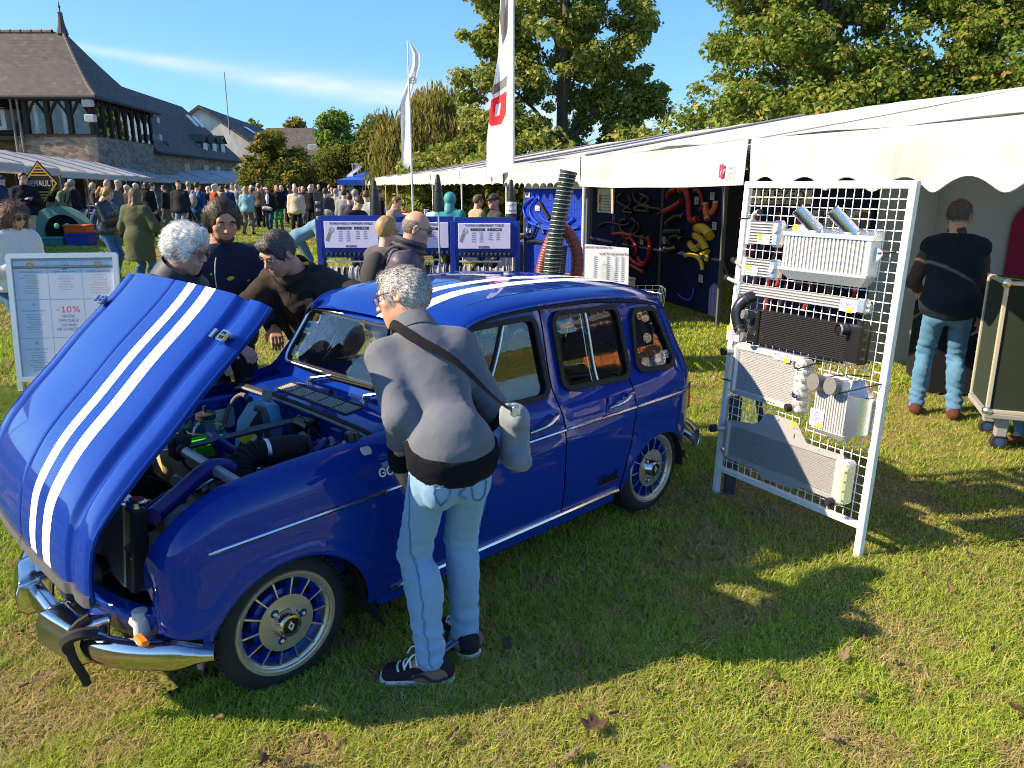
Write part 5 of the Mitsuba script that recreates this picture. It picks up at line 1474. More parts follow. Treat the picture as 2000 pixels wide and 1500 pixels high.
PUR, RED_ = (.10, .08, .38), (.75, .05, .12)


def build_rack():
    t = thing('display_rack', 'white metal grid rack standing on the grass right of the car', 'rack')
    H, Wd = 1.83, .955
    ps = [cbox((-.036, -.03, -.02), (0, H, .016), .003), cbox((Wd, -.03, -.02), (Wd + .036, H, .016), .003), cbox((-.036, H, -.02), (Wd + .036, H + .036, .016), .003), cbox((0, .150, -.02), (Wd, .180, .016), .003)]
    for nme, m in zip(('post', 'post', 'top_rail', 'bottom_rail'), ps):
        obj(nme, rk(m), 'gloss', t, col=WHITE)
    for a in np.linspace(0, Wd, 21)[1:-1]:
        obj('wire', rk(rod((a, .17, .004), (a, H, .004), .0027, 6)), 'gloss', t, col=WHITE)
    for b in np.linspace(.18, H, 35)[1:-1]:
        obj('wire', rk(rod((0, b, -.002), (Wd, b, -.002), .0027, 6)), 'gloss', t, col=WHITE)
    # back props of dark wood
    for a in (.03, Wd - .03):
        p = RL + RW * a + RU * 1.2; q = RL + RW * a - Rn0 * .42
        if a < .5:
            obj('prop', rod(p - RNN * .03, q, .02, 6), 'matte', t, col=(.045, .045, .05))
            obj('prop', mv(cbox((-.03, -.03, 0), (.03, .03, .62), .004), RL + RW * .035 - Rn0 * .06), 'matte', t, col=(.05, .05, .055))
    for a, b in ((-.02, 1.66), (-.02, .72)):
        obj('cable_tie', rk(tube([(a - .022, b, .02), (a + .06, b + .004, .022), (a + .085, b - .002, .01)], .004, 5)), 'rubber', t)
    G = 'radiators hung on the white rack'
    # two small oil coolers
    for (a0, b0, a1, b1, lbl, txt, up) in ((.078, 1.525, .235, 1.652, 'upper small silver oil cooler with bent pipe at the top left of the rack', 'SIMCA 1100', True), (.074, 1.350, .240, 1.444, 'lower small silver oil cooler with a pipe sticking out to the left', 'SIMCA 1000', False)):
        r = thing('oil_cooler', lbl, 'oil cooler', G)
        core(r, a0, b0, a1, b1, .012, .055, True, .0155, (.62, .63, .65), (.10, .10, .11))
        obj('end_tank', rk(cbox((a0 - .026, b0 - .006, .008), (a0, b1 + .006, .058), .004)), 'metal', r, col=ALU)
        obj('end_tank', rk(cbox((a1, b0 - .008, .008), (a1 + .058, b1 + .008, .068), .014)), 'bright_metal', r)
        obj('boss', rk(mv(lathe([(0, .018), (.016, .017), (.020, .01), (.02, 0)], 14), (a1 + .035, (b0 + b1) / 2 + (.02 if up else 0), .066))), 'metal', r, col=(.6, .6, .6))
        if up:
            pth = spline([(a0 - .01, b1, .03), (a0 - .004, b1 + .03, .035), (a0 + .03, b1 + .05, .04), (a0 + .06, b1 + .05, .06)], 14)
        else:
            pth = [(a0 - .02, b0 + .035, .03), (a0 - .085, b1 - .02, .06)]
        obj('pipe', rk(tube(pth, .012, 10)), 'metal', r, col=(.55, .56, .57), smooth=50)
        obj('cap', rk(tube([A(pth[-1]) - .5 * (A(pth[-1]) - A(pth[-2])) * .2, A(pth[-1]) + (A(pth[-1]) - A(pth[-2])) / np.linalg.norm(A(pth[-1]) - A(pth[-2])) * .018], .015, 10)), 'rubber', r)
        label_card(r, a0 + .105 if up else a0 + .05, b0 + .026, .058, .085, .045, [(txt, .012, .006, PUR), ('REFROIDISSEUR', .006, -.010, RED_)], (-.025, .02))
    # the big intercooler with two pipes
    r = thing('intercooler', 'large silver intercooler with two open pipes pointing up, at the top of the rack', 'intercooler', G)
    a0, b0, a1, b1 = .352, 1.422, .846, 1.586
    core(r, a0 + .012, b0, a1 - .012, b1, .012, .085, False, .0228, (.74, .75, .76), (.30, .31, .32))
    obj('side_plate', rk(cbox((a0 - .004, b0 - .01, .008), (a0 + .012, b1 + .01, .088), .003)), 'metal', r, col=ALU)
    obj('side_plate', rk(cbox((a1 - .012, b0 - .01, .008), (a1 + .012, b1 + .01, .088), .003)), 'metal', r, col=ALU)
    top = trimesh.convex.convex_hull(A([(a, b, z) for a in (a0 - .012, a1 + .020) for b, z in ((b1, .006), (b1, .095), (b1 + .022, .095), (b1 + .045, .02), (b1 + .045, .006))]))
    obj('header', rk(arr(top)), 'bright_metal', r, smooth=20)
    bot = trimesh.convex.convex_hull(A([(a, b, z) for a, b, z in [(a0 - .02, b0, .006), (a0 - .02, b0, .10), (a1 + .015, b0, .10), (a1 + .015, b0, .006), (a0 - .02, b0 - .014, .10), (a1 + .015, b0 - .014, .10), (a0 + .03, b0 - .062, .06), (a1 - .03, b0 - .062, .06), (a0 + .03, b0 - .062, .006), (a1 - .03, b0 - .062, .006)]]))
    obj('footer', rk(arr(bot)), 'metal', r, col=(.50, .56, .62), smooth=20)
    for a in (.522, .728):
        p0, p1 = A([a, b1 + .030, .05]), A([a - .075, b1 + .135, .135])
        d = (p1 - p0) / np.linalg.norm(p1 - p0)
        obj('pipe', rk(cat([tube([p0, p1], .033, 24, caps=False), tube([p1, p0], .0305, 24, caps=False), tube([p1 - d * .004, p1], .0345, 24, caps=False)])), 'bright_metal', r, smooth=50)
    br = Polygon([(0, -.04), (.022, -.035), (.04, -.01), (.04, .008), (.02, .02), (0, .03)]).difference(Point(.026, -.004).buffer(.007))
    obj('bracket', rk(mv(extr(br, .003), (a1 + .012, 1.53, .05))), 'metal', r, col=ALU)
    obj('cable_tie', rk(tube([(a1 + .03, 1.53, .06), (a1 + .07, 1.535, .04), (a1 + .085, 1.54, .0)], .004, 5)), 'rubber', r)
    label_card(r, a0 + .07, b1 + .046, .052, .10, .02, [('INTERCOOLER', .008, 0, PUR)], (-.04, 0))
    # long slim oil cooler
    r = thing('slim_cooler', 'long slim silver cooler running the width of the rack', 'oil cooler', G)
    core(r, .045, 1.240, .800, 1.299, .012, .045, True, .0148, (.60, .61, .62), (.16, .16, .17))
    obj('end_tank', rk(cbox((.020, 1.232, .008), (.045, 1.306, .05), .004)), 'metal', r, col=(.45, .46, .48))
    obj('end_tank', rk(cbox((.800, 1.232, .008), (.850, 1.306, .055), .008)), 'bright_metal', r)
    obj('end_plate', rk(cbox((-.005, 1.24, .02), (.018, 1.285, .03), .003)), 'metal', r, col=(.25, .45, .75))
    obj('pipe', rk(tube([(.02, 1.296, .03), (-.055, 1.322, .06)], .011, 10)), 'metal', r, col=ALU, smooth=50)
    obj('cap', rk(tube([(-.05, 1.320, .058), (-.066, 1.326, .064)], .015, 10)), 'rubber', r)
    for b in (1.250, 1.275):
        obj('union', rk(mv(lathe([(0, .03), (.009, .03), (.012, .022), (.012, 0)], 10), (.845, b, .03), R=rot([0, 1, 0], 1.2))), 'metal', r, col=(.35, .36, .38))
    label_card(r, .752, 1.262, .047, .095, .058, [('ALPINE A310', .015, .008, PUR), ('REFROIDISSEUR', .007, -.008, RED_)], (.01, -.022))
    # black radiator
    r = thing('black_radiator', 'black radiator with capped side pipes in the middle of the rack', 'radiator', G)
    core(r, .225, .992, .790, 1.165, .012, .060, True, .0098, (.045, .045, .047), (.006, .006, .007))
    bk = (.012, .012, .013)
    obj('end_tank', rk(cbox((.175, .985, .008), (.225, 1.172, .075), .008)), 'gloss', r, col=bk)
    obj('end_tank', rk(cbox((.790, .985, .008), (.880, 1.180, .090), .010)), 'gloss', r, col=bk)
    obj('rail', rk(cbox((.200, 1.165, .010), (.81, 1.172, .062), .002)), 'gloss', r, col=bk); obj('rail', rk(cbox((.200, .985, .010), (.81, .992, .062), .002)), 'gloss', r, col=bk)
    for a, b, c in ((.190, 1.135, 'rubber'), (.200, 1.010, 'rubber')):
        obj('spout', rk(tube([(a, b, .06), (a - .03, b + .004, .12)], .022, 16)), 'gloss', r, col=bk, smooth=50)
        obj('cap', rk(tube([(a - .025, b + .003, .108), (a - .034, b + .005, .128)], .026, 16)), 'metal', r, col=(.25, .25, .26), smooth=50)
    obj('spout', rk(cat([tube([(.80, 1.150, .07), (.775, 1.150, .13)], .026, 18, caps=False), tube([(.775, 1.150, .13), (.78, 1.150, .11)], .020, 18)])), 'gloss', r, col=bk, smooth=50)
    obj('spout_lip', rk(tube([(.778, 1.150, .122), (.774, 1.150, .132)], .0275, 18, caps=False)), 'bright_metal', r)
    obj('filler', rk(tube([(.84, 1.17, .05), (.84, 1.20, .05)], .02, 14)), 'gloss', r, col=bk)
    el = spline([(.135, 1.235, .02), (.105, 1.215, .055), (.080, 1.165, .080), (.085, 1.105, .085), (.125, 1.035, .085)], 24)
    e = tag(obj('elbow_hose', rk(tube(el, .036, 20)), 'gloss', col=bk, smooth=60), 'shiny black elbow hose beside the black radiator', 'hose')
    obj('clip', rk(tube([el[20], el[21]], .039, 20, caps=False)), 'gloss', e, col=(.03, .03, .03))
    obj('clip', rk(tube([el[4], el[5]], .039, 20, caps=False)), 'gloss', e, col=(.03, .03, .03))
    label_card(t, .002, 1.000, .018, .095, .082, [('KIT', .010, .026, PUR), ('SUPER 5', .010, .010, PUR), ('TURBO', .010, -.004, PUR), ('DURITE', .006, -.018, RED_), ('SILICONE', .006, -.028, RED_)], (-.035, .03))
    # silver radiator with card
    r = thing('silver_radiator', 'silver radiator with a price card on its top rail, left below the black one', 'radiator', G)
    core(r, .092, .690, .508, .925, .012, .045, True, .0090, (.62, .63, .64), (.28, .28, .29))
    obj('top_rail', rk(cbox((.070, .925, .008), (.535, .958, .052), .003)), 'metal', r, col=ALU); obj('bottom_rail', rk(cbox((.070, .658, .008), (.53, .690, .052), .003)), 'metal', r, col=(.66, .67, .68))
    for a in np.linspace(.30, .38, 5):
        obj('slot', rk(mv(extr(Point(0, 0).buffer(.004), .001), (a, .674, .0525))), 'rubber', r)
    obj('end_tank', rk(cbox((.048, .665, .008), (.090, .95, .060), .012)), 'metal', r, col=ALU)
    tnk = [mv(cbox((.512, .66 + i * .042, .006), (.578, .70 + i * .042, .088 - .006 * (i % 2)), .014)) for i in range(7)]
    obj('end_tank', rk(cat(tnk)), 'metal', r, col=(.68, .69, .68), smooth=30)
    obj('seam', rk(cbox((.506, .66, .05), (.516, .95, .066), .002)), 'metal', r, col=(.75, .75, .75))
    for a, b in ((.050, .905), (.545, .690)):
        obj('spout', rk(tube([(a, b, .05), (a - .03, b - .004, .10)], .019, 14)), 'metal', r, col=(.5, .5, .5), smooth=50); obj('cap', rk(tube([(a - .024, b - .003, .088), (a - .036, b - .005, .112)], .022, 14)), 'rubber', r)
    obj('plug', rk(mv(lathe([(0, .03), (.012, .03), (.014, .02), (.022, .018), (.022, 0)], 8), (.545, .765, .08))), 'bright_metal', r, smooth=20)
    obj('cable_tie', rk(tube(spline([(.49, .93, .06), (.54, .905, .095), (.58, .925, .07), (.61, .935, .0)], 12), .004, 5)), 'rubber', r)
    label_card(r, .40, .940, .055, .11, .042, [('RENAULT 4L', .012, .006, PUR), ('ALUMINIUM', .007, -.010, RED_)], (.03, -.016))
    # block-shaped intercooler
    r = thing('block_intercooler', 'deep silver block intercooler with two grey capped spouts, low right on the rack', 'intercooler', G)
    core(r, .672, .625, .864, .835, .012, .105, False, .0148, (.74, .75, .76), (.34, .35, .36))
    obj('header', rk(arr(trimesh.convex.convex_hull(A([(a, b, z) for a, b, z in [(.668, .835, .008), (.868, .835, .008), (.668, .835, .110), (.868, .835, .110), (.672, .905, .05), (.84, .905, .05), (.672, .905, .008), (.84, .905, .008)]])))), 'bright_metal', r, smooth=20)
    obj('footer', rk(arr(trimesh.convex.convex_hull(A([(a, b, z) for a, b, z in [(.668, .625, .008), (.868, .625, .008), (.668, .625, .110), (.868, .625, .110), (.70, .595, .07), (.84, .585, .07), (.70, .595, .008), (.84, .585, .008)]])))), 'metal', r, col=ALU, smooth=20)
    obj('side_tank', rk(arr(trimesh.convex.convex_hull(A([(.866, .63, .005), (.866, .63, .112), (.866, .84, .112), (.866, .84, .005), (.945, .645, .06), (.945, .83, .06), (.945, .645, .005), (.945, .83, .005), (.93, .64, .10), (.93, .835, .10)])))), 'bright_metal', r, smooth=40)
    obj('shoulder', rk(arr(trimesh.convex.convex_hull(A([(.866, .84, .112), (.945, .835, .06), (.84, .90, .05), (.88, .91, .02), (.866, .84, .0), (.945, .835, .0)])))), 'bright_metal', r)
    for a in (.712, .812):
        obj('spout', rk(tube([(a, .862, .07), (a - .015, .872, .155)], .038, 24)), 'metal', r, col=(.5, .5, .5), smooth=50); obj('cap', rk(tube([(a - .010, .869, .128), (a - .017, .873, .165)], .043, 24)), 'plastic', r, col=(.17, .17, .175), smooth=50)
    for pts in ([(.76, .91, .12), (.80, .925, .10), (.86, .93, .04), (.90, .93, 0)], [(.80, .83, .165), (.85, .85, .13), (.92, .885, .08), (.97, .91, .02)]):
        obj('cable_tie', rk(tube(spline(pts, 10), .004, 5)), 'rubber', r)
    label_card(r, .705, .680, .108, .082, .088, [('RENAULT', .011, .030, PUR), ('SUPER 5 GT', .010, .014, PUR), ('TURBO', .011, -.001, PUR), ('ECHANGEUR AIR', .006, -.015, RED_), ('ALU', .006, -.026, RED_)], (.022, -.034))
    # wide radiator at the bottom with a bracket hump
    r = thing('wide_radiator', 'wide low radiator with a humped top bracket at the bottom of the rack', 'radiator', G)
    core(r, .092, .290, .822, .470, .012, .045, True, .0086, (.50, .51, .53), (.22, .22, .23))
    hump = Polygon([(.07, .470), (.845, .478), (.845, .512), (.62, .512), (.545, .600), (.535, .605), (.415, .612), (.33, .600), (.295, .545), (.25, .520), (.07, .498)]).difference(unary_union([Point(.40, .585).buffer(.005), Point(.425, .586).buffer(.005), rrect(.535, .515, .543, .54, .002), Point(.53, .57).buffer(.004), Point(.55, .572).buffer(.004), Point(.70, .495).buffer(.004)]))
    obj('top_bracket', rk(mv(extr(hump, .003), (0, 0, .046))), 'metal', r, col=(.55, .57, .60))
    low = Polygon([(.07, .290), (.845, .290), (.845, .262), (.62, .262), (.57, .235), (.36, .225), (.31, .262), (.07, .262)])
    obj('bottom_bracket', rk(mv(extr(low, .003), (0, 0, .046))), 'metal', r, col=(.50, .52, .55))
    obj('end_tank', rk(cbox((.055, .268, .008), (.090, .490, .062), .012)), 'metal', r, col=(.45, .46, .48))
    tk = obj('end_tank', rk(cbox((.825, .262, .008), (.905, .495, .085), .012)), 'metal', r, col=ALU, smooth=30)
    obj('clear_tube', rk(cbox((.868, .268, .03), (.908, .475, .10), .012)), 'plastic', r, col=(.62, .66, .36), smooth=30)
    for b in (.30, .35, .40, .45):
        obj('weld', rk(cbox((.872, b - .004, .100), (.904, b + .004, .104), .001)), 'metal', r, col=(.8, .8, .75))
    for a, b in ((.045, .44), (.880, .275)):
        obj('spout', rk(tube([(a, b, .06), (a - .03, b - .002, .12)], .02, 14)), 'metal', r, col=(.4, .4, .4), smooth=50); obj('cap', rk(tube([(a - .022, b, .10), (a - .036, b - .003, .130)], .023, 14)), 'rubber', r)
    obj('plug', rk(mv(lathe([(0, .02), (.010, .02), (.016, .012), (.016, 0)], 8), (.065, .315, .06))), 'bright_metal', r)
    obj('spike', rk(tube([(.848, .50, .05), (.835, .535, .06)], .006, 6)), 'plastic', r, col=(.8, .8, .78))
    obj('yellow_spot', rk(mv(box((-.016, -.011, 0), (.016, .011, .001)), (.52, .590, .050))), 'matte', r, col=(.85, .62, .03))


# ---------------------------------------------------------------- hose boards under the tents
def build_hose_boards():
    NAVY = (.007, .013, .048)
    ex, nx_ = A([*RE, 0.]), A([*RN, 0.])
    def board(label, s0, s1, d, z0, z1, col, seed):
        """A mesh panel standing along the row; returns a mapper (a along the row from its near end, b up, c towards the lawn)."""
        O = rt(s0, d); Rm = frame(ex, A([0, 0, 1.]), -nx_)
        L = s1 - s0
        b = thing('hose_board', label, 'display board', 'hose display boards in the tents')
        M = lambda m: mv(m, O, R=Rm)
        obj('panel', M(box((0, z0, -.03), (L, z1, -.006))), 'matte', b, col=col)
        for k in range(int(L / .1) + 1):
            obj('wire', M(rod((k * .1, z0, 0), (k * .1, z1, 0), .0028, 5)), 'matte', b, col=tuple(A(col) * 1.5))
        for k in range(int((z1 - z0) / .1) + 1):
            obj('wire', M(rod((0, z0 + k * .1, .002), (L, z0 + k * .1, .002), .0028, 5)), 'matte', b, col=tuple(A(col) * 1.5))
        for a in (0, L):
            obj('leg', M(cbox((a - .02, -.05, -.035), (a + .02, z1 + .02, .012), .004)), 'matte', b, col=(.10, .105, .10))
            obj('stay', M(rod((a, .9, -.02), (a + .02, 0, -.45), .012, 6)), 'matte', b, col=(.10, .105, .10))
        obj('header', M(box((.02, z1, -.02), (L - .02, z1 + .10, .006))), 'matte', b, col=(.52, .49, .38))
        obj('print', M(mv(text('CLASSIC AND RACING', .045, .001, True), (L / 2, z1 + .045, .007), R=None)), 'matte', b, col=(.05, .05, .05)) if s0 > 3 else obj('print', M(mv(mv(text('FLEXEO RACING', .05, .001, True), s=(-1, 1, -1)), (L / 2, z1 + .045, .009), R=frame((-1, 0, 0), (0, 1, 0), (0, 0, -1)))), 'matte', b, col=(.05, .05, .05))
        return b, M, L
    def card(b, M, a, bb, w=.10, h=.11, lines=3):
        k = obj('card', M(box((a - w / 2, bb - h / 2, .012), (a + w / 2, bb + h / 2, .015))), 'matte', b, col=(.50, .50, .46))
        for i in range(lines):
            obj('print', M(box((a - w * .36, bb + h * .28 - i * h * .26 - .006, .0155), (a + w * (.36 - .12 * (i % 2)), bb + h * .28 - i * h * .26 + .006, .016))), 'matte', k, col=(.12, .12, .14))
    def hose(M, pts, r, col, label, ends=None, key='hose'):
        t = thing(key, label, 'hose', 'silicone hoses hanging on the boards')
        P = spline([(*p, .012 + r) if len(p) == 2 else p for p in pts], 26)
        obj('hose_body', M(tube(P, r, 12)), 'plastic', t, col=col, smooth=60)
        if ends is not None:
            for i, j in ((0, 1), (-1, -2)):
                d = (P[i] - P[j]) / np.linalg.norm(P[i] - P[j])
                obj('clamp_ring', M(tube([P[i] - d * r * .7, P[i] - d * r * .2], r * 1.12, 12, caps=False)), 'metal', t, col=ends)
    RED, YEL, ORA, BLK, BLU = (.36, .012, .02), (.62, .42, .03), (.62, .13, .03), (.010, .010, .012), (.02, .05, .55)
    # the board of coloured hoses (right), mapping: a runs away from the camera, i.e. to the left
    b, M, L = board('dark blue board with red, orange, yellow and black hoses, left of the white rack', 3.62, 5.40, 1.88, .14, 1.90, NAVY, 1)
    m_ = lambda x: L * (1 - x)     # x: fraction from the left edge seen from the lawn
    H = lambda u, v: (m_((u - 1320) / (1940 - 1320)), .14 + (1180 - v) / (1180 - 185) * 1.70)
    hose(M, [H(1400, 285), H(1425, 235), H(1490, 225)], .034, RED, 'short red bent hose at the top left of the coloured board')
    hose(M, [H(1370, 400), H(1440, 375), H(1560, 310)], .040, RED, 'thick straight red hose under the bent ones, on the coloured board')
    hose(M, [H(1540, 220), H(1610, 235), H(1640, 330), H(1650, 410), H(1735, 440)], .042, RED, 'long red hose with double bend and bright clamp', (.5, .5, .42))
    hose(M, [H(1680, 225), H(1740, 250), H(1760, 330), H(1740, 375)], .026, (.25, .01, .03), 'thin dark red hook-shaped hose on the coloured board')
    hose(M, [H(1800, 310), H(1810, 380), H(1830, 440)], .040, ORA, 'left orange hose of the pair', (.5, .5, .42))
    hose(M, [H(1890, 295), H(1885, 340), H(1855, 385)], .036, ORA, 'right orange hose of the pair', (.5, .5, .42))
    hose(M, [H(1745, 515), H(1830, 520), H(1880, 570)], .062, YEL, 'fattest yellow elbow hose, uppermost of the yellow ones', (.35, .26, .02))
    hose(M, [H(1720, 570), H(1790, 600), H(1850, 690)], .052, YEL, 'yellow hose with black open end', (.02, .02, .02))
    hose(M, [H(1675, 635), H(1720, 675), H(1775, 640)], .045, YEL, 'U-shaped yellow hose on the coloured board', (.35, .26, .02))
    hose(M, [H(1625, 745), H(1720, 735), H(1790, 780), H(1805, 835)], .030, YEL, 'longest thin yellow hose with a bend, lowest of the yellow ones')
    hose(M, [H(1785, 710), H(1840, 715), H(1835, 755)], .030, YEL, 'small yellow stub hose beside the thin one')
    for pts, n_ in (([H(1410, 500), H(1500, 440), H(1590, 430)], 'uppermost black hose on the coloured board'), ([H(1400, 570), H(1480, 560), H(1580, 550)], 'second black hose from the top of the coloured board'), ([H(1440, 650), H(1500, 600), H(1580, 620)], 'third black hose of the coloured board, arched'), ([H(1400, 720), H(1470, 715), H(1530, 680)], 'lowest black hose of the coloured board')):
        hose(M, pts, .034, BLK, n_, (.3, .3, .26))
    hose(M, [H(1560, 1080), H(1600, 1100), H(1700, 1090), H(1720, 1000)], .016, BLU, 'thin blue hose low on the coloured board')
    for u, v in ((1690, 300), (1835, 262), (1365, 650), (1870, 485), (1775, 910)):
        card(b, M, *H(u, v), .11, .10)
    # the board of black hoses beside it
    b, M, L = board('dark blue board of thin black hoses with a colour chart, behind the white sheet', 5.46, 8.4, 1.90, .14, 1.90, NAVY, 2)
    H = lambda u, v: (L * (1 - (u - 640) / (1310 - 640)), .14 + (1130 - v) / (1130 - 185) * 1.70)
    k = obj('colour_chart', M(box((*(A(H(890, 445))), .014), (*(A(H(710, 210))), .018))), 'matte', b, col=(.56, .54, .42))
    for i, c in enumerate(((.10, .25, .35), (.40, .02, .03), (.40, .02, .03), (.45, .30, .03), (.45, .30, .03), (.02, .22, .08))):
        obj('swatch', M(box((*(A(H(760, 270 + i * 28 + 22))), .018), (*(A(H(728, 270 + i * 28))), .0195))), 'matte', k, col=c)
        obj('print', M(box((*(A(H(860, 270 + i * 28 + 16))), .018), (*(A(H(775, 270 + i * 28 + 4))), .0195))), 'matte', k, col=(.25, .30, .30))
    g = np.random.default_rng(9)
    for i in range(9):
        u0, v0 = 960 + 55 * (i % 5) + 20 * g.random(), (240, 470)[i // 5] + 40 * g.random()
        hose(M, [H(u0, v0), H(u0 + 40 * g.normal() + 20, v0 + 60), H(u0 + 60 * g.normal(), v0 + 120), H(u0 + 120 * g.random(), v0 + 150)], .022, BLK, 'thin black moulded hose on the dark board behind the white sheet')
    hose(M, [H(740, 590), H(800, 545), H(930, 540), H(1060, 520)], .02, BLK, 'long black hose running level below the colour chart')
    hose(M, [H(900, 640), H(980, 622), H(1090, 632)], .028, (.45, .015, .02), 'upper thin red pipe right of the white sheet')
    hose(M, [H(1035, 690), H(1110, 690), H(1130, 760), H(1120, 800)], .026, (.50, .02, .03), 'red pipe curving down beside the white sheet')
    hose(M, [H(1225, 620), H(1245, 700), H(1225, 820), H(1150, 810)], .030, (.50, .02, .03), 'J-shaped red pipe at the right of the dark board')
    hose(M, [H(1000, 780), H(1100, 850), H(1160, 875), H(1215, 850)], .030, (.55, .02, .03), 'bent bright red pipe below the J-shaped one')
    hose(M, [H(1020, 880), H(1100, 900), H(1200, 930)], .028, (.45, .02, .03), 'lowest level red pipe on the dark board')
    card(b, M, *H(1160, 655), .13, .14)
    # the sunlit board under the front edge of the tents
    b, M, L = board('sunlit bright blue board with big looping blue hoses', 4.05, 6.95, .16, .14, 1.80, (.008, .035, .30), 3)
    H = lambda u, v: (L * (1 - (u - 80) / (620 - 80)), .95 + (830 - v) / (830 - 145) * .83)
    hose(M, [H(205, 230), H(120, 300), H(85, 400), H(110, 500), H(200, 580), H(320, 610), H(440, 560), H(540, 440)], .018, (.015, .06, .75), 'larger looping blue hose on the sunlit board')
    hose(M, [H(250, 262), H(175, 330), H(155, 420), H(195, 520), H(300, 580), H(420, 560), H(490, 430)], .017, (.015, .06, .70), 'smaller looping blue hose inside the larger loop')
    hose(M, [H(255, 290), H(300, 390), H(350, 490)], .026, BLK, 'straight black hose leaning across the sunlit board')
    hose(M, [H(255, 450), H(290, 500), H(380, 530), H(500, 560), H(580, 525)], .014, (.02, .05, .5), 'wavy dark blue hose low on the sunlit board')
    hose(M, [H(60, 800), H(110, 755), H(190, 720), H(200, 690), H(300, 680)], .022, BLK, 'black cranked hose at the lower left of the sunlit board')
    hose(M, [H(135, 825), H(180, 800), H(300, 785)], .026, BLK, 'lowest black cranked hose of the sunlit board')
    for u, v in ((120, 212), (220, 372), (130, 672)):
        card(b, M, *H(u, v), .24, .075)
    # tall ribbed duct hoses standing in a crate behind the car
    def ribbed(pts, r, c0, c1, label, n=70):
        t = thing('ribbed_hose', label, 'hose', 'ribbed duct hoses standing behind the car')
        P = spline(pts, n * 4 + 1)
        obj('duct', tube(P, r * (1 + .045 * np.sin(np.arange(n * 4 + 1) * np.pi / 2)), 16), 'plastic', t, col=c0, smooth=60)
        tn = np.gradient(P, axis=0); tn /= np.linalg.norm(tn, axis=1, keepdims=True)
        a = np.cross(tn, [0.3, 1, 0.1]); a /= np.linalg.norm(a, axis=1, keepdims=True); b_ = np.cross(tn, a); th = np.arange(n * 4 + 1) * (2 * np.pi / 4 / 2)
        coil = P + r * 1.05 * (np.cos(th)[:, None] * a + np.sin(th)[:, None] * b_)
        obj('wire_coil', tube(coil, .0045, 5), 'metal', t, col=c1, smooth=60)
        obj('rim', tube([P[-1] - tn[-1] * .02, P[-1]], r * 1.1, 16, caps=False), 'plastic', t, col=c0)
    ribbed([(.37, 7.8, .55), (.40, 7.8, 1.05), (.47, 7.8, 1.55), (.555, 7.8, 1.98)], .080, (.02, .035, .028), (.42, .47, .45), 'tall black duct hose with bright wire coil, leaning above the car roof')
    ribbed([(.28, 7.95, .60), (.30, 7.95, .95), (.38, 7.95, 1.26), (.50, 7.95, 1.42), (.62, 7.95, 1.30), (.66, 7.95, .95), (.66, 7.95, .60)], .062, (.20, .055, .045), (.36, .15, .13), 'brown duct hose bent into an arch behind the tall black one')
    ribbed([(.50, 7.95, .6), (.50, 7.95, 1.0), (.52, 7.95, 1.25)], .045, (.03, .03, .032), (.2, .2, .2), 'short dark duct hose under the brown arch')
    c = thing('wicker_tray', 'wooden slatted tray holding duct hoses behind the car roof', 'tray')
    obj('base', box((.25, 7.45, .50), (1.15, 8.1, .56)), 'wood', c)
    for k in range(4):
        obj('slat', cbox((.22, 7.40 + .002 * k, .57 + .10 * k), (1.18, 7.43, .65 + .10 * k), .006), 'wood', c)
        obj('slat', cbox((1.16, 7.44, .57 + .10 * k), (1.19, 8.12, .65 + .10 * k), .006), 'wood', c)
        obj('slat', cbox((.22, 8.09, .57 + .10 * k), (1.15, 8.12, .65 + .10 * k), .006), 'wood', c)
    for x, y in ((.25, 7.47), (1.12, 7.47), (.25, 8.06), (1.12, 8.06)):
        obj('leg', cbox((x - .03, y - .03, 0), (x + .03, y + .03, .55), .005), 'wood', c)
    g = np.random.default_rng(11)
    for i in range(9):
        x = .80 + .045 * i
        tag(obj('cork_offcut', mv(cbox((-.05, -.03, 0), (.05, .03, .03), .008), (x, 7.52 + .06 * g.random(), .935 + .012 * g.random()), rz=g.random() * 3), 'wood'), 'small brown cork block on the tray edge', 'block', 'cork blocks on the tray')
    s = thing('price_sheet', 'white printed sheet leaning on the tray above the car roof, sunlit', 'sign')
    P = A([[.70, 7.44, .90], [1.115, 7.38, .90], [1.115, 7.43, 1.265], [.70, 7.49, 1.30]])
    obj('sheet', thick(quad(*P), .006), 'matte', s, col=(.80, .80, .82))
    xx = (P[1] - P[0]) / np.linalg.norm(P[1] - P[0]); yy = (P[3] - P[0]) / np.linalg.norm(P[3] - P[0]); zz = np.cross(xx, yy); Rs = frame(xx, yy, zz)
    obj('print', mv(text('DURITES SILICONE 1M', .017, .001, True), P[3] + xx * .12 - yy * .03 + zz * .003, R=Rs), 'matte', s, col=(.35, .10, .12))
    obj('print', mv(text('DURITES SILICONE 1M', .017, .001, True), P[3] + xx * .27 - yy * .09 + zz * .003, R=Rs), 'matte', s, col=(.35, .10, .12))
    for cxx in (.10, .22, .30, .36):
        for i in range(13):
            obj('print', mv(box((-.016, -.003, 0), (.016, .003, .001)), P[3] + xx * cxx - yy * (.12 + .019 * i) + zz * .003, R=Rs), 'matte', s, col=(.25, .25, .30))
    tag(obj('clear_bottle', mv(lathe([(0, .19), (.012, .19), (.014, .17), (.03, .13), (.032, .0), (0, 0)], 16), (.88, 7.42, .955)), 'bottle_glass', smooth=40), 'clear plastic wrapped sample standing in front of the white sheet', 'bottle')
    # wire basket trolley behind the car tail
    w = thing('wire_basket', 'green wire basket behind the tail of the car', 'basket')
    c0 = A([1.52, 8.6, 0])
    for z, hw in ((.74, .17), (.55, .155), (.40, .145)):
        obj('rim', tube([c0 + A([x * hw, y * hw, z]) for x, y in ((-1, -1), (1, -1), (1, 1), (-1, 1))], .006, 6, closed=True), 'matte', w, col=(.16, .20, .17))
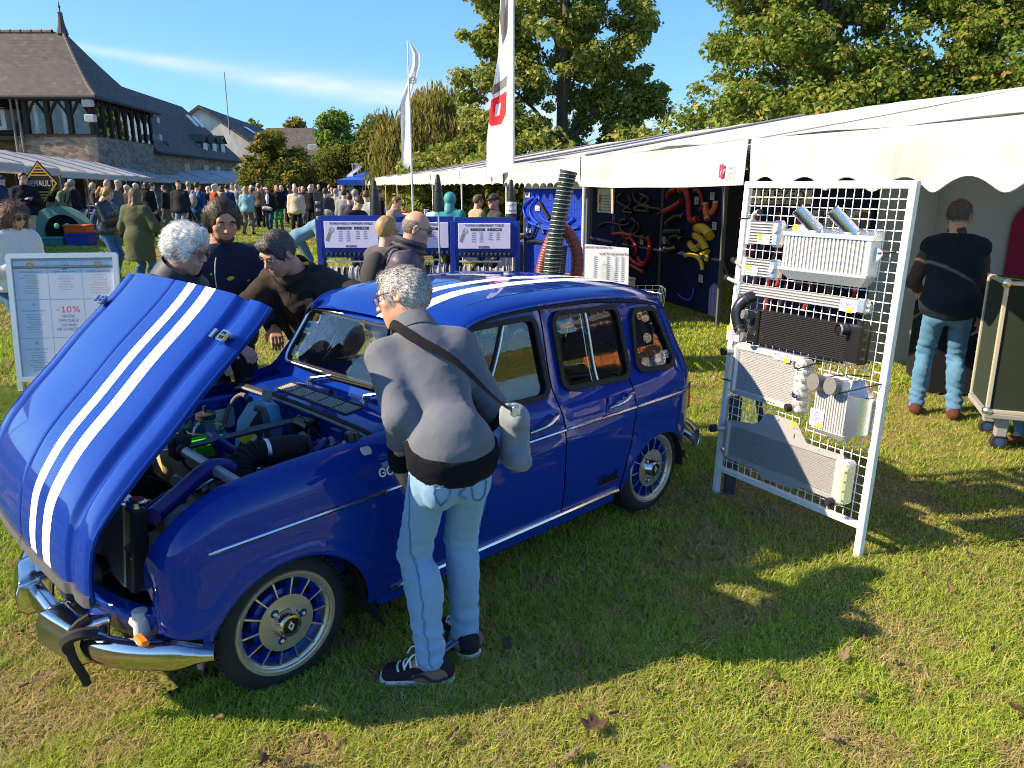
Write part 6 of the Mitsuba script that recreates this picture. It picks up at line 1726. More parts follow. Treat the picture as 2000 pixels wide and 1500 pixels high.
    for x, y in [(sx * k, sy) for k in np.linspace(-1, 1, 5) for sx, sy in ((1, -1), (1, 1))] + [(sx, k) for k in np.linspace(-1, 1, 5)[1:-1] for sx in (-1, 1)]:
        obj('wire', tube([c0 + A([x * .17, y * .17, .74]), c0 + A([x * .145, y * .145, .40])], .003, 5), 'matte', w, col=(.16, .20, .17))
    for x, y in ((-1, -1), (1, -1), (1, 1), (-1, 1)):
        obj('leg', rod(c0 + A([x * .14, y * .14, .40]), c0 + A([x * .16, y * .16, 0]), .008, 6), 'matte', w, col=(.16, .20, .17))


# ---------------------------------------------------------------- blue stands with hose reels
def build_reel_stands():
    BL = (.008, .03, .30)
    specs = [('TUYAU HUILE / VAPEURS HUILE', -2.30, -1.64, 1.10, 1.42, 'left blue stand with a printed board about oil hoses', 'left'), ('TUYAU CARBURANT TOILÉ', -1.53, -.80, 1.08, 1.40, 'middle blue stand, its board half hidden by the bald man', 'middle'), ('TUYAU CARBURANT TOILÉ', -.66, -.02, 1.09, 1.40, 'right blue stand with a printed board about fuel hoses', 'right')]
    for k, (ttl, x0, x1, z0, z1, lbl, wh) in enumerate(specs):
        y = 9.6 + (0, .25, 0)[k]
        t = thing('reel_stand', lbl, 'stand', 'blue hose reel stands')
        ax0, ax1 = x0 - .07, x1 + .09
        for x in (ax0, ax1):
            obj('post', cbox((x - .03, y, 0), (x + .03, y + .05, z1 + .02), .004), 'plastic', t, col=BL)
            obj('foot', cbox((x - .03, y - .35, 0), (x + .03, y + .45, .05), .004), 'plastic', t, col=BL)
        obj('back_panel', cbox((ax0 + .03, y + .01, z0 - .04), (ax1 - .03, y + .035, z1 + .07), .004), 'plastic', t, col=BL)
        for z in (.26, .58, .78, .98):
            obj('cross_bar', cbox((ax0 + .03, y + .012, z), (ax1 - .03, y + .04, z + (.10 if z > .9 else .035)), .004), 'plastic', t, col=BL)
        obj('grey_rail', cbox((ax0 + .08, y - .03, .925), (ax1 - .2, y - .01, .945), .003), 'metal', t, col=(.6, .62, .66))
        for i in range(12):
            obj('peg', mv(lathe([(0, .05), (.012, .048), (.022, .02), (.024, -.02)], 10, 'y'), (ax0 + .10 + i * (ax1 - ax0 - .2) / 11, y - .02, 1.02), R=rot([0, 0, 1], np.pi)), 'rubber', t)
        sg = obj('printed_board', cbox((x0, y - .02, z0), (x1, y + .005, z1), .003), 'matte', t, col=(.62, .60, .86))
        Rb = frame((1, 0, 0), (0, 0, 1), (0, -1, 0)); L = x1 - x0
        def pt(s, h, xx, zz, c=(.05, .05, .08), bold=True, fit=None, tilt=0):
            m = text(s, h, .001, bold); f = min(1, fit / np.ptp(m[0][:, 0])) if fit else 1
            obj('print', mv(mv(m, s=(f, 1, 1)), (x0 + xx * L, y - .0215, z0 + zz * (z1 - z0)), R=Rb), 'matte', sg, col=c)
        def bar(xx0, xx1, zz0, zz1, c):
            obj('print', box((x0 + xx0 * L, y - .0225, z0 + zz0 * (z1 - z0)), (x0 + xx1 * L, y - .0203, z0 + zz1 * (z1 - z0))), 'matte', sg, col=c)
        pt(ttl, .026, .5, .925, (.10, .10, .16), True, L * .80)
        for c0 in (.24, .56):
            bar(c0, c0 + .27, .70, .80, (.05, .05, .06))
            pt('Ø    € / Mètre', .016, c0 + .135, .75, (.75, .75, .8), True, L * .22)
            for i in range(4 + (c0 < .5)):
                pt(f'{4 + 2 * i} mm', .012, c0 + .06, .62 - .085 * i, (.15, .14, .22), True)
                pt(f'{5 + 3 * i}.50', .012, c0 + .20, .62 - .085 * i, (.15, .14, .22), True)
        pt('FLEXEO', .024, .5, .07, (.04, .04, .05), True, L * .24); pt('F', .024, .40, .07, (.6, .02, .05), True)
        # a grey hose end, printed large
        Rt = rot([0, 1, 0], 0)
        hp = Polygon([(.02, .30), (.10, .72), (.155, .66), (.075, .22)]); hp = shapely.affinity.scale(hp, L, z1 - z0, origin=(0, 0))
        obj('print', mv(extr(hp, .001), (x0, y - .0210, z0), R=frame((1, 0, 0), (0, 0, 1), (0, -1, 0))), 'matte', sg, col=(.22, .22, .24))
        el = shapely.affinity.rotate(shapely.affinity.scale(Point(.128 * L, .69 * (z1 - z0)).buffer(.03), 1, 1.2), -30)
        obj('print', mv(extr(el.difference(el.buffer(-.012)), .001), (x0, y - .0222, z0), R=frame((1, 0, 0), (0, 0, 1), (0, -1, 0))), 'matte', sg, col=(.45, .44, .46))
        # reels, each on its own, in two rows
        g = np.random.default_rng(30 + k)
        for row, (zc, r) in enumerate(((.76, .135), (.40, .15))):
            x = ax0 + .09
            while x < ax1 - .08:
                w = .030 + .045 * g.random()
                rl = thing('hose_reel', f'pale flanged hose reel in the {"upper" if row == 0 else "lower"} row of the {wh} blue stand', 'hose reel', f'hose reels in the {"upper" if row == 0 else "lower"} row of the {wh} stand')
                fc = [(.70, .72, .74), (.75, .76, .78), (.30, .31, .33)][int(g.integers(3))]
                hc = [(.02, .02, .022), (.03, .03, .035), (.25, .25, .26)][int(g.integers(3))]
                rr = r * (.82 + .25 * g.random())
                obj('hose_winding', mv(lathe([(0, 0), (rr * .85, 0), (rr * .85, w), (0, w)], 22, 'x'), (x, y - .06, zc)), 'rubber' if hc[0] < .1 else 'matte', rl, **({} if hc[0] < .1 else {'col': hc}))
                for xx in (x - .004, x + w):
                    obj('flange', mv(lathe([(0, 0), (rr, 0), (rr, .005), (0, .005)], 26, 'x'), (xx, y - .06, zc)), 'plastic', rl, col=fc)
                x += w + .012 + .02 * g.random()
    # black tapered rubber sleeves on rods above the stands
    for i, (x, z0, z1, lb) in enumerate(((-1.69, 1.44, 1.91, 'left black tapered rubber boot on a rod above the stands'), (-.91, 1.53, 1.98, 'middle black tapered rubber boot, beside the teal hooded person'), (-.01, 1.38, 1.92, 'right black tapered rubber boot with a white label'))):
        t = thing('rubber_boot_sleeve', lb, 'rubber sleeve', 'black rubber sleeves on the stands')
        h = z1 - z0
        obj('sleeve', mv(lathe([(.062, 0), (.072, .005), (.072, h * .18), (.066, h * .20), (.064, h * .38), (.050, h * .58), (.034, h * .80), (.022, h * .97), (.0, h)], 24), (x, 9.75, z0)), 'plastic', t, col=(.014, .018, .018), smooth=40)
        for q in (.10, .30, .55, .75):
            obj('ring', mv(lathe([(np.interp(q, [.2, .4, .6, .8], [.066, .064, .05, .034]) + .002, h * q - .004), (np.interp(q, [.0, .2, .4, .6, .8], [.072, .066, .064, .05, .034]) + .005, h * q), (np.interp(q, [.2, .4, .6, .8], [.066, .064, .05, .034]) + .002, h * q + .004)], 24), (x, 9.75, z0)), 'plastic', t, col=(.014, .018, .018), smooth=40)
        obj('rod', rod((x, 9.75, .05), (x, 9.75, z0 + .1), .010, 8), 'metal', t, col=(.55, .55, .55))
        if i == 2:
            obj('label', mv(lathe([(.0665, .13), (.0665, .27)], 24, 'z', np.pi * 1.1), (x, 9.75, z0), R=rot([0, 0, 1], np.pi * .95)), 'matte', t, col=(.75, .75, .74))
            obj('print', mv(text('SOUFFLET', .018, .001, True), (x, 9.75 - .071, z0 + .23), R=frame((1, 0, 0), (0, 0, 1), (0, -1, 0))), 'matte', t, col=(.1, .1, .1))
            obj('print', mv(text('5€', .024, .001, True), (x - .01, 9.75 - .071, z0 + .165), R=frame((1, 0, 0), (0, 0, 1), (0, -1, 0))), 'matte', t, col=(.1, .1, .1))
    t = thing('black_tube_display', 'black post of tubes at the left end of the stands', 'display post')
    obj('post', cbox((-2.44, 9.72, .0), (-2.33, 9.80, 1.77), .01), 'plastic', t, col=(.02, .02, .022))
    for k in range(9):
        obj('ring', mv(lathe([(.030, 0), (.034, .02), (.030, .04)], 14), (-2.385, 9.705, .9 + .09 * k)), 'metal', t, col=(.25, .25, .26))


def build_flags():
    def flagpole(key, label, bx, by, top, r):
        t = thing(key, label, 'flag'); obj('pole', tube([(bx, by, float(land(bx, by)) - .05), (bx, by, top)], [r, r * .6], 10), 'metal', t, col=(.72, .73, .75), smooth=40); return t
    # tall banner with red and black letters
    x0, y0 = .02, 13.1
    t = flagpole('banner_flag', 'tall white banner flag with red and dark grey letters, beside the alder', x0, y0, 6.2, .028)
    n, m = 70, 14
    Z, U = np.meshgrid(np.linspace(2.08, 6.1, n), np.linspace(0, 1, m), indexing='ij')
    w = np.interp(Z, [2.08, 2.6, 3.2, 3.9, 4.7, 6.1], [.44, .42, .34, .22, .19, .22])
    fold = .06 * np.sin(U * 5 + Z * 1.7) * U + .03 * np.sin(U * 9 - Z * 3.1) * U
    slant = -.12 * U * np.clip((2.6 - Z) / .5, 0, 1)
    P = np.stack([x0 - .02 - w * U, y0 + fold + .30 * U, Z + slant], -1)
    v, f = grid(P)
    uv = np.stack([U.reshape(-1), Z.reshape(-1)], -1); c = uv[f].mean(1)
    fine = cat([(v, f)])
    obj('cloth', (v, f), 'banner', t, col=(.80, .80, .86), smooth=True)
    def on(poly, col):
        q = patch(poly, .03, lambda a, b: np.stack([np.interp(a, [0, 1], [0, 1]), b, 0 * a], -1))
        a, b = q[0][:, 0], q[0][:, 1]
        ww = np.interp(b, [2.08, 2.6, 3.2, 3.9, 4.7, 6.1], [.44, .42, .34, .22, .19, .22])
        ff = .06 * np.sin(a * 5 + b * 1.7) * a + .03 * np.sin(a * 9 - b * 3.1) * a
        pts = np.stack([x0 - .02 - ww * a, y0 + ff + .30 * a - .006, b], -1)
        obj('print', thick((pts, q[1]), .001), 'matte', t, col=col, smooth=30)
    on(Polygon([(.28, 3.32), (1.0, 3.20), (1.0, 2.86), (.9, 2.80), (.45, 2.82), (.28, 2.98)]).difference(Polygon([(.52, 3.16), (.75, 3.13), (.78, 2.93), (.55, 2.97)])), (.75, .03, .04))
    on(Polygon([(.30, 3.55), (1.0, 3.42), (1.0, 3.27), (.30, 3.40)]), (.16, .16, .16))
    on(Polygon([(.3, 4.8), (.9, 4.8), (1.0, 4.45), (.7, 4.02), (.35, 4.25)]).difference(Polygon([(.45, 4.7), (.6, 4.7), (.6, 4.35)])), (.10, .10, .10))
    # feather flags
    def feather(label, bx, by, top, hem, wd, col, emblem):
        t = flagpole('feather_flag', label, bx, by, top, .022)
        Z, U = np.meshgrid(np.linspace(hem, top, 50), np.linspace(0, 1, 9), indexing='ij')
        q = (Z - hem) / (top - hem)
        w = wd * np.clip(np.minimum((1 - q) / .12 + .12, 1) * np.minimum(q / .06 + .45, 1), .05, 1) * (1 - .25 * q)
        P = np.stack([bx - .015 - w * U + wd * 1.25 * np.clip((q - .52) / .3, 0, 1) * np.clip((1.02 - q) / .12, 0, 1), by + .05 * np.sin(U * 4 + Z * 2.2) * U + .1 * U, Z - .10 * U * (q < .1)], -1)
        obj('cloth', grid(P), 'banner', t, col=col, smooth=True)
        if emblem:
            obj('emblem', mv(Polygon_mesh(bx, by, top), (0, 0, 0)), 'matte', t, col=(.30, .31, .33))
    feather('slim white feather flag with a grey round emblem near its top', -1.76, 14.0, 4.2, 2.22, .17, (.78, .78, .82), True)
    feather('small distant white and blue feather flag above the crowd', -8.0, 40.0, 2.95, 1.7, .38, (.55, .62, .80), False)


def Polygon_mesh(bx, by, top):
    r = Point(0, 0).buffer(.062).difference(Point(0, 0).buffer(.040))
    return mv(extr(r.union(sbox(-.04, -.009, .04, .009)), .003), (bx + .075, by - .03, top - .62), R=frame((1, 0, 0), (0, 0, 1), (0, -1, 0)))


def build_aboard():
    t = thing('pavement_sign', 'white framed A-board with nine printed sheets, left of the open bonnet', 'sign')
    bl, br_ = A([-4.56, 6.88, .0]), A([-3.62, 7.02, 0.])
    x = (br_ - bl); L = np.linalg.norm(x); x /= L; u = A([0, .10, .995]); u /= np.linalg.norm(u); n = np.cross(x, u); Rm = frame(x, u, n)
    M = lambda m: mv(m, bl, R=Rm)
    H, B = 1.255, .09
    fr = rrect(0, B, L, H, .03).difference(sbox(.045, B + .045, L - .045, H - .045))
    obj('frame', M(extr(fr, .03)), 'metal', t, col=(.78, .79, .80), smooth=20)
    for a in (0, L - .045):
        obj('leg', M(cbox((a, -.0, 0), (a + .045, B + .02, .028), .003)), 'metal', t, col=(.72, .73, .74))
    b2 = mv(cbox((0, 0, -.02), (L, 1.25, 0), .006), bl + A([0, .62, 0]), R=frame(x, A([0, -.42, .90]) / np.linalg.norm([.42, .9]), np.cross(x, A([0, -.42, .90]) / np.linalg.norm([.42, .9]))))
    obj('rear_leaf', b2, 'metal', t, col=(.30, .31, .33))
    obj('back_board', M(box((.03, B + .03, .002), (L - .03, H - .03, .008))), 'matte', t, col=(.34, .42, .56))
    w, h = .285, .345
    g = np.random.default_rng(2)
    tx = {(0, 0): ('NOTRE GAMME RENAULT', (.85, .42, .08)), (1, 0): ('NOTRE GAMME ALPINE', (.10, .25, .55)), (2, 0): ('NOTRE GAMME RENAULT', (.85, .42, .08)), (0, 1): ('NOTRE GAMME PEUGEOT', (.3, .33, .4)), (2, 1): ('NOTRE GAMME', (.3, .33, .4)), (0, 2): ('NOTRE GAMME PEUGEOT', (.3, .33, .4)), (1, 2): ('NOTRE GAMME', (.3, .33, .4)), (2, 2): ('NOTRE GAMME', (.3, .33, .4))}
    for i in range(3):
        for j in range(3):
            a, b = .052 + i * (w + .004), H - .065 - (j + 1) * (h + .006)
            s = obj('printed_sheet', M(mv(box((0, 0, .009), (w, h, .0105)), (a, b, 0))), 'matte', t, col=(.62, .66, .80))
            def pr_(m, xx, yy, c): obj('print', M(mv(m, (a + xx, b + yy, .0107))), 'matte', s, col=c)
            if (i, j) == (1, 1):
                pr_(text('-10%', .055, .0005, True), w * .5, h * .74, (.75, .12, .15))
                for q, (ln, c) in enumerate((('OFFRE', (.12, .15, .22)), ('SPECIALE', (.12, .15, .22)), ('60 ANS', (.12, .15, .22)), ('R8 GORDINI', (.10, .18, .42)))):
                    pr_(text(ln, .026, .0005, True), w * .5, h * (.56 - .115 * q), c)
                continue
            ttl, c = tx[(i, j)]
            if c[0] > .8:
                pr_(extr(sbox(-.032, -.03, .032, .03).difference(Polygon([(0, .018), (.012, 0), (0, -.018), (-.012, 0)])), .0005), w * .5, h * .88, c)
            elif j == 0:
                pr_(extr(Point(0, 0).buffer(.036).difference(Point(0, 0).buffer(.032)).union(Point(0, 0).buffer(.032).intersection(sbox(-.04, -.04, .04, -.008))), .0005), w * .5, h * .87, c)
                pr_(tube([(-.02, .0, 0), (.0, .012, 0), (.02, .002, 0)], .003, 5), w * .5, h * .87, c)
            else:
                pr_(cat([tube([(-.014, -.014, 0), (.012, .014, 0)], .003, 5), tube([(-.012, .014, 0), (.016, -.012, 0)], .003, 5), tube([(-.016, .0, 0), (.0, .0, 0)], .003, 5)]), w * .5, h * .88, c)
            m = text(ttl, .012, .0005, True); pr_(mv(m, s=(min(1, w * .8 / np.ptp(m[0][:, 0])), 1, 1)), w * .5, h * .72, (.18, .22, .32))
            lines = {(1, 0): ['ALPINE A110', 'ALPINE BERLINETTE', 'ALPINE A310', 'ALPINE GTA V6', 'ALPINE GTA TURBO', 'ALPINE A610']}.get((i, j))
            for q in range(6 if lines else 8):
                if lines:
                    pr_(text(lines[q], .0105, .0005, True), w * .5, h * (.60 - .07 * q), (.18, .24, .36))
                else:
                    hw = .05 + .03 * g.random(); pr_(box((-hw, -.0032, 0), (hw, .0032, .0005)), w * .5 + .01 * g.normal(), h * (.62 - .066 * q), ((.60, .42, .30) if c[0] > .8 else (.30, .35, .45)))


def build_right_side():
    # flight case on castors at the right edge
    t = thing('flight_case', 'dark green flight case with bright edges on castors, cut by the right edge', 'case')
    c = A([3.36, 5.22, 0]); R_ = frame(A([.86, -.32, 0]) / .9176, A([.32, .86, 0]) / .9176, (0, 0, 1))
    M = lambda m: mv(m, c, R=R_)
    W_, D_, z0, z1 = 1.05, .55, .30, 1.20
    obj('body', M(cbox((0, 0, z0), (W_, D_, z1), .006)), 'matte', t, col=(.022, .032, .022))
    for e in ([(0, 0, z0), (0, 0, z1)], [(W_, 0, z0), (W_, 0, z1)], [(0, 0, z1), (W_, 0, z1)], [(0, 0, z0), (W_, 0, z0)], [(0, D_, z0), (0, D_, z1)], [(0, 0, z1), (0, D_, z1)]):
        a, b = A(e[0]), A(e[1])
        obj('edge_trim', M(cbox(np.minimum(a, b) - .014, np.maximum(a, b) + .014, .004)), 'metal', t, col=(.62, .60, .48))
    for p in ((0, 0, z0), (0, 0, z1), (W_, 0, z0), (W_, 0, z1)):
        obj('corner', M(arr(trimesh.creation.icosphere(subdivisions=2, radius=.034).apply_translation(p))), 'bright_metal', t, smooth=True)
    obj('base', M(cbox((-.02, -.02, z0 - .05), (W_ + .02, D_ + .02, z0 - .015), .005)), 'matte', t, col=(.25, .25, .25))
    for x, y in ((.12, .08), (W_ - .12, .08), (.12, D_ - .08), (W_ - .12, D_ - .08)):
        w = obj('castor', M(mv(lathe([(0, .02), (.05, .02), (.06, .012), (.06, -.012), (.05, -.02), (0, -.02)], 20, 'y'), (x, y, .062))), 'rubber', t)
        obj('hub', M(mv(lathe([(0, .024), (.03, .022), (.03, .02)], 14, 'y'), (x, y, .062), R=rot([0, 0, 1], np.pi))), 'plastic', w, col=(.03, .06, .16))
        obj('fork', M(cbox((x - .04, y - .035, .10), (x + .04, y + .035, .25), .01)), 'metal', w, col=(.4, .4, .42))
    # pale backdrop with a large red letter
    b = thing('white_backdrop', 'pale cloth backdrop with a large dark red letter, behind the man under the tent', 'backdrop')
    P = lambda u, v: A([3.72, 8.0, 0]) + A([.985, -.172, 0]) * u + A([0, 0, 1]) * v
    q = np.stack([np.stack([P(u, v) + A([-.01, .05 * math.sin(u * 4.5), 0]) for v in np.linspace(.0, 2.12, 12)]) for u in np.linspace(0, 3.2, 30)])
    obj('cloth', grid(q), 'cloth', b, col=(.42, .41, .39), smooth=True)
    let = rrect(1.22, .98, 1.92, 1.72, .28).union(sbox(1.22, .95, 1.92, 1.4)).difference(rrect(1.42, .85, 1.72, 1.52, .13)).union(sbox(1.40, 1.13, 1.75, 1.27))
    obj('letter', mv(extr(let, .004), P(0, 0) - A([.0, .062, 0]), R=frame(A([.985, -.172, 0]), A([0, 0, 1]), A([-.172, -.985, 0]))), 'matte', b, col=(.26, .015, .045))
    tag(obj('seam_strip', mv(cbox((-.02, -.02, 0), (.02, .02, 2.1), .004), P(.55, 0) - A([0, .05, 0])), 'matte', col=(.30, .29, .28)), 'grey upright strip on the pale backdrop', 'strip')
    # dark board between the rack and the backdrop, with hoses and cards
    d = thing('accessory_board', 'dark board of red hoses and cards behind the rack, with a cream header', 'display board')
    O = A([2.55, 8.05, 0]); xx = A([.9, -.12, 0]) / np.linalg.norm([.9, -.12]); Rm = frame(xx, (0, 0, 1), np.cross(xx, [0, 0, 1]))
    M = lambda m: mv(m, O, R=Rm)
    obj('panel', M(box((-.12, .1, -.03), (1.10, 2.0, 0))), 'matte', d, col=(.010, .014, .045))
    obj('header', M(box((-.10, 1.66, .0), (.48, 1.80, .01))), 'matte', d, col=(.50, .47, .34))
    obj('print', M(mv(text('FLEXEO', .085, .001, True), (.19, 1.745, .011))), 'matte', d, col=(.03, .03, .03)); obj('print', M(mv(text('CLASSIC AND RACING', .028, .001, True), (.19, 1.68, .011))), 'matte', d, col=(.03, .03, .03))
    k = obj('card', M(box((.50, 1.44, .0), (1.06, 1.60, .012))), 'matte', d, col=(.50, .48, .40)); obj('print', M(mv(text('GAMME RENAULT ALPINE', .034, .001, True), (.78, 1.545, .013))), 'matte', k, col=(.06, .06, .06)); obj('print', M(mv(text('CLASSIC', .034, .001, True), (.78, 1.48, .013))), 'matte', k, col=(.06, .06, .06))
    for a, bb in ((.1, 1.42), (.1, 1.30), (.25, 1.20)):
        obj('card', M(box((a - .06, bb - .05, 0), (a + .06, bb + .05, .01))), 'matte', d, col=(.30, .28, .26))
    g = np.random.default_rng(8)
    for i in range(16):
        a = -.05 + .07 * i; z = (1.25, 1.0, .75)[i % 3] + .05 * g.random()
        t = thing('hanging_hose', 'red or dark hose hanging on the dark board behind the rack', 'hose', 'hoses on the dark board behind the rack')
        obj('hose_body', M(tube(spline([(a, z + .32, .03), (a + .02 * g.normal(), z + .1, .05), (a + .03 * g.normal(), z - .18, .04)], 16), .026 + .01 * g.random(), 10)), 'plastic', t, col=[(.22, .02, .03), (.014, .014, .016), (.20, .03, .03), (.12, .04, .02)][i % 4], smooth=60)
    # table of goods beside the man
    t = thing('stall_table', 'dark cloth covered stall table with a white price sheet, right of the man', 'table')
    obj('cloth', mv(cbox((0, 0, 0), (1.9, .8, .78), .03), (3.75, 6.75, 0), rz=-.26), 'cloth', t, col=(.012, .013, .016))
    s = thing('price_notice', 'white notice with a yellow foot on the stall table beside the man', 'sign')
    obj('sheet', mv(cbox((0, 0, .06), (.42, .012, .24), .003), (3.80, 6.62, .80), R=rot([1, 0, 0], -.25)), 'matte', s, col=(.52, .51, .44))
    obj('foot', mv(cbox((0, -.005, 0), (.42, .02, .06), .003), (3.80, 6.62, .80), R=rot([1, 0, 0], -.25)), 'matte', s, col=(.50, .42, .08))
    for i, ln in enumerate(('TOUTES NOS DURITES', 'PRIX SALON')):
        m = text(ln, .026, .001, True); obj('print', mv(mv(m, s=(min(1, .30 / np.ptp(m[0][:, 0])), 1, 1)), A([4.03, 6.615, .975 - .05 * i]), R=frame((1, 0, 0), (0, .25, .97), (0, -.97, .25))), 'matte', s, col=(.08, .08, .10))
    for i in range(10):
        w = thing('goods_box', 'small dark parts box on the stall table', 'box', 'parts boxes on the stall table')
        obj('box_body', mv(cbox((0, 0, 0), (.14, .12, .06 + .03 * (i % 3)), .005), (3.9 + .16 * i, 6.85 - .042 * i + .12 * (i % 2), .785), rz=-.26), 'matte', w, col=[(.10, .09, .08), (.22, .20, .05), (.04, .04, .05)][i % 3])
        obj('lid', mv(cbox((-.003, -.003, 0), (.143, .123, .02), .005), (3.9 + .16 * i, 6.85 - .042 * i + .12 * (i % 2), .785 + .06 + .03 * (i % 3)), rz=-.26), 'matte', w, col=(.14, .13, .11))
    # an orange bonnet on show to the right of the frame, seen reflected in the car's rear window
    t = thing('orange_bonnet', 'orange car bonnet on a trestle, outside the picture on the right', 'car part')
    q = np.stack([np.stack([A([3.42 + .22 * v + .05 * math.sin(u * 3), 3.95 + 1.0 * u, .58 + .95 * v + .10 * math.sin(np.pi * u)]) for v in np.linspace(0, 1, 8)]) for u in np.linspace(0, 1, 12)])
    obj('panel', thick(grid(q), .02), 'gloss', t, col=(.75, .22, .01), smooth=30)
    for y in (4.1, 4.8):
        obj('trestle', cat([rod((3.6, y, 0), (3.75, y, 1.2), .02, 6), rod((4.1, y, 0), (3.75, y, 1.2), .02, 6)]), 'wood', t)


def build_left_stall():
    MINT = (.16, .33, .28)
    def wing(key, label, x, y, rz, sc=1.0):
        t = thing(key, label, 'car part', 'green car wings on the left stall')
        q = np.stack([np.stack([A([-.05 + .62 * math.sin(u * 1.45) - .1, 1.25 * v - .6, .62 - .55 * (1 - math.cos(u * 1.45)) - .12 * v ** 2]) for v in np.linspace(0, 1, 12)]) for u in np.linspace(0, 1, 12)]) * sc
        obj('panel', mv(thick(grid(q), .02), (x, y, float(land(x, y)) + .45 * sc), rz=rz), 'gloss', t, col=MINT, smooth=30)
        obj('arch_edge', mv(tube(q[-1], .02, 6), (x, y, float(land(x, y)) + .45 * sc), rz=rz), 'gloss', t, col=MINT, smooth=40)
        obj('trim', mv(tube(q[4] + A([.02, 0, .02]), .02, 6), (x, y, float(land(x, y)) + .45 * sc), rz=rz), 'chrome', t, smooth=40)
    wing('car_wing', 'mint green car wing sloping to the grass beside the crates', -10.7, 20.6, .1)
    wing('car_wing', 'mint green car wing behind the first, higher on the stall', -10.85, 21.4, .2, 1.05)
    t = thing('green_bonnet', 'mint green car panel with a dark round opening, behind the bent man', 'car part')
    z = float(land(-12.2, 20.8))
    arch = sbox(-.75, 0, .85, .78).intersection(Point(0, -.2).buffer(1.0)).difference(Point(.05, .05).buffer(.52).union(sbox(-.47, -.2, .57, .05)))
    obj('panel', mv(extr(arch, .06), (-12.0, 20.9, z + .22), R=frame((1, 0, 0), (0, 0, 1), (0, -1, 0))), 'gloss', t, col=MINT)
    obj('well', mv(extr(Point(.05, .05).buffer(.54), .04), (-12.0, 21.0, z + .25), R=frame((1, 0, 0), (0, 0, 1), (0, -1, 0))), 'matte', t, col=(.012, .012, .014))
    for x in (-12.08, -11.80):
        obj('lamp', mv(lathe([(0, .03), (.06, .02), (.075, 0)], 14, 'y'), (x, 20.8, z + .50), R=rot([0, 0, 1], np.pi)), 'gloss', t, col=(.30, .75, .40))
    for lbl, x, z0, z1, w, c in (('blue plastic crate, lower one of the pair', -11.25, .02, .34, .62, (.012, .03, .32)), ('orange plastic crate on top of the blue one', -11.27, .345, .56, .60, (.60, .10, .02)), ('teal plastic crate under the green panel', -12.0, .02, .24, .70, (.03, .22, .24)), ('small blue crate beside the walking man', -12.75, .02, .30, .45, (.02, .09, .30))):
        zg = float(land(x, 20.3)); t = thing('crate', lbl, 'crate', 'crates on the grass by the left stall')
        obj('side', cbox((x - w / 2, 20.2, zg + z0), (x + w / 2, 20.6, zg + z1), .02), 'plastic', t, col=c)
        obj('rim', cbox((x - w / 2 - .02, 20.18, zg + z1 - .05), (x + w / 2 + .02, 20.62, zg + z1), .015), 'plastic', t, col=tuple(A(c) * 1.15))
    t = thing('stall_table', 'long table with chrome car trims and wing mirrors on the left stall', 'table')
    zg = float(land(-11.8, 22.2))
    obj('top', cbox((-13.4, 21.9, zg + .78), (-10.3, 22.8, zg + .82), .01), 'wood', t)
    for x in (-13.3, -10.4):
        obj('leg', rod((x, 22.3, zg), (x, 22.3, zg + .78), .03, 6), 'metal', t, col=(.4, .4, .4))
    for k in range(6):
        x = -11.7 + .2 * k
        tag(obj('chrome_trim', tube(spline([(x - .35, 22.0, zg + .86), (x, 21.7, zg + .92), (x + .15, 21.3, zg + .80), (x + .22, 20.95, zg + .45)], 14), .035, 8), 'chrome', smooth=50), 'curved chrome bumper piece lying over the green wings', 'car part', 'chrome trims on the left stall')
    t = thing('painted_sign', 'black and yellow diamond sign on the left tent wall', 'sign')
    p = px(80, 358, y=22.6); Rb = frame((1, 0, 0), (0, 0, 1), (0, -1, 0))
    dia = Polygon([(0, .62), (.52, 0), (0, -.62), (-.52, 0)])
    obj('board', mv(extr(dia, .03), p, R=Rb), 'matte', t, col=(.02, .02, .02))
    Y = (.62, .36, .03)
    obj('border', mv(extr(dia.buffer(-.03).difference(dia.buffer(-.07)), .034), p, R=Rb), 'matte', t, col=Y)
    for z in (.22, .30, .38, .46, -.24, -.32, -.40):
        w = .52 * (1 - (abs(z) + .05) / .62) - .04
        obj('stripe', mv(extr(sbox(-w, z - .018, w, z + .018), .034), p, R=Rb), 'matte', t, col=Y)
    obj('lettering', mv(mv(text('RENAULT', .15, .036, True), s=(.85, 1, 1)), p, R=Rb), 'matte', t, col=(.55, .50, .42))
    # counters of goods under both rows of tents
    g = np.random.default_rng(17)
    for k in range(2, 9):
        a = rt(3.75 * k + .3, .9); b = rt(3.75 * k + 3.2, .9)
        t = thing('stall_counter', 'trestle counter with mixed goods in the right-hand tents', 'counter', 'counters in the right-hand tents')
        d = (b - a)[:2]; ang = math.atan2(d[1], d[0]); L = np.linalg.norm(d)
        obj('top', mv(cbox((0, -.35, .76), (L, .35, .80), .01), a, rz=ang), 'matte', t, col=[(.35, .34, .33), (.30, .05, .05), (.05, .07, .20)][k % 3])
        obj('skirt', mv(cbox((.02, -.33, .05), (L - .02, .33, .76), .01), a, rz=ang), 'cloth', t, col=[(.03, .03, .035), (.12, .02, .02), (.02, .02, .06)][k % 3])
        for i in range(7):
            s = .08 + .14 * g.random(); q = a + A([d[0] / L, d[1] / L, 0]) * (L * (i + .5) / 7) + A([0, 0, .80])
            w = thing('goods', 'small item on a counter in the right-hand tents', 'goods', 'goods on the right-hand counters')
            obj('box_body', mv(cbox((-s / 2, -s / 2, 0), (s / 2, s / 2, s * (.5 + g.random())), .01), q, rz=ang + g.normal() * .2), 'matte', w, col=[(.5, .5, .5), (.45, .05, .05), (.05, .1, .3), (.4, .3, .1), (.02, .02, .02)][int(g.integers(5))])
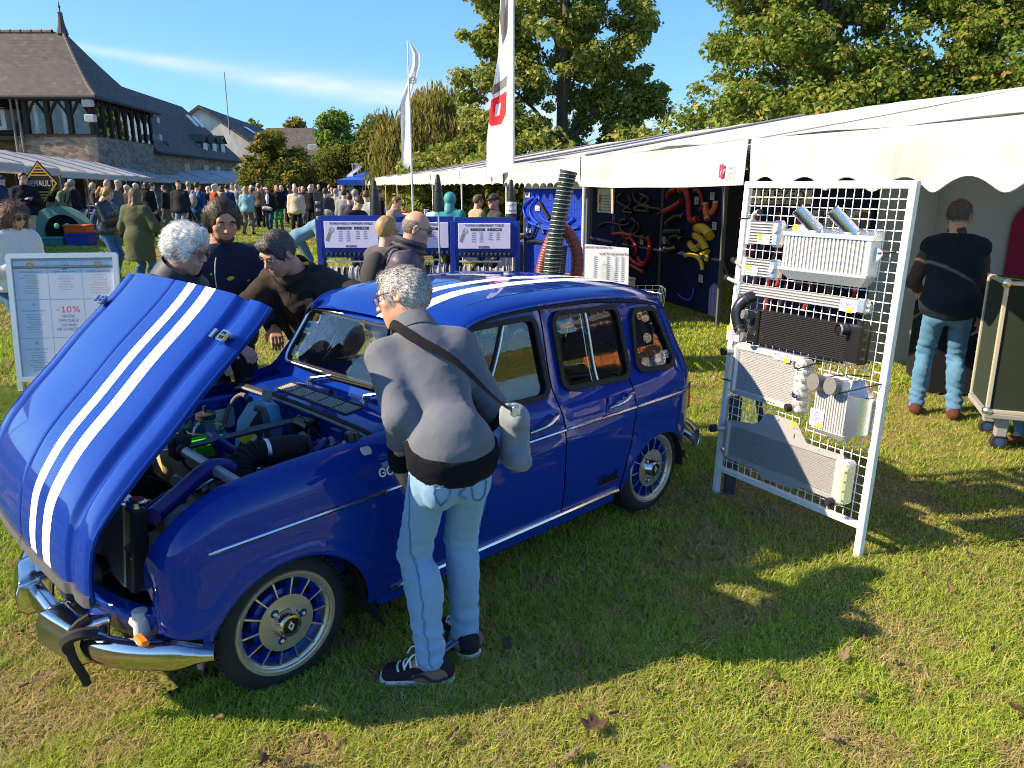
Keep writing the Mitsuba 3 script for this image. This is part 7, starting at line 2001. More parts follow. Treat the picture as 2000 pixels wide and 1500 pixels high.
    # red boxing-glove shaped hanging thing in the right-hand tents
    t = thing('hanging_gloves', 'pair of red gloves with white laces hanging under the right-hand tent', 'gloves')
    c = A([.78, 12.9, 1.5])
    obj('cuff', SDF(.05).cone(c + A([0, 0, .24]), c + A([0, 0, .02]), .075, .085).mesh(.02), 'plastic', t, col=(.55, .015, .02), smooth=True)
    obj('fist', SDF(.05).ell(c + A([-.07, -.02, -.12]), (.13, .12, .15)).ell(c + A([.09, .02, -.05]), (.10, .10, .14)).mesh(.02), 'plastic', t, col=(.55, .015, .02), smooth=True)
    obj('lace', tube([c + A([.02 * (-1) ** i, -.09, .24 - .035 * i]) for i in range(7)], .008, 5), 'matte', t, col=(.8, .8, .8))
    obj('cord', rod(c + A([0, 0, .24]), c + A([0, 0, .52]), .012, 5), 'matte', t, col=(.5, .45, .35))
    # far canopies
    for lbl, x, y, w, z, zt, c in (('blue pop-up canopy beyond the right-hand tents', -7.2, 41, 1.5, 2.12, 2.62, (.015, .07, .38)), ('red stall canopy far behind the crowd', -12.0, 60, 1.6, 1.95, 2.2, (.40, .02, .03)), ('teal stall canopy far behind the crowd', -14.3, 62, 1.3, 2.0, 2.25, (.03, .30, .28)), ('red and white stall far left behind the crowd', -18.5, 62, 1.7, 1.8, 2.15, (.40, .03, .05)), ('white stall canopy far behind the crowd', -16.6, 66, 1.5, 1.9, 2.2, (.6, .6, .6))):
        t = thing('canopy', lbl, 'canopy')
        q = A([[x - w, y - w, z], [x + w, y - w, z], [x + w, y + w, z], [x - w, y + w, z], [x, y, zt], [x - w, y - w, z - .25], [x + w, y - w, z - .25], [x + w, y + w, z - .25], [x - w, y + w, z - .25]])
        obj('roof', (q, A([[0, 1, 4], [1, 2, 4], [2, 3, 4], [3, 0, 4], [0, 5, 6], [0, 6, 1], [1, 6, 7], [1, 7, 2], [2, 7, 8], [2, 8, 3], [3, 8, 5], [3, 5, 0]])), 'matte', t, col=c)
        for sx in (-1, 1):
            for sy in (-1, 1):
                obj('leg', rod((x + sx * w * .97, y + sy * w * .97, -.2), (x + sx * w * .97, y + sy * w * .97, z), .03, 6), 'metal', t, col=(.6, .6, .6))


build_rack()
build_hose_boards()
build_reel_stands()
build_flags()
build_aboard()
build_right_side()
build_left_stall()
# ---------------------------------------------------------------- people
def ik(a, b, l1, l2, hint):
    a, b = A(a, float), A(b, float); d = b - a; L = np.linalg.norm(d); d /= L
    if L > (l1 + l2) * .998:
        b = a + d * (l1 + l2) * .998; L = (l1 + l2) * .998
    x = (l1 ** 2 - l2 ** 2 + L ** 2) / (2 * L); h = A(hint, float) - d * (A(hint, float) @ d); h /= np.linalg.norm(h)
    return a + d * x + h * math.sqrt(max(l1 ** 2 - x ** 2, 0)), b


def cut_at(s, p, n, r=.12):
    """Cuts a limb off cleanly at a cuff or hem, only near p."""
    p, n = A(p, float), A(n, float) / np.linalg.norm(n)
    s.ops.append(('c', lambda P: np.where(np.linalg.norm(P - p, axis=1) < r, (P - p) @ n, -9.), .003)); return s


def head_sdf():
    s = SDF(.022)
    s.ell((0, -.012, .030), (.074, .094, .098)).ell((0, .030, -.045), (.056, .062, .062)).ell((0, .055, -.088), (.028, .026, .022))
    s.cone((-.034, .070, .040), (.034, .070, .040), .017).cone((-.042, .052, -.010), (-.030, .062, -.035), .024, .016).cone((.042, .052, -.010), (.030, .062, -.035), .024, .016)
    for x in (-.031, .031):
        s.carve((x, .100, .020), (.021, .018, .013), k=.014)
    s.cone((0, .082, .028), (0, .106, -.010), .008, .0135, k=.010).cone((-.012, .094, -.014), (.012, .094, -.014), .0085, k=.008)
    s.cone((-.018, .080, -.046), (.018, .080, -.046), .0085, k=.006).cone((-.015, .079, -.056), (.015, .079, -.056), .0085, k=.006)
    s.carve((0, .094, -.0512), (.026, .008, .0016), k=.004)
    for x in (-1, 1):
        s.ell((x * .077, -.010, .006), (.010, .022, .034), R=rot([0, 0, 1], -x * .35) @ rot([1, 0, 0], -.2), k=.006).carve((x * .087, -.004, .008), (.008, .012, .020), k=.006)
    return s


_heads = {}


def head_mesh(res):
    if res not in _heads:
        s = head_sdf(); s.cone((0, -.022, -.05), (0, -.045, -.16), .056, .060, k=.03); _heads[res] = s.mesh(res)
    return _heads[res]


_hair = {}


def hair_mesh(style, res):
    if (style, res) in _hair:
        return _hair[style, res]
    s = SDF(.02)
    if style in ('short', 'wavy', 'back'):
        f = .012 if style == 'wavy' else 0
        s.ell((0, -.014, .034), (.081 + f, .101 + f, .104 + f)).ell((0, .045, .098), (.058 + f, .045, .034 + f))
        s.carve((0, .098, -.012), (.074, .060, .082), k=.012).carve((0, .06, -.10), (.12, .10, .075), k=.012)
        s.carve((.086, .005, -.028), (.028, .030, .040), k=.01).carve((-.086, .005, -.028), (.028, .030, .040), k=.01).cut((0, 0, -.075), (0, .3, -1))
    elif style == 'bald':
        s.ell((0, -.014, .02), (.079, .098, .085)).carve((0, .075, .03), (.12, .085, .2), k=.01).carve((0, -.005, .13), (.085, .11, .085), k=.01).carve((.086, .005, -.02), (.03, .03, .04), k=.01).carve((-.086, .005, -.02), (.03, .03, .04), k=.01).cut((0, 0, -.07), (0, .3, -1))
    elif style in ('long', 'bob', 'pony', 'knot'):
        s.ell((0, -.016, .034), (.086, .106, .106)).carve((0, .102, .0), (.068, .066, .100), k=.012)
        L = {'long': -.34, 'bob': -.15, 'pony': -.04, 'knot': -.05}[style]; w = .035 if style in ('long', 'bob') else .02
        for x, y in ((-.070, -.01), (-.045, -.07), (0, -.085), (.045, -.07), (.070, -.01)):
            s.chain([(x, y, .03), (x * 1.1, y - .012, L * .5), (x * .95, y - .03 * (L < -.2), L)], [.035, w + .004, w * .6])
        if style == 'pony':
            s.chain([(0, -.11, .05), (0, -.17, .03), (0, -.19, -.07), (0, -.175, -.16)], [.025, .032, .030, .012])
        if style == 'knot':
            s.ell((0, -.115, .02), (.04, .035, .05))
    elif style == 'cap':
        s.ell((0, -.010, .045), (.088, .108, .098)).cut((0, 0, .035), (0, -.12, -1)).cone((-.035, .09, .052), (.035, .09, .052), .016).cone((-.03, .125, .045), (.03, .125, .045), .012)
    elif style == 'hood':
        s.ell((0, -.02, .03), (.105, .125, .125)).chain([(0, -.06, -.10), (0, -.08, -.18)], [.09, .10]).carve((0, .12, .0), (.075, .10, .10), k=.02)
    g = {'wavy': .010, 'long': .010, 'bob': .012, 'cap': 0, 'hood': .004}.get(style, .005)
    _hair[style, res] = s.mesh(res, disp=lambda P: g * (meshkit.fbm(P * A([45, 45, 18]), 3, 4) - .5) * 2)
    return _hair[style, res]


def strands(m, n, ln, seed, wid=.0022, flow=(0, -.6, -.6), lift=.30):
    tm = trimesh.Trimesh(*arr(m), process=False); g = np.random.default_rng(seed)
    f = g.choice(len(tm.faces), n, p=tm.area_faces / tm.area)
    b = g.dirichlet((1, 1, 1), n); p = (tm.vertices[tm.faces[f]] * b[..., None]).sum(1); nr = tm.face_normals[f]
    out = 1 if np.mean((p - p.mean(0)) * nr) > 0 else -1
    nr = nr * out
    d = A(flow) + .45 * g.normal(size=(n, 3)) * .6; d = d - nr * (d * nr).sum(1, keepdims=True); d /= np.linalg.norm(d, axis=1, keepdims=True)
    L = (ln * (.6 + .8 * g.random(n)))[:, None]
    s = np.cross(d, nr); s /= np.linalg.norm(s, axis=1, keepdims=True)
    q = p + d * L * .6 + nr * L * lift; t = p + d * L * 1.05 + nr * L * lift * .75
    V = np.stack([p - s * wid / 2, p + s * wid / 2, q - s * wid * .4, q + s * wid * .4, t], 1).reshape(-1, 3); k = np.arange(n)[:, None] * 5
    return V, np.vstack([k + A([[0, 1, 3]]), k + A([[0, 3, 2]]), k + A([[2, 3, 4]])])


def hand_mesh(W, d, pn, side, res, curl=.5, sc=1.0):
    """A hand at wrist W reaching along d with palm normal pn; side +1 is a right hand."""
    d = A(d, float) / np.linalg.norm(d); pn = A(pn, float) - d * (A(pn, float) @ d); pn /= np.linalg.norm(pn); x = np.cross(d, pn) * side
    s = SDF(.010)
    for o in (-.026, -.009, .009, .026):
        s.cone(W + d * .012 + x * o * .6, W + d * .082 * sc + x * o, .016, .0125)
    for o, L, e in ((-.029, .060, .1), (-.010, .074, 0), (.010, .078, -.05), (.029, .068, -.1)):
        k = W + d * .084 * sc + x * o; a = curl * (1 + e)
        d1 = d * math.cos(a) + pn * math.sin(a); d2 = d * math.cos(a * 2.2) + pn * math.sin(a * 2.2)
        s.chain([k, k + d1 * L * .5 * sc, k + (d1 * .5 + d2 * .5) * L * sc], [.0105, .0092, .0075], k=.004)
    t0 = W + d * .025 + x * .028; t1 = t0 + (d * .6 + x * .6 + pn * .35) * .042 * sc
    s.chain([t0, t1, t1 + (d * .9 + pn * .45) * .034 * sc], [.0135, .011, .0085], k=.006)
    return s.mesh(res)


def figure(h=1.75, lean=0., side=0., head=(0, 0), feet=None, hands=(None, None), toes=(0, 0), res=.02, fat=1.0, hem=.10, ease=.018, hair='short', sleeves=True, vest=False, wrinkle=.0, fem=False, elbow=None, coat=None, band=0, wide=0):
    """Meshes of a person in local coordinates: x right, y forward, z up."""
    s = h / 1.75; ln = math.radians(lean); R = rot([0, 1, 0], math.radians(side)) @ rot([1, 0, 0], -ln)
    feet = feet or ((-.11, -.02), (.11, .02))
    mid = (A(feet[0][:2]) + A(feet[1][:2])) / 2
    Hc = A([mid[0], mid[1] - .13 * math.sin(ln) * 1.2, (.93 - .03 * (abs(feet[0][1] - feet[1][1]) > .3)) * s])
    T_ = lambda x, y, z: Hc + R @ (A([x, y, z]) * s)
    sw = wide or (.158 if fem else .172)
    S = [T_(-sw, 0, .440), T_(sw, 0, .440)]; N = T_(0, -.005, .515)
    Rh = rot([0, 1, 0], math.radians(side * .5)) @ rot([1, 0, 0], -ln * .55) @ rot([0, 0, 1], math.radians(head[1])) @ rot([1, 0, 0], math.radians(head[0]))
    hj = T_(0, .012, .575); Hd = hj + Rh @ A([0, .022, .108]) * s
    out = {}; ho = .085 * min(fat, 1) ** .7
    arms = []
    for i, sd in enumerate((-1, 1)):
        W = T_(sd * (sw + .06), .02, -.10) if hands[i] is None else A(hands[i], float)
        if hands[i] is None:
            W = S[i] + A([sd * .05, .06, -.53 * s])
        E, W = ik(S[i], W, .29 * s, .255 * s, (elbow or {}).get(i, (sd * .5, -1, -.2)))
        arms.append((E, W))
    legs = []
    for i, sd in enumerate((-1, 1)):
        an = A([feet[i][0], feet[i][1], (.085 + (feet[i][2] if len(feet[i]) > 2 else 0)) * s])
        ca, sa = math.cos(math.radians(toes[i])), math.sin(math.radians(toes[i])); fd = A([-sa, ca, 0])
        K, an = ik(Hc + A([sd * ho, 0, -.03]), an, .435 * s, .425 * s, fd * .35 + A([0, 1., 0]))
        legs.append((K, an, fd))
    wr = (lambda P: wrinkle * ((meshkit.fbm(P * A([15, 15, 22]), 3, 2) - .5) * 2 + .8 * (abs(meshkit.fbm(P * A([9, 9, 13]) + 7, 2, 5) - .5) * 4 - .8))) if wrinkle else None
    # top
    e = ease; t = SDF(.05)
    t.ell(T_(0, .004, .33), ((.168 * fat + e) * s, (.108 * fat + e) * s, .19 * s), R).ell(T_(0, .012 * fat, .14), ((.150 * fat + e) * s, (.105 * fat + e) * s, .19 * s), R)
    t.ell(Hc + R @ A([0, 0, .0]), ((.184 * fat + e) * s, (.148 * fat + e) * s, .17 * s)).cone(T_(0, -.008, .492), S[0], (.052 + e) * s, (.050 + e) * s).cone(T_(0, -.008, .492), S[1], (.052 + e) * s, (.050 + e) * s)
    t.cone(T_(0, -.005, .44), T_(0, .0, .53), (.070 + e) * s, (.058 + e) * s, k=.04)
    if coat:
        t.cone(Hc, Hc + A([0, -.01, -coat * s]), (.165 + e) * s, (.18 + e) * s)
    if fem and res < .03:
        for x in (-.075, .075):
            t.ell(T_(x, .085, .30), (.07 * s, .06 * s, .075 * s))
    for i in (0, 1):
        E, W = arms[i]
        if sleeves and not vest:
            u = (W - E) / np.linalg.norm(W - E)
            t.cone(S[i], E, (.058 + e * .8) * s, (.047 + e * .8) * s, k=.035).cone(E, W - u * .0, (.046 + e * .8) * s, (.036 + e * .7) * s, k=.03)
            cut_at(t, W - u * .012, u, .10)
    t.cut(Hc - A([0, 0, (coat or hem) * s]), A([0, math.sin(ln) * .4, -1])); t.cut(T_(0, 0, .545), R @ A([0, -.25, 1]))
    out['top'] = t.mesh(res, wr)
    if band:
        t.ops = [o for o in t.ops if o[0] == 'u'][:5]; t.cut(Hc - A([0, 0, (hem + .004) * s]), A([0, math.sin(ln) * .4, -1])); t.cut(Hc - A([0, 0, (hem - band) * s]), A([0, -math.sin(ln) * .4, 1]))
        out['band'] = t.mesh(res, lambda P: (wr(P) if wr else 0) - .007)
    if vest:
        v = SDF(.03)
        for i in (0, 1):
            E, W = arms[i]; u = (W - E) / np.linalg.norm(W - E); v.cone(S[i], E, .062 * s, .050 * s).cone(E, W, .048 * s, .038 * s); cut_at(v, W - u * .01, u, .1)
        v.cone(T_(0, 0, .47), T_(0, .01, .56), .075 * s, .066 * s)
        out['sleeves'] = v.mesh(res, wr)
    # trousers
    b = SDF(.035)
    b.ell(Hc + A([0, -.005, -.02]), (.160 * fat * s, .118 * fat * s, .15 * s)).ell(Hc + A([-.07 * fat, -.036, -.095]), (.085 * s * fat ** .7, .082 * s * fat ** .5, .10 * s)).ell(Hc + A([.07 * fat, -.036, -.095]), (.085 * s * fat ** .7, .082 * s * fat ** .5, .10 * s))
    if band:
        b.cut(Hc - A([0, 0, (hem - .035) * s]), (0, 0, 1))
    for i, sd in enumerate((-1, 1)):
        K, an, fd = legs[i]; hj_ = Hc + A([sd * ho, 0, -.03])
        b.cone(hj_, K, .088 * s * min(fat, 1) ** .6, .064 * s, k=.02).cone(K, an + A([0, 0, -.01]), .062 * s, .056 * s, k=.02).ell(K * .45 + an * .55 + A([0, 0, .08]) - fd * .018, (.056 * s, .062 * s, .13 * s), k=.03)
        cut_at(b, an - A([0, 0, .028]), (0, 0, -1), .16)
    kz, az = np.mean([l[0][2] for l in legs]), np.mean([l[1][2] for l in legs])
    folds = lambda P: wrinkle * 1.1 * np.sin(P[:, 2] * 105 + 5 * meshkit.noise(P * A([14, 14, 9]), 6) + P[:, 0] * 22) * (.9 * np.exp(-((P[:, 2] - az - .09) / .10) ** 2) + .6 * np.exp(-((P[:, 2] - kz) / .09) ** 2) + .15)
    out['trousers'] = b.mesh(res, (lambda P: .7 * wr(P) + folds(P)) if wr else None)
    # shoes
    for i in (0, 1):
        K, an, fd = legs[i]; sd = A([fd[1], -fd[0], 0]); g0 = an - A([0, 0, .085 * s])
        f = SDF(.02)
        for o in (-.016, .016):
            f.cone(g0 - fd * .045 + sd * o * .6 + A([0, 0, .045]), g0 + fd * .165 + sd * o + A([0, 0, .030]), .034, .030)
        f.cone(g0 - fd * .03 + A([0, 0, .05]), an - fd * .01 + A([0, 0, .02]), .042, .044, k=.03)
        f.cut(g0, (0, 0, -1)); f.cut(an + A([0, 0, .03]), (0, 0, 1))
        out['shoe' + str(i)] = f.mesh(min(res, .02))
        q = SDF(.01)
        for o in (-.016, .016):
            q.cone(g0 - fd * .045 + sd * o * .6 + A([0, 0, .02]), g0 + fd * .167 + sd * o + A([0, 0, .02]), .041, .037)
        q.cut(g0 + A([0, 0, .024]), (0, 0, 1)); q.cut(g0 - A([0, 0, .004]), (0, 0, -1))
        out['sole' + str(i)] = q.mesh(min(res * .6, .014))
    # body: head, neck, hands and what the clothes cover
    hr = {.02: .009}.get(res, res * .5 if res < .02 else .016)
    hr = max(hr, .005)
    hs = lambda m: mv(mv(m, s=(s,) * 3), Hd, R=Rh)
    bd = SDF(.03).cone(T_(0, 0, .05), T_(0, 0, .38), .08 * s, .085 * s).cone(S[0] * .94 + S[1] * .06, S[1] * .94 + S[0] * .06, .042 * s).cone(T_(0, 0, .42), hj + Rh @ A([0, 0, .03]), .060 * s, .052 * s)
    for i, sd in enumerate((-1, 1)):
        K, an, fd = legs[i]; E, W = arms[i]
        bd.chain([Hc + A([sd * .085, 0, -.03]), K, an], [.066 * s, .046 * s, .036 * s]).chain([S[i], E, W], [.042 * s, .034 * s, .026 * s]).cone(an, an + fd * .12 - A([0, 0, .05]), .034, .022)
    ms = [hs(head_mesh(hr)), bd.mesh(max(res, .022))]
    for i, sd in enumerate((-1, 1)):
        E, W = arms[i]; u = (W - E) / np.linalg.norm(W - E)
        ms.append(hand_mesh(W - u * .005, u + A([0, 0, -.15]), A([-sd * 1., .25, 0.]) if abs(u[2]) > .5 else A([0, 0, -1.]), sd, max(res * .3, .0045) if res < .03 else .012, .42, s))
    out['body'] = cat(ms)
    out['hair'] = hs(hair_mesh(hair, hr * (1.0 if hr > .008 else .9)))
    out['_'] = dict(R=R, T=T_, S=S, N=N, Rh=Rh, Hd=Hd, s=s, arms=arms, legs=legs, Hc=Hc, hs=hs)
    return out


SKIN = (.62, .37, .27)


def place(fig, label, pos, face, top, bottom, hair, shoe=(.03, .03, .03), skin=SKIN, sole=None, top_mat='cloth', bottom_mat='denim', group=None, sleeve=None, close=False, base='person'):
    t = thing(base, label, 'person', group)
    a = math.radians(face); z = float(land(pos[0], pos[1])) if len(pos) == 2 else pos[2]
    Rw = frame((math.sin(a), -math.cos(a), 0), (math.cos(a), math.sin(a), 0), (0, 0, 1)); P = A([pos[0], pos[1], z])
    M = lambda m: mv(m, P, R=Rw)
    obj('body', M(fig['body']), 'skin', t, col=skin, smooth=True)
    obj('jacket' if top_mat != 'knit' else 'jumper', M(fig['top']), 'cloth' if top_mat == 'knit' else top_mat, t, col=top, smooth=True)
    obj('trousers', M(fig['trousers']), bottom_mat, t, col=bottom, smooth=True)
    if 'sleeves' in fig:
        obj('sleeves', M(fig['sleeves']), 'cloth', t, col=sleeve, smooth=True)
    for i in '01':
        k = obj('shoe', M(fig['shoe' + i]), 'matte', t, col=shoe, smooth=True)
        if sole is not None:
            obj('sole', M(fig['sole' + i]), 'matte', k, col=sole, smooth=30)
    if 'band' in fig:
        obj('waistband', M(fig['band']), 'cloth', t, col=(.008, .009, .013), smooth=True)
    h = obj('hair', M(fig['hair']), 'hair', t, col=hair, smooth=True)
    F = fig['_']
    if close:
        hm = lambda m, n_, mt, c, par=t: obj(n_, M(F['hs'](m)), mt, par, col=c, smooth=40)
        for x in (-.031, .031):
            hm(mv(arr(trimesh.creation.icosphere(subdivisions=2, radius=.0125)), (x, .0735, .020)), 'eye', 'gloss', (.62, .58, .55))
            hm(mv(arr(trimesh.creation.icosphere(subdivisions=2, radius=.0062)), (x, .0815, .0195)), 'iris', 'gloss', (.05, .035, .025))
            hm(tube(spline([(x - .014, .0815, .0245), (x, .0875, .0275), (x + .014, .0815, .0245)], 8), .0028, 6), 'eyelid', 'skin', tuple(A(skin) * .85))
            hm(tube(spline([(x - .018, .083, .038), (x, .0905, .0435), (x + .018, .083, .039)], 8), [.002, .004, .0045, .005, .005, .0045, .004, .002], 6), 'eyebrow', 'hair', tuple(A(hair) * .6))
        hm(tube([(-.019, .0865, -.0515), (0, .0895, -.051), (.019, .0865, -.0515)], [.001, .003, .001], 6), 'lips', 'skin', (skin[0] * .8, skin[1] * .55, skin[2] * .55))
    return t, M, F, h


def glasses(t, M, F, col=(.02, .02, .02), sun=False):
    g = thing('glasses', 'glasses', 'glasses')
    del labels[g]; used['glasses'] -= 1
    k = None
    ms = []
    for x in (-.032, .032):
        ring = np.stack([x + .025 * np.cos(np.linspace(0, 2 * np.pi, 20, endpoint=False)), .101 - .010 * abs(np.cos(np.linspace(0, 2 * np.pi, 20, endpoint=False))) * 0 + 0 * np.linspace(0, 1, 20), .016 + .019 * np.sin(np.linspace(0, 2 * np.pi, 20, endpoint=False))], -1)
        ms.append(tube(ring, .0022, 6, closed=True))
        ms.append(tube([(x * 1.75, .099, .022), (x * 2.45, .05, .024), (x * 2.5, -.01, .018), (x * 2.42, -.03, .0)], .0022, 6))
    ms.append(tube([(-.008, .102, .020), (.008, .102, .020)], .002, 6))
    k = obj('glasses', M(F['hs'](cat(ms))), 'gloss', t, col=col, smooth=40)
    for x in (-.032, .032):
        th = np.linspace(0, 2 * np.pi, 20, endpoint=False)
        ln = (np.vstack([np.stack([x + .025 * np.cos(th), .101 + 0 * th, .016 + .019 * np.sin(th)], -1), [[x, .103, .016]]]), A([[i, (i + 1) % 20, 20] for i in range(20)]))
        if sun:
            obj('lens', M(F['hs'](ln)), 'gloss', k, col=(.015, .012, .012), smooth=True)
        else:
            obj('lens', M(F['hs'](ln)), 'glass', k, smooth=True)


def locks(t, M, F, style, hair, n, ln, seed, dark=.6, flow=(0, -.6, -.55), wid=.0024, lift=.30):
    m = hair_mesh(style, .005)
    for i, c in enumerate((1.0, dark, 1.25)):
        obj('hair_strands', M(F['hs'](strands(m, n // 3, ln, seed + i, wid, flow, lift))), 'hair', t, col=tuple(np.clip(A(hair) * c, 0, .9)), smooth=False)


def build_near_people():
    # the man in the grey jumper
    f = figure(1.74, lean=46, side=-6, head=(0, 58), feet=((-.085, -.05), (.085, .10)), toes=(72, 5), hands=((-.150, .11, .83), (.16, .36, .98)), res=.0115, hem=.045, ease=.012, wrinkle=.0045, hair='short', elbow={0: (-.02, -1, .1), 1: (.32, -.8, -.3)}, fat=.80, band=.085, wide=.145)
    t, M, F, h = place(f, 'grey haired man in grey jumper and light jeans bending over the car engine', (-.240, 2.66, .0), 109, (.135, .150, .185), (.23, .39, .60), (.36, .35, .33), (.018, .018, .022), (.60, .32, .21), (.80, .79, .77), 'knit', close=True)
    lab(h, 'short grey hair')
    locks(t, M, F, 'short', (.46, .45, .44), 6000, .026, 1, .6, lift=.15)
    glasses(t, M, F, (.02, .022, .03))
    T_, R, s = F['T'], F['R'], F['s']
    # black ribbed hem and cuffs, collar
    for E, W in F['arms']:
        u = (W - E) / np.linalg.norm(W - E); obj('cuff', M(tube([W - u * .07, W - u * .03, W + u * .005], [.047, .048, .043], 18)), 'cloth', t, col=(.008, .009, .013), smooth=40)
    c0 = T_(0, .0, .535); obj('collar', M(tube([c0 - R @ A([0, 0, .03]), c0 + R @ A([0, .004, .012]), c0 + R @ A([0, .010, .045])], [.096, .090, .082], 24, caps=False)), 'cloth', t, col=(.125, .14, .17), smooth=50)
    # jeans details: pockets, seams, belt line
    tm = trimesh.Trimesh(*arr(f['trousers']), process=False)
    def on_jeans(poly, off):
        from scipy.spatial import cKDTree
        pts = np.vstack([spline(poly[i:i + 2], 10) for i in range(len(poly) - 1)]); tree_ = cKDTree(tm.vertices); d, i = tree_.query(pts, k=6)
        q = tm.vertices[i].mean(1); n = tm.vertex_normals[i].mean(1); n /= np.linalg.norm(n, axis=1, keepdims=True)
        sg = np.sign(((q - F['Hc']) * n)[:, :2].sum()) or 1
        q = q + n * sg * off; return q[np.r_[True, np.linalg.norm(np.diff(q, axis=0), axis=1) > 1e-4]]
    Hc = F['Hc']
    for sx in (-1, 1):
        P = [Hc + A([sx * x, -.20, z]) for x, z in ((.030, -.075), (.135, -.060), (.140, -.165), (.085, -.215), (.032, -.175), (.030, -.075))]
        obj('pocket_seam', M(tube(on_jeans(P, .003), .0030, 5)), 'denim', t, col=(.09, .18, .34), smooth=50)
        P2 = [p + A([0, 0, -.008]) * 1 for p in P[:2]]
        obj('pocket_seam', M(tube(on_jeans(P2, .003), .0018, 5)), 'denim', t, col=(.30, .42, .58), smooth=50)
        K, an, fd = F['legs'][(sx + 1) // 2]; sd = A([fd[1], -fd[0], 0]) * sx
        P = [Hc + A([sx * .2, 0, -.06]), Hc + A([sx * .22, .0, -.22]), K + sd * .12, K * .5 + an * .5 + sd * .12, an + sd * .10]
        obj('side_seam', M(tube(on_jeans(P, .001), .0035, 5)), 'denim', t, col=(.12, .23, .42), smooth=50)
    P = [Hc + A([0, -.2, z]) for z in (-.05, -.12, -.19)]
    obj('back_seam', M(tube(on_jeans(P, .001), .003, 5)), 'denim', t, col=(.12, .23, .42), smooth=50)
    for K, an, fd in F['legs']:
        P = [an + A([.12 * math.cos(a), .12 * math.sin(a), -.012]) for a in np.linspace(0, 2 * np.pi, 9)]
        obj('hem_seam', M(tube(on_jeans(P, .001), .003, 5)), 'denim', t, col=(.12, .23, .42), smooth=50)
    # shoe details: brown side panel, white laces, wavy stripe
    for i in (0, 1):
        K, an, fd = F['legs'][i]; g0 = an - A([0, 0, .085]); sd = A([fd[1], -fd[0], 0])
        ls = [tube(spline([g0 + fd * (.055 + .024 * k) + sd * .034 + A([0, 0, .082 - .008 * k]), g0 + fd * (.062 + .024 * k) + A([0, 0, .100 - .012 * k]), g0 + fd * (.055 + .024 * k) - sd * .034 + A([0, 0, .082 - .008 * k])], 8), .0042, 6) for k in range(4)]
        bow = [tube(spline([g0 + fd * .05 + A([0, 0, .105]), g0 + fd * .07 + sd * q * .03 + A([0, 0, .125]), g0 + fd * .10 + sd * q * .045 + A([0, 0, .085])], 8), .0035, 6) for q in (-1, 1)]
        obj('laces', M(cat(ls + bow)), 'matte', t, col=(.80, .80, .80), smooth=50)
        for q in (-1, 1):
            pn = spline([g0 - fd * .055 + sd * q * .036 + A([0, 0, .040]), g0 - fd * .01 + sd * q * .0505 + A([0, 0, .052]), g0 + fd * .045 + sd * q * .0475 + A([0, 0, .040]), g0 + fd * .075 + sd * q * .047 + A([0, 0, .046])], 14)
            obj('suede_panel', M(tube(pn, [.010, .018, .022, .024, .025, .025, .024, .023, .021, .019, .017, .014, .010, .006], 8)), 'cloth', t, col=(.20, .135, .085), smooth=50)
            wv = spline([g0 - fd * .050 + sd * q * .058 + A([0, 0, .050]), g0 + fd * .0 + sd * q * .0745 + A([0, 0, .048]), g0 + fd * .03 + sd * q * .070 + A([0, 0, .060]), g0 + fd * .07 + sd * q * .060 + A([0, 0, .046])], 14)
            obj('wavy_stripe', M(tube(wv, .0055, 6)), 'cloth', t, col=(.03, .035, .05), smooth=50)
    # the shoulder bag
    b = thing('shoulder_bag', 'small grey shoulder bag with black strap on the man in the grey jumper', 'bag')
    c = Hc + A([.235, .0, .045])
    bag = SDF(.03).cone(c + A([0, -.07, -.08]), c + A([0, .07, -.08]), .040).cone(c + A([-.01, -.06, .07]), c + A([-.01, .06, .07]), .030).cone(c + A([0, 0, -.08]), c + A([0, 0, .06]), .055).mesh(.012, lambda P: .004 * (meshkit.fbm(P * 25, 2, 3) - .5))
    obj('pouch', M(bag), 'cloth', b, col=(.20, .235, .27), smooth=True)
    obj('flap_seam', M(tube(spline([c + A([.045, -.075, .03]), c + A([.058, 0, .022]), c + A([.045, .075, .03])], 10), .003, 5)), 'cloth', b, col=(.10, .12, .14))
    L = F['S'][0]; p = [c + A([-.02, -.06, .10]), T_(.155, -.135, .14), T_(.06, -.150, .30), T_(-.055, -.130, .44), T_(-.095, -.060, .545), T_(-.10, .05, .53), T_(-.02, .155, .36), T_(.15, .12, .12), c + A([-.02, .06, .10])]
    sp = spline(p, 50); tn = np.gradient(sp, axis=0); tn /= np.linalg.norm(tn, axis=1, keepdims=True)
    cen = np.stack([T_(0, 0, q) for q in np.clip(((sp - F['Hc']) @ (R @ A([0, 0, 1]))), 0, .5)]); nr = sp - cen; nr -= tn * (nr * tn).sum(1, keepdims=True); nr /= np.linalg.norm(nr, axis=1, keepdims=True); wd = np.cross(tn, nr)
    obj('strap', M(thick(grid(np.stack([sp - wd * .018, sp + wd * .018], 1)), .004)), 'cloth', b, col=(.012, .012, .014), smooth=30)
    obj('clip', M(cbox(c + A([-.035, -.075, .085]), c + A([-.005, -.045, .125]), .004)), 'bright_metal', b)
    # the white haired man
    f = figure(1.72, lean=24, head=(-4, 4), res=.014, ease=.035, wrinkle=.008, hair='wavy', fat=1.08, hands=((-.12, .40, 1.02), (.14, .38, 1.0)))
    t, M, F, h = place(f, 'white haired man with glasses and dark quilted jacket, behind the far corner of the bonnet', (-1.86, 3.96), -14, (.030, .036, .055), (.03, .035, .05), (.62, .62, .61), skin=(.58, .30, .21), top_mat='puffer', close=True)
    locks(t, M, F, 'wavy', (.68, .68, .67), 3600, .034, 11, .8, (0, -.9, -.5), lift=.12)
    glasses(t, M, F, (.05, .04, .035))
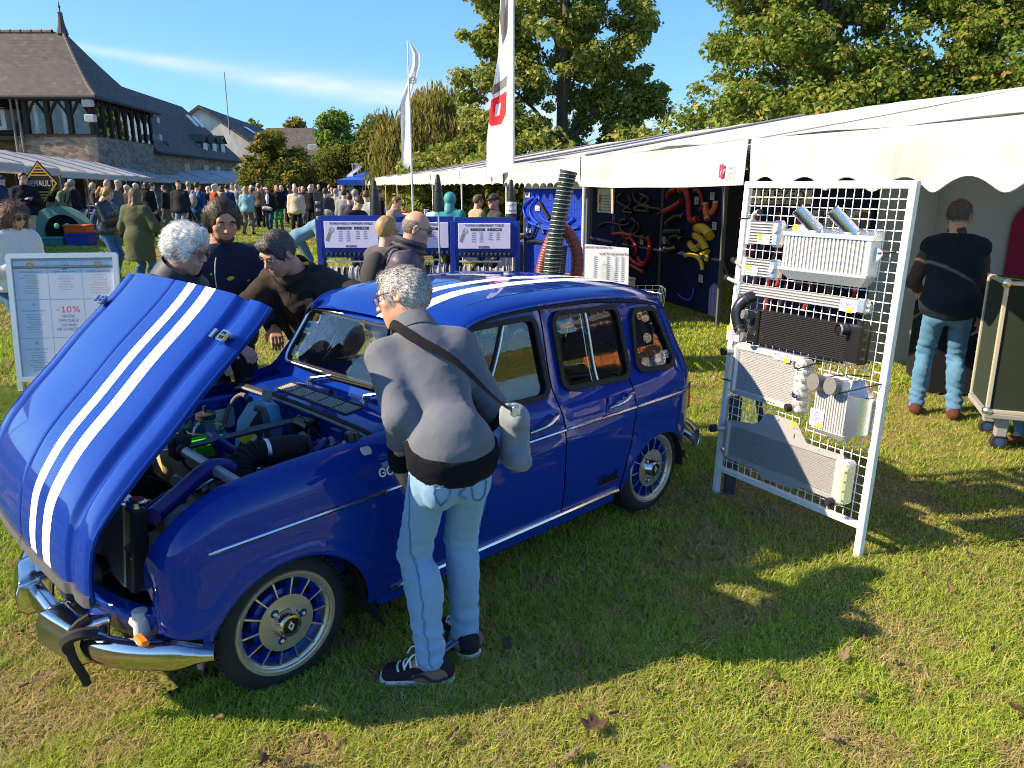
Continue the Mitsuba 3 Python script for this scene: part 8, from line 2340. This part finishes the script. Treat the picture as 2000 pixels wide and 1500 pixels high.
    c0 = F['T'](0, .0, .52); obj('collar', M(tube([c0 - F['R'] @ A([0, 0, .05]), c0 + F['R'] @ A([0, .01, .03]), c0 + F['R'] @ A([0, .02, .085])], [.125, .112, .10], 24, caps=False)), 'puffer', t, col=(.035, .042, .065), smooth=50)
    # the ponytailed man with the yellow band
    f = figure(1.80, lean=12, head=(-14, -4), res=.014, ease=.03, wrinkle=.008, hair='knot', hands=((-.20, .32, 1.0), (.16, .34, 1.05)))
    t, M, F, h = place(f, 'bearded man with tied back dark hair, navy jacket with yellow chest band', (-1.80, 4.75), -52, (.018, .026, .055), (.02, .022, .03), (.035, .024, .018), skin=(.50, .25, .16), close=True)
    locks(t, M, F, 'knot', (.05, .035, .026), 2400, .035, 21, .6, (0, -1, .2), .003, .06)
    band = SDF(.05).ell(F['T'](0, .004, .33), (.203, .143, .19), F['R']).ell(F['T'](0, .012, .14), (.184, .138, .19), F['R']); band.cut(F['T'](0, 0, .43), F['R'] @ A([0, 0, 1])); band.cut(F['T'](0, 0, .335), F['R'] @ A([0, 0, -1])); band.cut(F['T'](0, .05, .3), F['R'] @ A([0, -1, 0]))
    obj('chest_band', M(band.mesh(.012)), 'cloth', t, col=(.62, .52, .02), smooth=True)
    obj('cord', M(tube(spline([F['T'](.07, .12, .50), F['T'](.085, .145, .40), F['T'](.08, .15, .33)], 8), .003, 6)), 'cloth', t, col=(.6, .6, .58))
    bd = SDF(.012).ell((0, .050, -.082), (.040, .038, .032)).ell((0, .040, -.070), (.056, .050, .030)).carve((0, .095, -.050), (.022, .02, .010)).cone((-.026, .074, -.040), (-.03, .068, -.06), .008).cone((.026, .074, -.040), (.03, .068, -.06), .008).cone((-.022, .082, -.036), (.022, .082, -.036), .006)
    obj('beard', M(F['hs'](bd.mesh(.005, lambda P: .003 * (meshkit.noise(P * 220) - .5)))), 'hair', t, col=(.035, .022, .016), smooth=True)
    # the man in the dark brown jacket
    f = figure(1.76, lean=36, head=(-14, -16), res=.014, ease=.036, wrinkle=.009, hair='short', fat=1.05, hands=((-.34, .42, 1.10), (.30, .64, .95)), elbow={1: (1, -.2, .3), 0: (-1, -.4, .2)})
    t, M, F, h = place(f, 'smiling man with short dark hair in dark brown jacket leaning over the far wing', (-1.17, 4.60), -108, (.040, .032, .027), (.02, .025, .04), (.055, .048, .044), skin=(.60, .31, .21), close=True)
    locks(t, M, F, 'short', (.07, .062, .058), 3000, .016, 31, .6, lift=.16)
    st = SDF(.012).ell((0, .052, -.090), (.030, .030, .020)).carve((0, .10, -.055), (.03, .03, .016))
    obj('stubble', M(F['hs'](st.mesh(.005))), 'hair', t, col=(.16, .10, .075), smooth=True)
    for x in (-.115, .115):
        P = spline([F['T'](x, -.10, .42), F['T'](x * 1.05, -.02, .535), F['T'](x * 1.0, .10, .45), F['T'](x * .95, .155, .30), F['T'](x * 1.1, .14, .12)], 20)
        obj('backpack_strap', M(thick(grid(np.stack([P - F['R'] @ A([.026, 0, 0]), P + F['R'] @ A([.026, 0, 0])], 1)), .012)), 'cloth', t, col=(.022, .022, .024), smooth=30)
    c0 = F['T'](0, .0, .53); obj('collar', M(tube([c0 - F['R'] @ A([0, 0, .04]), c0 + F['R'] @ A([0, .012, .03])], [.118, .108], 24, caps=False)), 'cloth', t, col=(.03, .026, .024), smooth=50)
    obj('zip', M(tube(spline([F['T'](0, .105, .50), F['T'](0, .158, .33), F['T'](0, .165, .12)], 10), .005, 6)), 'metal', t, col=(.10, .10, .10))
    # the bald man with a backpack
    f = figure(1.70, lean=10, head=(-10, 2), res=.014, ease=.04, wrinkle=.006, hair='bald', fat=1.08)
    t, M, F, h = place(f, 'bald man with sunglasses and purple grey puffer jacket walking behind the car', (-.78, 5.35), 2, (.085, .070, .095), (.03, .035, .05), (.20, .16, .13), skin=(.62, .33, .23), top_mat='puffer', close=True)
    locks(t, M, F, 'bald', (.24, .19, .15), 900, .010, 41, .7)
    glasses(t, M, F, (.03, .03, .03), True)
    c0 = F['T'](0, .0, .53)
    for k in range(3):
        obj('collar_roll', M(tube([c0 + F['R'] @ A([0, .006 * k, -.05 + .045 * k]), c0 + F['R'] @ A([0, .006 * k + .003, -.03 + .045 * k]), c0 + F['R'] @ A([0, .006 * k + .006, -.008 + .045 * k])], [.112 - .004 * k, .124 - .004 * k, .110 - .004 * k], 24, caps=False)), 'puffer', t, col=(.05, .042, .06), smooth=50)
    for z in (.36, .26, .16, .06):
        th = np.linspace(0, 2 * np.pi, 30); obj('quilt_seam', M(tube([F['T'](.218 * math.cos(a), .158 * math.sin(a), z) for a in th], .006, 5)), 'puffer', t, col=(.05, .042, .058))
    backpack('grey backpack on the back of the bald man', M, F, (.055, .052, .055))
    # the man in the padded vest under the near tent
    f = figure(1.78, lean=20, head=(-8, -22), res=.016, ease=.028, wrinkle=.008, vest=True, hair='short', hands=((-.19, .30, 1.0), (.245, .085, .79)), feet=((-.13, .02), (.14, -.04)), fat=1.05)
    t, M, F, h = place(f, 'man in dark blue padded vest, brown jumper and jeans bending under the near tent', (3.47, 6.08), 68, (.012, .022, .032), (.09, .21, .36), (.12, .105, .095), (.09, .03, .02), sleeve=(.075, .055, .045), close=True)
    locks(t, M, F, 'short', (.15, .13, .12), 1500, .03, 51)
    # the woman in the white fleece at the left edge
    f = figure(1.70, lean=6, head=(-16, 0), res=.016, ease=.045, wrinkle=.009, hair='bob', fem=True, hem=.04, feet=((-.10, -.06), (.10, .14)), hands=((-.12, .27, 1.12), (.10, .25, 1.10)))
    t, M, F, h = place(f, 'woman with brown hair, sunglasses and white fleece jacket at the left edge', (-4.74, 7.35), -24, (.72, .70, .64), (.055, .13, .23), (.12, .065, .035), (.72, .71, .68), sole=(.8, .8, .78), skin=(.58, .30, .21), close=True)
    locks(t, M, F, 'bob', (.15, .085, .05), 3000, .07, 61, .6, (0, -.2, -1), .004)
    glasses(t, M, F, (.04, .02, .015), True)
    # somebody's legs cut by the right edge
    f = figure(1.75, res=.02, wrinkle=.006, ease=.03, head=(-10, 0))
    place(f, 'person in blue jeans and brown shoes, cut by the right edge of the picture', (3.80, 5.28), 190, (.06, .07, .10), (.10, .22, .36), (.08, .06, .05), (.16, .07, .03))


def backpack(label, M, F, col):
    b = thing('backpack', label, 'backpack')
    T_ = F['T']; s = SDF(.05).ell(T_(0, -.21, .28), (.145, .10, .20), F['R']).ell(T_(0, -.25, .18), (.12, .08, .11), F['R'])
    obj('bag', M(s.mesh(.016)), 'cloth', b, col=col, smooth=True)
    for x in (-.11, .11):
        P = spline([T_(x, -.15, .42), T_(x * 1.1, -.03, .55), T_(x * 1.15, .09, .46), T_(x * 1.25, .13, .26), T_(x * 1.5, .02, .10)], 16)
        obj('strap', M(thick(grid(np.stack([P - F['R'] @ A([.024, 0, 0]), P + F['R'] @ A([.024, 0, 0])], 1)), .010)), 'cloth', b, col=tuple(A(col) * .7), smooth=30)
    obj('zip', M(tube(spline([T_(-.12, -.27, .24), T_(0, -.325, .36), T_(.12, -.27, .24)], 12), .005, 5)), 'cloth', b, col=tuple(A(col) * 2.2))


def build_crowd():
    NV, BK, JN, GY, BG, OL = (.014, .02, .05), (.014, .014, .017), (.05, .11, .20), (.12, .125, .13), (.36, .29, .19), (.075, .085, .04)
    HB, HL, HG, HW = (.05, .032, .022), (.34, .20, .09), (.26, .25, .24), (.6, .6, .58)
    walk = dict(feet=((-.09, .22), (.09, -.22, .02)))
    fig_ = lambda **k: figure(**{**dict(res=.026, ease=.03, wrinkle=.006), **k})
    P = lambda f, lb, u, y, face, top, bot, hair, **k: place(f, lb, ((u - 1000) / 1502 * y * .985, y), face, top, bot, hair, **k)
    t, M, F, h = P(fig_(h=1.80, head=(0, 40), hands=((-.16, .26, 1.20), None), res=.022, **walk), 'man in black jacket and beige trousers with glasses walking past the left tents', 62, 17.6, -70, (.012, .013, .022), (.42, .33, .22), HB, shoe=(.03, .025, .022), close=True)
    glasses(t, M, F)
    t, M, F, h = P(fig_(h=1.78, lean=30, head=(-15, 0), feet=((-.12, .10), (.12, -.12))), 'bent person in green hooded jacket at the left stall', 127, 22, 5, (.14, .17, .10), (.05, .10, .15), (.12, .15, .08)); backpack('black backpack on the bent person in green', M, F, BK)
    t, M, F, h = P(fig_(h=1.68, head=(-28, 0), fem=True, hair='pony', hands=((-.10, .34, 1.08), (.10, .34, 1.10)), res=.02, hem=.06), 'woman with ponytail, black leather jacket and jeans looking down, left of the olive parka', 213, 14, -5, BK, (.05, .13, .26), (.28, .14, .05), top_mat='gloss', close=True)
    P(fig_(h=1.74, head=(-6, -18), fem=True, hair='long', coat=.36, ease=.05, hands=((-.20, .26, 1.1), (.22, .26, 1.1)), res=.02), 'woman in olive parka and jeans with long brown hair, seen from behind', 272, 12.8, 78, (.085, .095, .050), (.06, .15, .27), (.13, .075, .045))
    P(fig_(h=1.76, head=(0, 25)), 'man in black and blue jacket facing the camera left of the stalls', 360, 22.5, -95, (.022, .026, .030), (.16, .22, .28), HB)
    t, M, F, h = P(fig_(h=1.74, head=(0, 0)), 'person in bright blue hooded jacket seen from behind', 394, 23.5, 70, (.015, .06, .18), (.02, .05, .14), HB); backpack('grey backpack on the person in the bright blue jacket', M, F, (.30, .30, .30))
    P(fig_(h=1.72), 'person in rust red jacket by the left tents', 426, 27, 40, (.34, .06, .03), BK, (.45, .38, .30))
    P(fig_(h=1.78, **walk), 'man in navy jacket and brown trousers walking away', 452, 29.5, 85, (.016, .024, .075), (.19, .15, .12), BK, bottom_mat='cloth')
    P(fig_(h=1.72, fem=True, hair='long', feet=((-.09, -.2, .02), (.09, .2))), 'woman with long blonde hair, pale blue vest and grey trousers walking away', 487, 28, 88, (.22, .42, .50), (.16, .16, .17), (.42, .25, .11), bottom_mat='cloth')
    t, M, F, h = P(fig_(h=1.72, fem=True, hair='long', **walk), 'woman in black jacket with white top and sunglasses walking towards the camera', 530, 28.6, -88, BK, (.03, .06, .11), HB); glasses(t, M, F, BK, True)
    b = thing('waist_bag', 'pale grey bag carried by the woman in sunglasses', 'bag'); obj('pouch', M(SDF(.03).cone((-.10, .18, .90), (.12, .18, .93), .07).mesh(.025)), 'cloth', b, col=(.45, .44, .43), smooth=True)
    obj('white_top', M(SDF(.03).ell((0, .085, 1.22), (.08, .085, .22)).mesh(.025)), 'cloth', t, col=(.62, .66, .72), smooth=True)
    P(fig_(h=1.76, hair='bald', ease=.05), 'bald man in cream fleece jacket facing the camera', 583, 26, -92, (.55, .47, .34), BK, (.3, .25, .2))
    P(fig_(h=1.70, lean=58, head=(10, 0), ease=.03, hands=((-.2, .55, .75), (.2, .5, .75))), 'person in pale denim jacket bending down left of the blue stands', 598, 14.5, 8, (.14, .26, .38), (.10, .17, .24), (.28, .25, .20), top_mat='denim')
    P(fig_(h=1.70, hair='cap', lean=12, head=(-15, 0), hands=((-.1, .35, 1.1), (.1, .35, 1.1))), 'man in navy jacket and dark cap bending forward behind the left stand', 693, 14, -40, NV, BK, (.03, .028, .028))
    P(fig_(h=1.74, head=(0, 30)), 'person in black and white top behind the left stand', 718, 18.5, 60, (.40, .40, .42), BK, (.10, .06, .04))
    P(fig_(h=1.64, fem=True, hair='short', coat=.10, ease=.06, head=(-12, 0)), 'woman in beige shawl at the right-hand stalls', 772, 15.5, -10, (.34, .28, .21), (.25, .03, .03), (.13, .06, .03))
    P(fig_(h=1.58, hair='wavy', fem=True), 'curly blond person hidden behind the bald man', 752, 6.9, 60, (.10, .09, .09), BK, (.40, .24, .10))
    P(fig_(h=1.74, hair='hood', ease=.05), 'person in teal hooded sweatshirt between the rubber boots', 880, 13.4, 75, (.04, .25, .28), BK, (.04, .25, .28))
    P(fig_(h=1.66, hair='wavy'), 'white haired person in white coat beside the teal sweatshirt', 855, 14.2, 60, (.52, .53, .56), BK, (.60, .60, .60))
    P(fig_(h=1.70), 'person in beige padded vest at the hanging red gloves', 932, 14.6, 30, (.36, .28, .20), BK, (.10, .07, .05))
    t, M, F, h = P(fig_(h=1.72, hair='cap', head=(0, 20)), 'man in black cap and dark hooded jacket under the right-hand tent', 968, 12.6, -160, (.045, .045, .05), BK, BK, skin=(.5, .27, .18)); glasses(t, M, F, BK, True)
    P(fig_(h=1.76), 'man in dark blue coat and beige scarf at the far left edge', 6, 16.5, -20, (.02, .035, .09), BK, BK, )
    P(fig_(h=1.72, hair='cap'), 'person in grey beige jacket and cap at the far left edge', 22, 18.2, 160, (.25, .20, .14), BK, NV)
    for u, y, lb, tc, hc, hs_, fc in ((156, 23.5, 'dark coated man with grey hair under the left tent', BK, HG, 'short', 180), (196, 24.6, 'balding man behind the ponytailed woman under the left tent', (.05, .045, .04), (.3, .25, .2), 'bald', 200), (224, 20.5, 'bald man in blue grey open jacket facing the camera', (.06, .10, .14), (.3, .22, .17), 'bald', -100), (242, 25, 'man in straw hat under the left tent', (.16, .11, .09), (.45, .38, .24), 'cap', 20), (258, 27, 'person in pale cap beside the straw hat', (.06, .06, .07), HW, 'cap', 60), (276, 27.5, 'person in white cap by the white t-shirt', (.05, .05, .06), (.55, .55, .55), 'cap', 80), (297, 25.5, 'woman in long black coat seen from behind', BK, HB, 'bob', 95), (306, 28, 'person in white shirt under the left tent', (.6, .6, .62), HB, 'short', 20), (332, 31, 'dark figure in the shade of the left tent', BK, HB, 'short', 180), (378, 27.5, 'person in grey jacket behind the blue hooded jacket', (.16, .17, .19), HG, 'short', 90), (415, 31, 'person in black coat left of the rust red jacket', BK, HW, 'short', 120), (470, 34, 'grey haired person in light grey beside the navy jacket', (.30, .30, .30), HG, 'short', 90), (513, 33, 'man with green rucksack seen from behind', (.09, .08, .06), HB, 'short', 88), (548, 31, 'woman with brown hair in black jacket and green trousers', BK, (.35, .18, .08), 'long', -80), (570, 36, 'man in dark blue coat left of the cream fleece', NV, HB, 'short', 90), (612, 30, 'man in white cap and black jacket facing the camera', BK, (.5, .5, .5), 'cap', -90), (640, 24, 'person in dark blue coat behind the black tube post', (.05, .055, .07), HB, 'short', 100), (660, 26, 'man with grey hair in stone coloured jacket', (.30, .27, .22), HG, 'short', 60), (676, 22, 'man in grey jacket with black collar', (.24, .25, .25), HB, 'short', 75), (686, 20, 'dark haired person in grey top beside the dark cap', (.10, .10, .11), HB, 'short', 100), (697, 21.5, 'grey haired man in blue jacket above the left stand', (.08, .10, .17), HG, 'wavy', 80), (742, 21, 'person in black at the right-hand stalls', BK, HB, 'short', 30)):
        bt = (.02, .20, .10) if 'green trousers' in lb else [BK, JN, GY][int(u) % 3]
        P(fig_(h=1.66 + .003 * (int(u * 7) % 50), hair=hs_, fem='woman' in lb, coat=.35 if 'coat' in lb else None, res=.03), lb, u, y, fc, tc, bt, hc)
    # the crowd farther off: eight figures, each used again in other clothes
    g = np.random.default_rng(77)
    kinds = [figure(h=1.62 + .03 * i, res=.036, ease=.035, hair=('short', 'long', 'cap', 'short', 'bald', 'bob', 'short', 'wavy')[i], fem=i in (1, 5), **(walk if i % 2 else {})) for i in range(8)]
    tops = [('navy', NV), ('black', BK), ('dark grey', (.06, .06, .065)), ('blue', (.03, .09, .22)), ('red', (.35, .03, .03)), ('beige', BG), ('white', (.55, .55, .56)), ('olive', OL), ('pale blue', (.25, .38, .48)), ('brown', (.12, .08, .06)), ('grey', GY)]
    for i in range(88):
        k = int(g.integers(8)); nm, c = tops[int(g.integers(11))]
        y = 33 + 32 * g.random() ** 1.2; u = 425 + 285 * g.random() - (20 if i % 3 == 0 else 0)
        hc, hn = [(HB, 'dark hair'), (HL, 'fair hair'), (HG, 'grey hair'), (HW, 'white hair')][int(g.integers(4))]
        away = g.random() < .5
        lb = f"{('person', 'woman')[k in (1, 5)]} with {hn} in {nm} top {'walking away' if away else 'facing the camera'}, far back in the crowd"
        if k in (2, 4):
            lb = lb.replace(hn, ('cap', 'bald head')[k == 4])
        P(kinds[k], lb, u, y, (90 if away else -90) + g.normal() * 30, c, [BK, JN, GY, (.25, .2, .15)][int(g.integers(4))], hc, group=f'distant crowd: {nm} tops', skin=tuple(A(SKIN) * (.7 + .4 * g.random())))


build_near_people()
build_crowd()
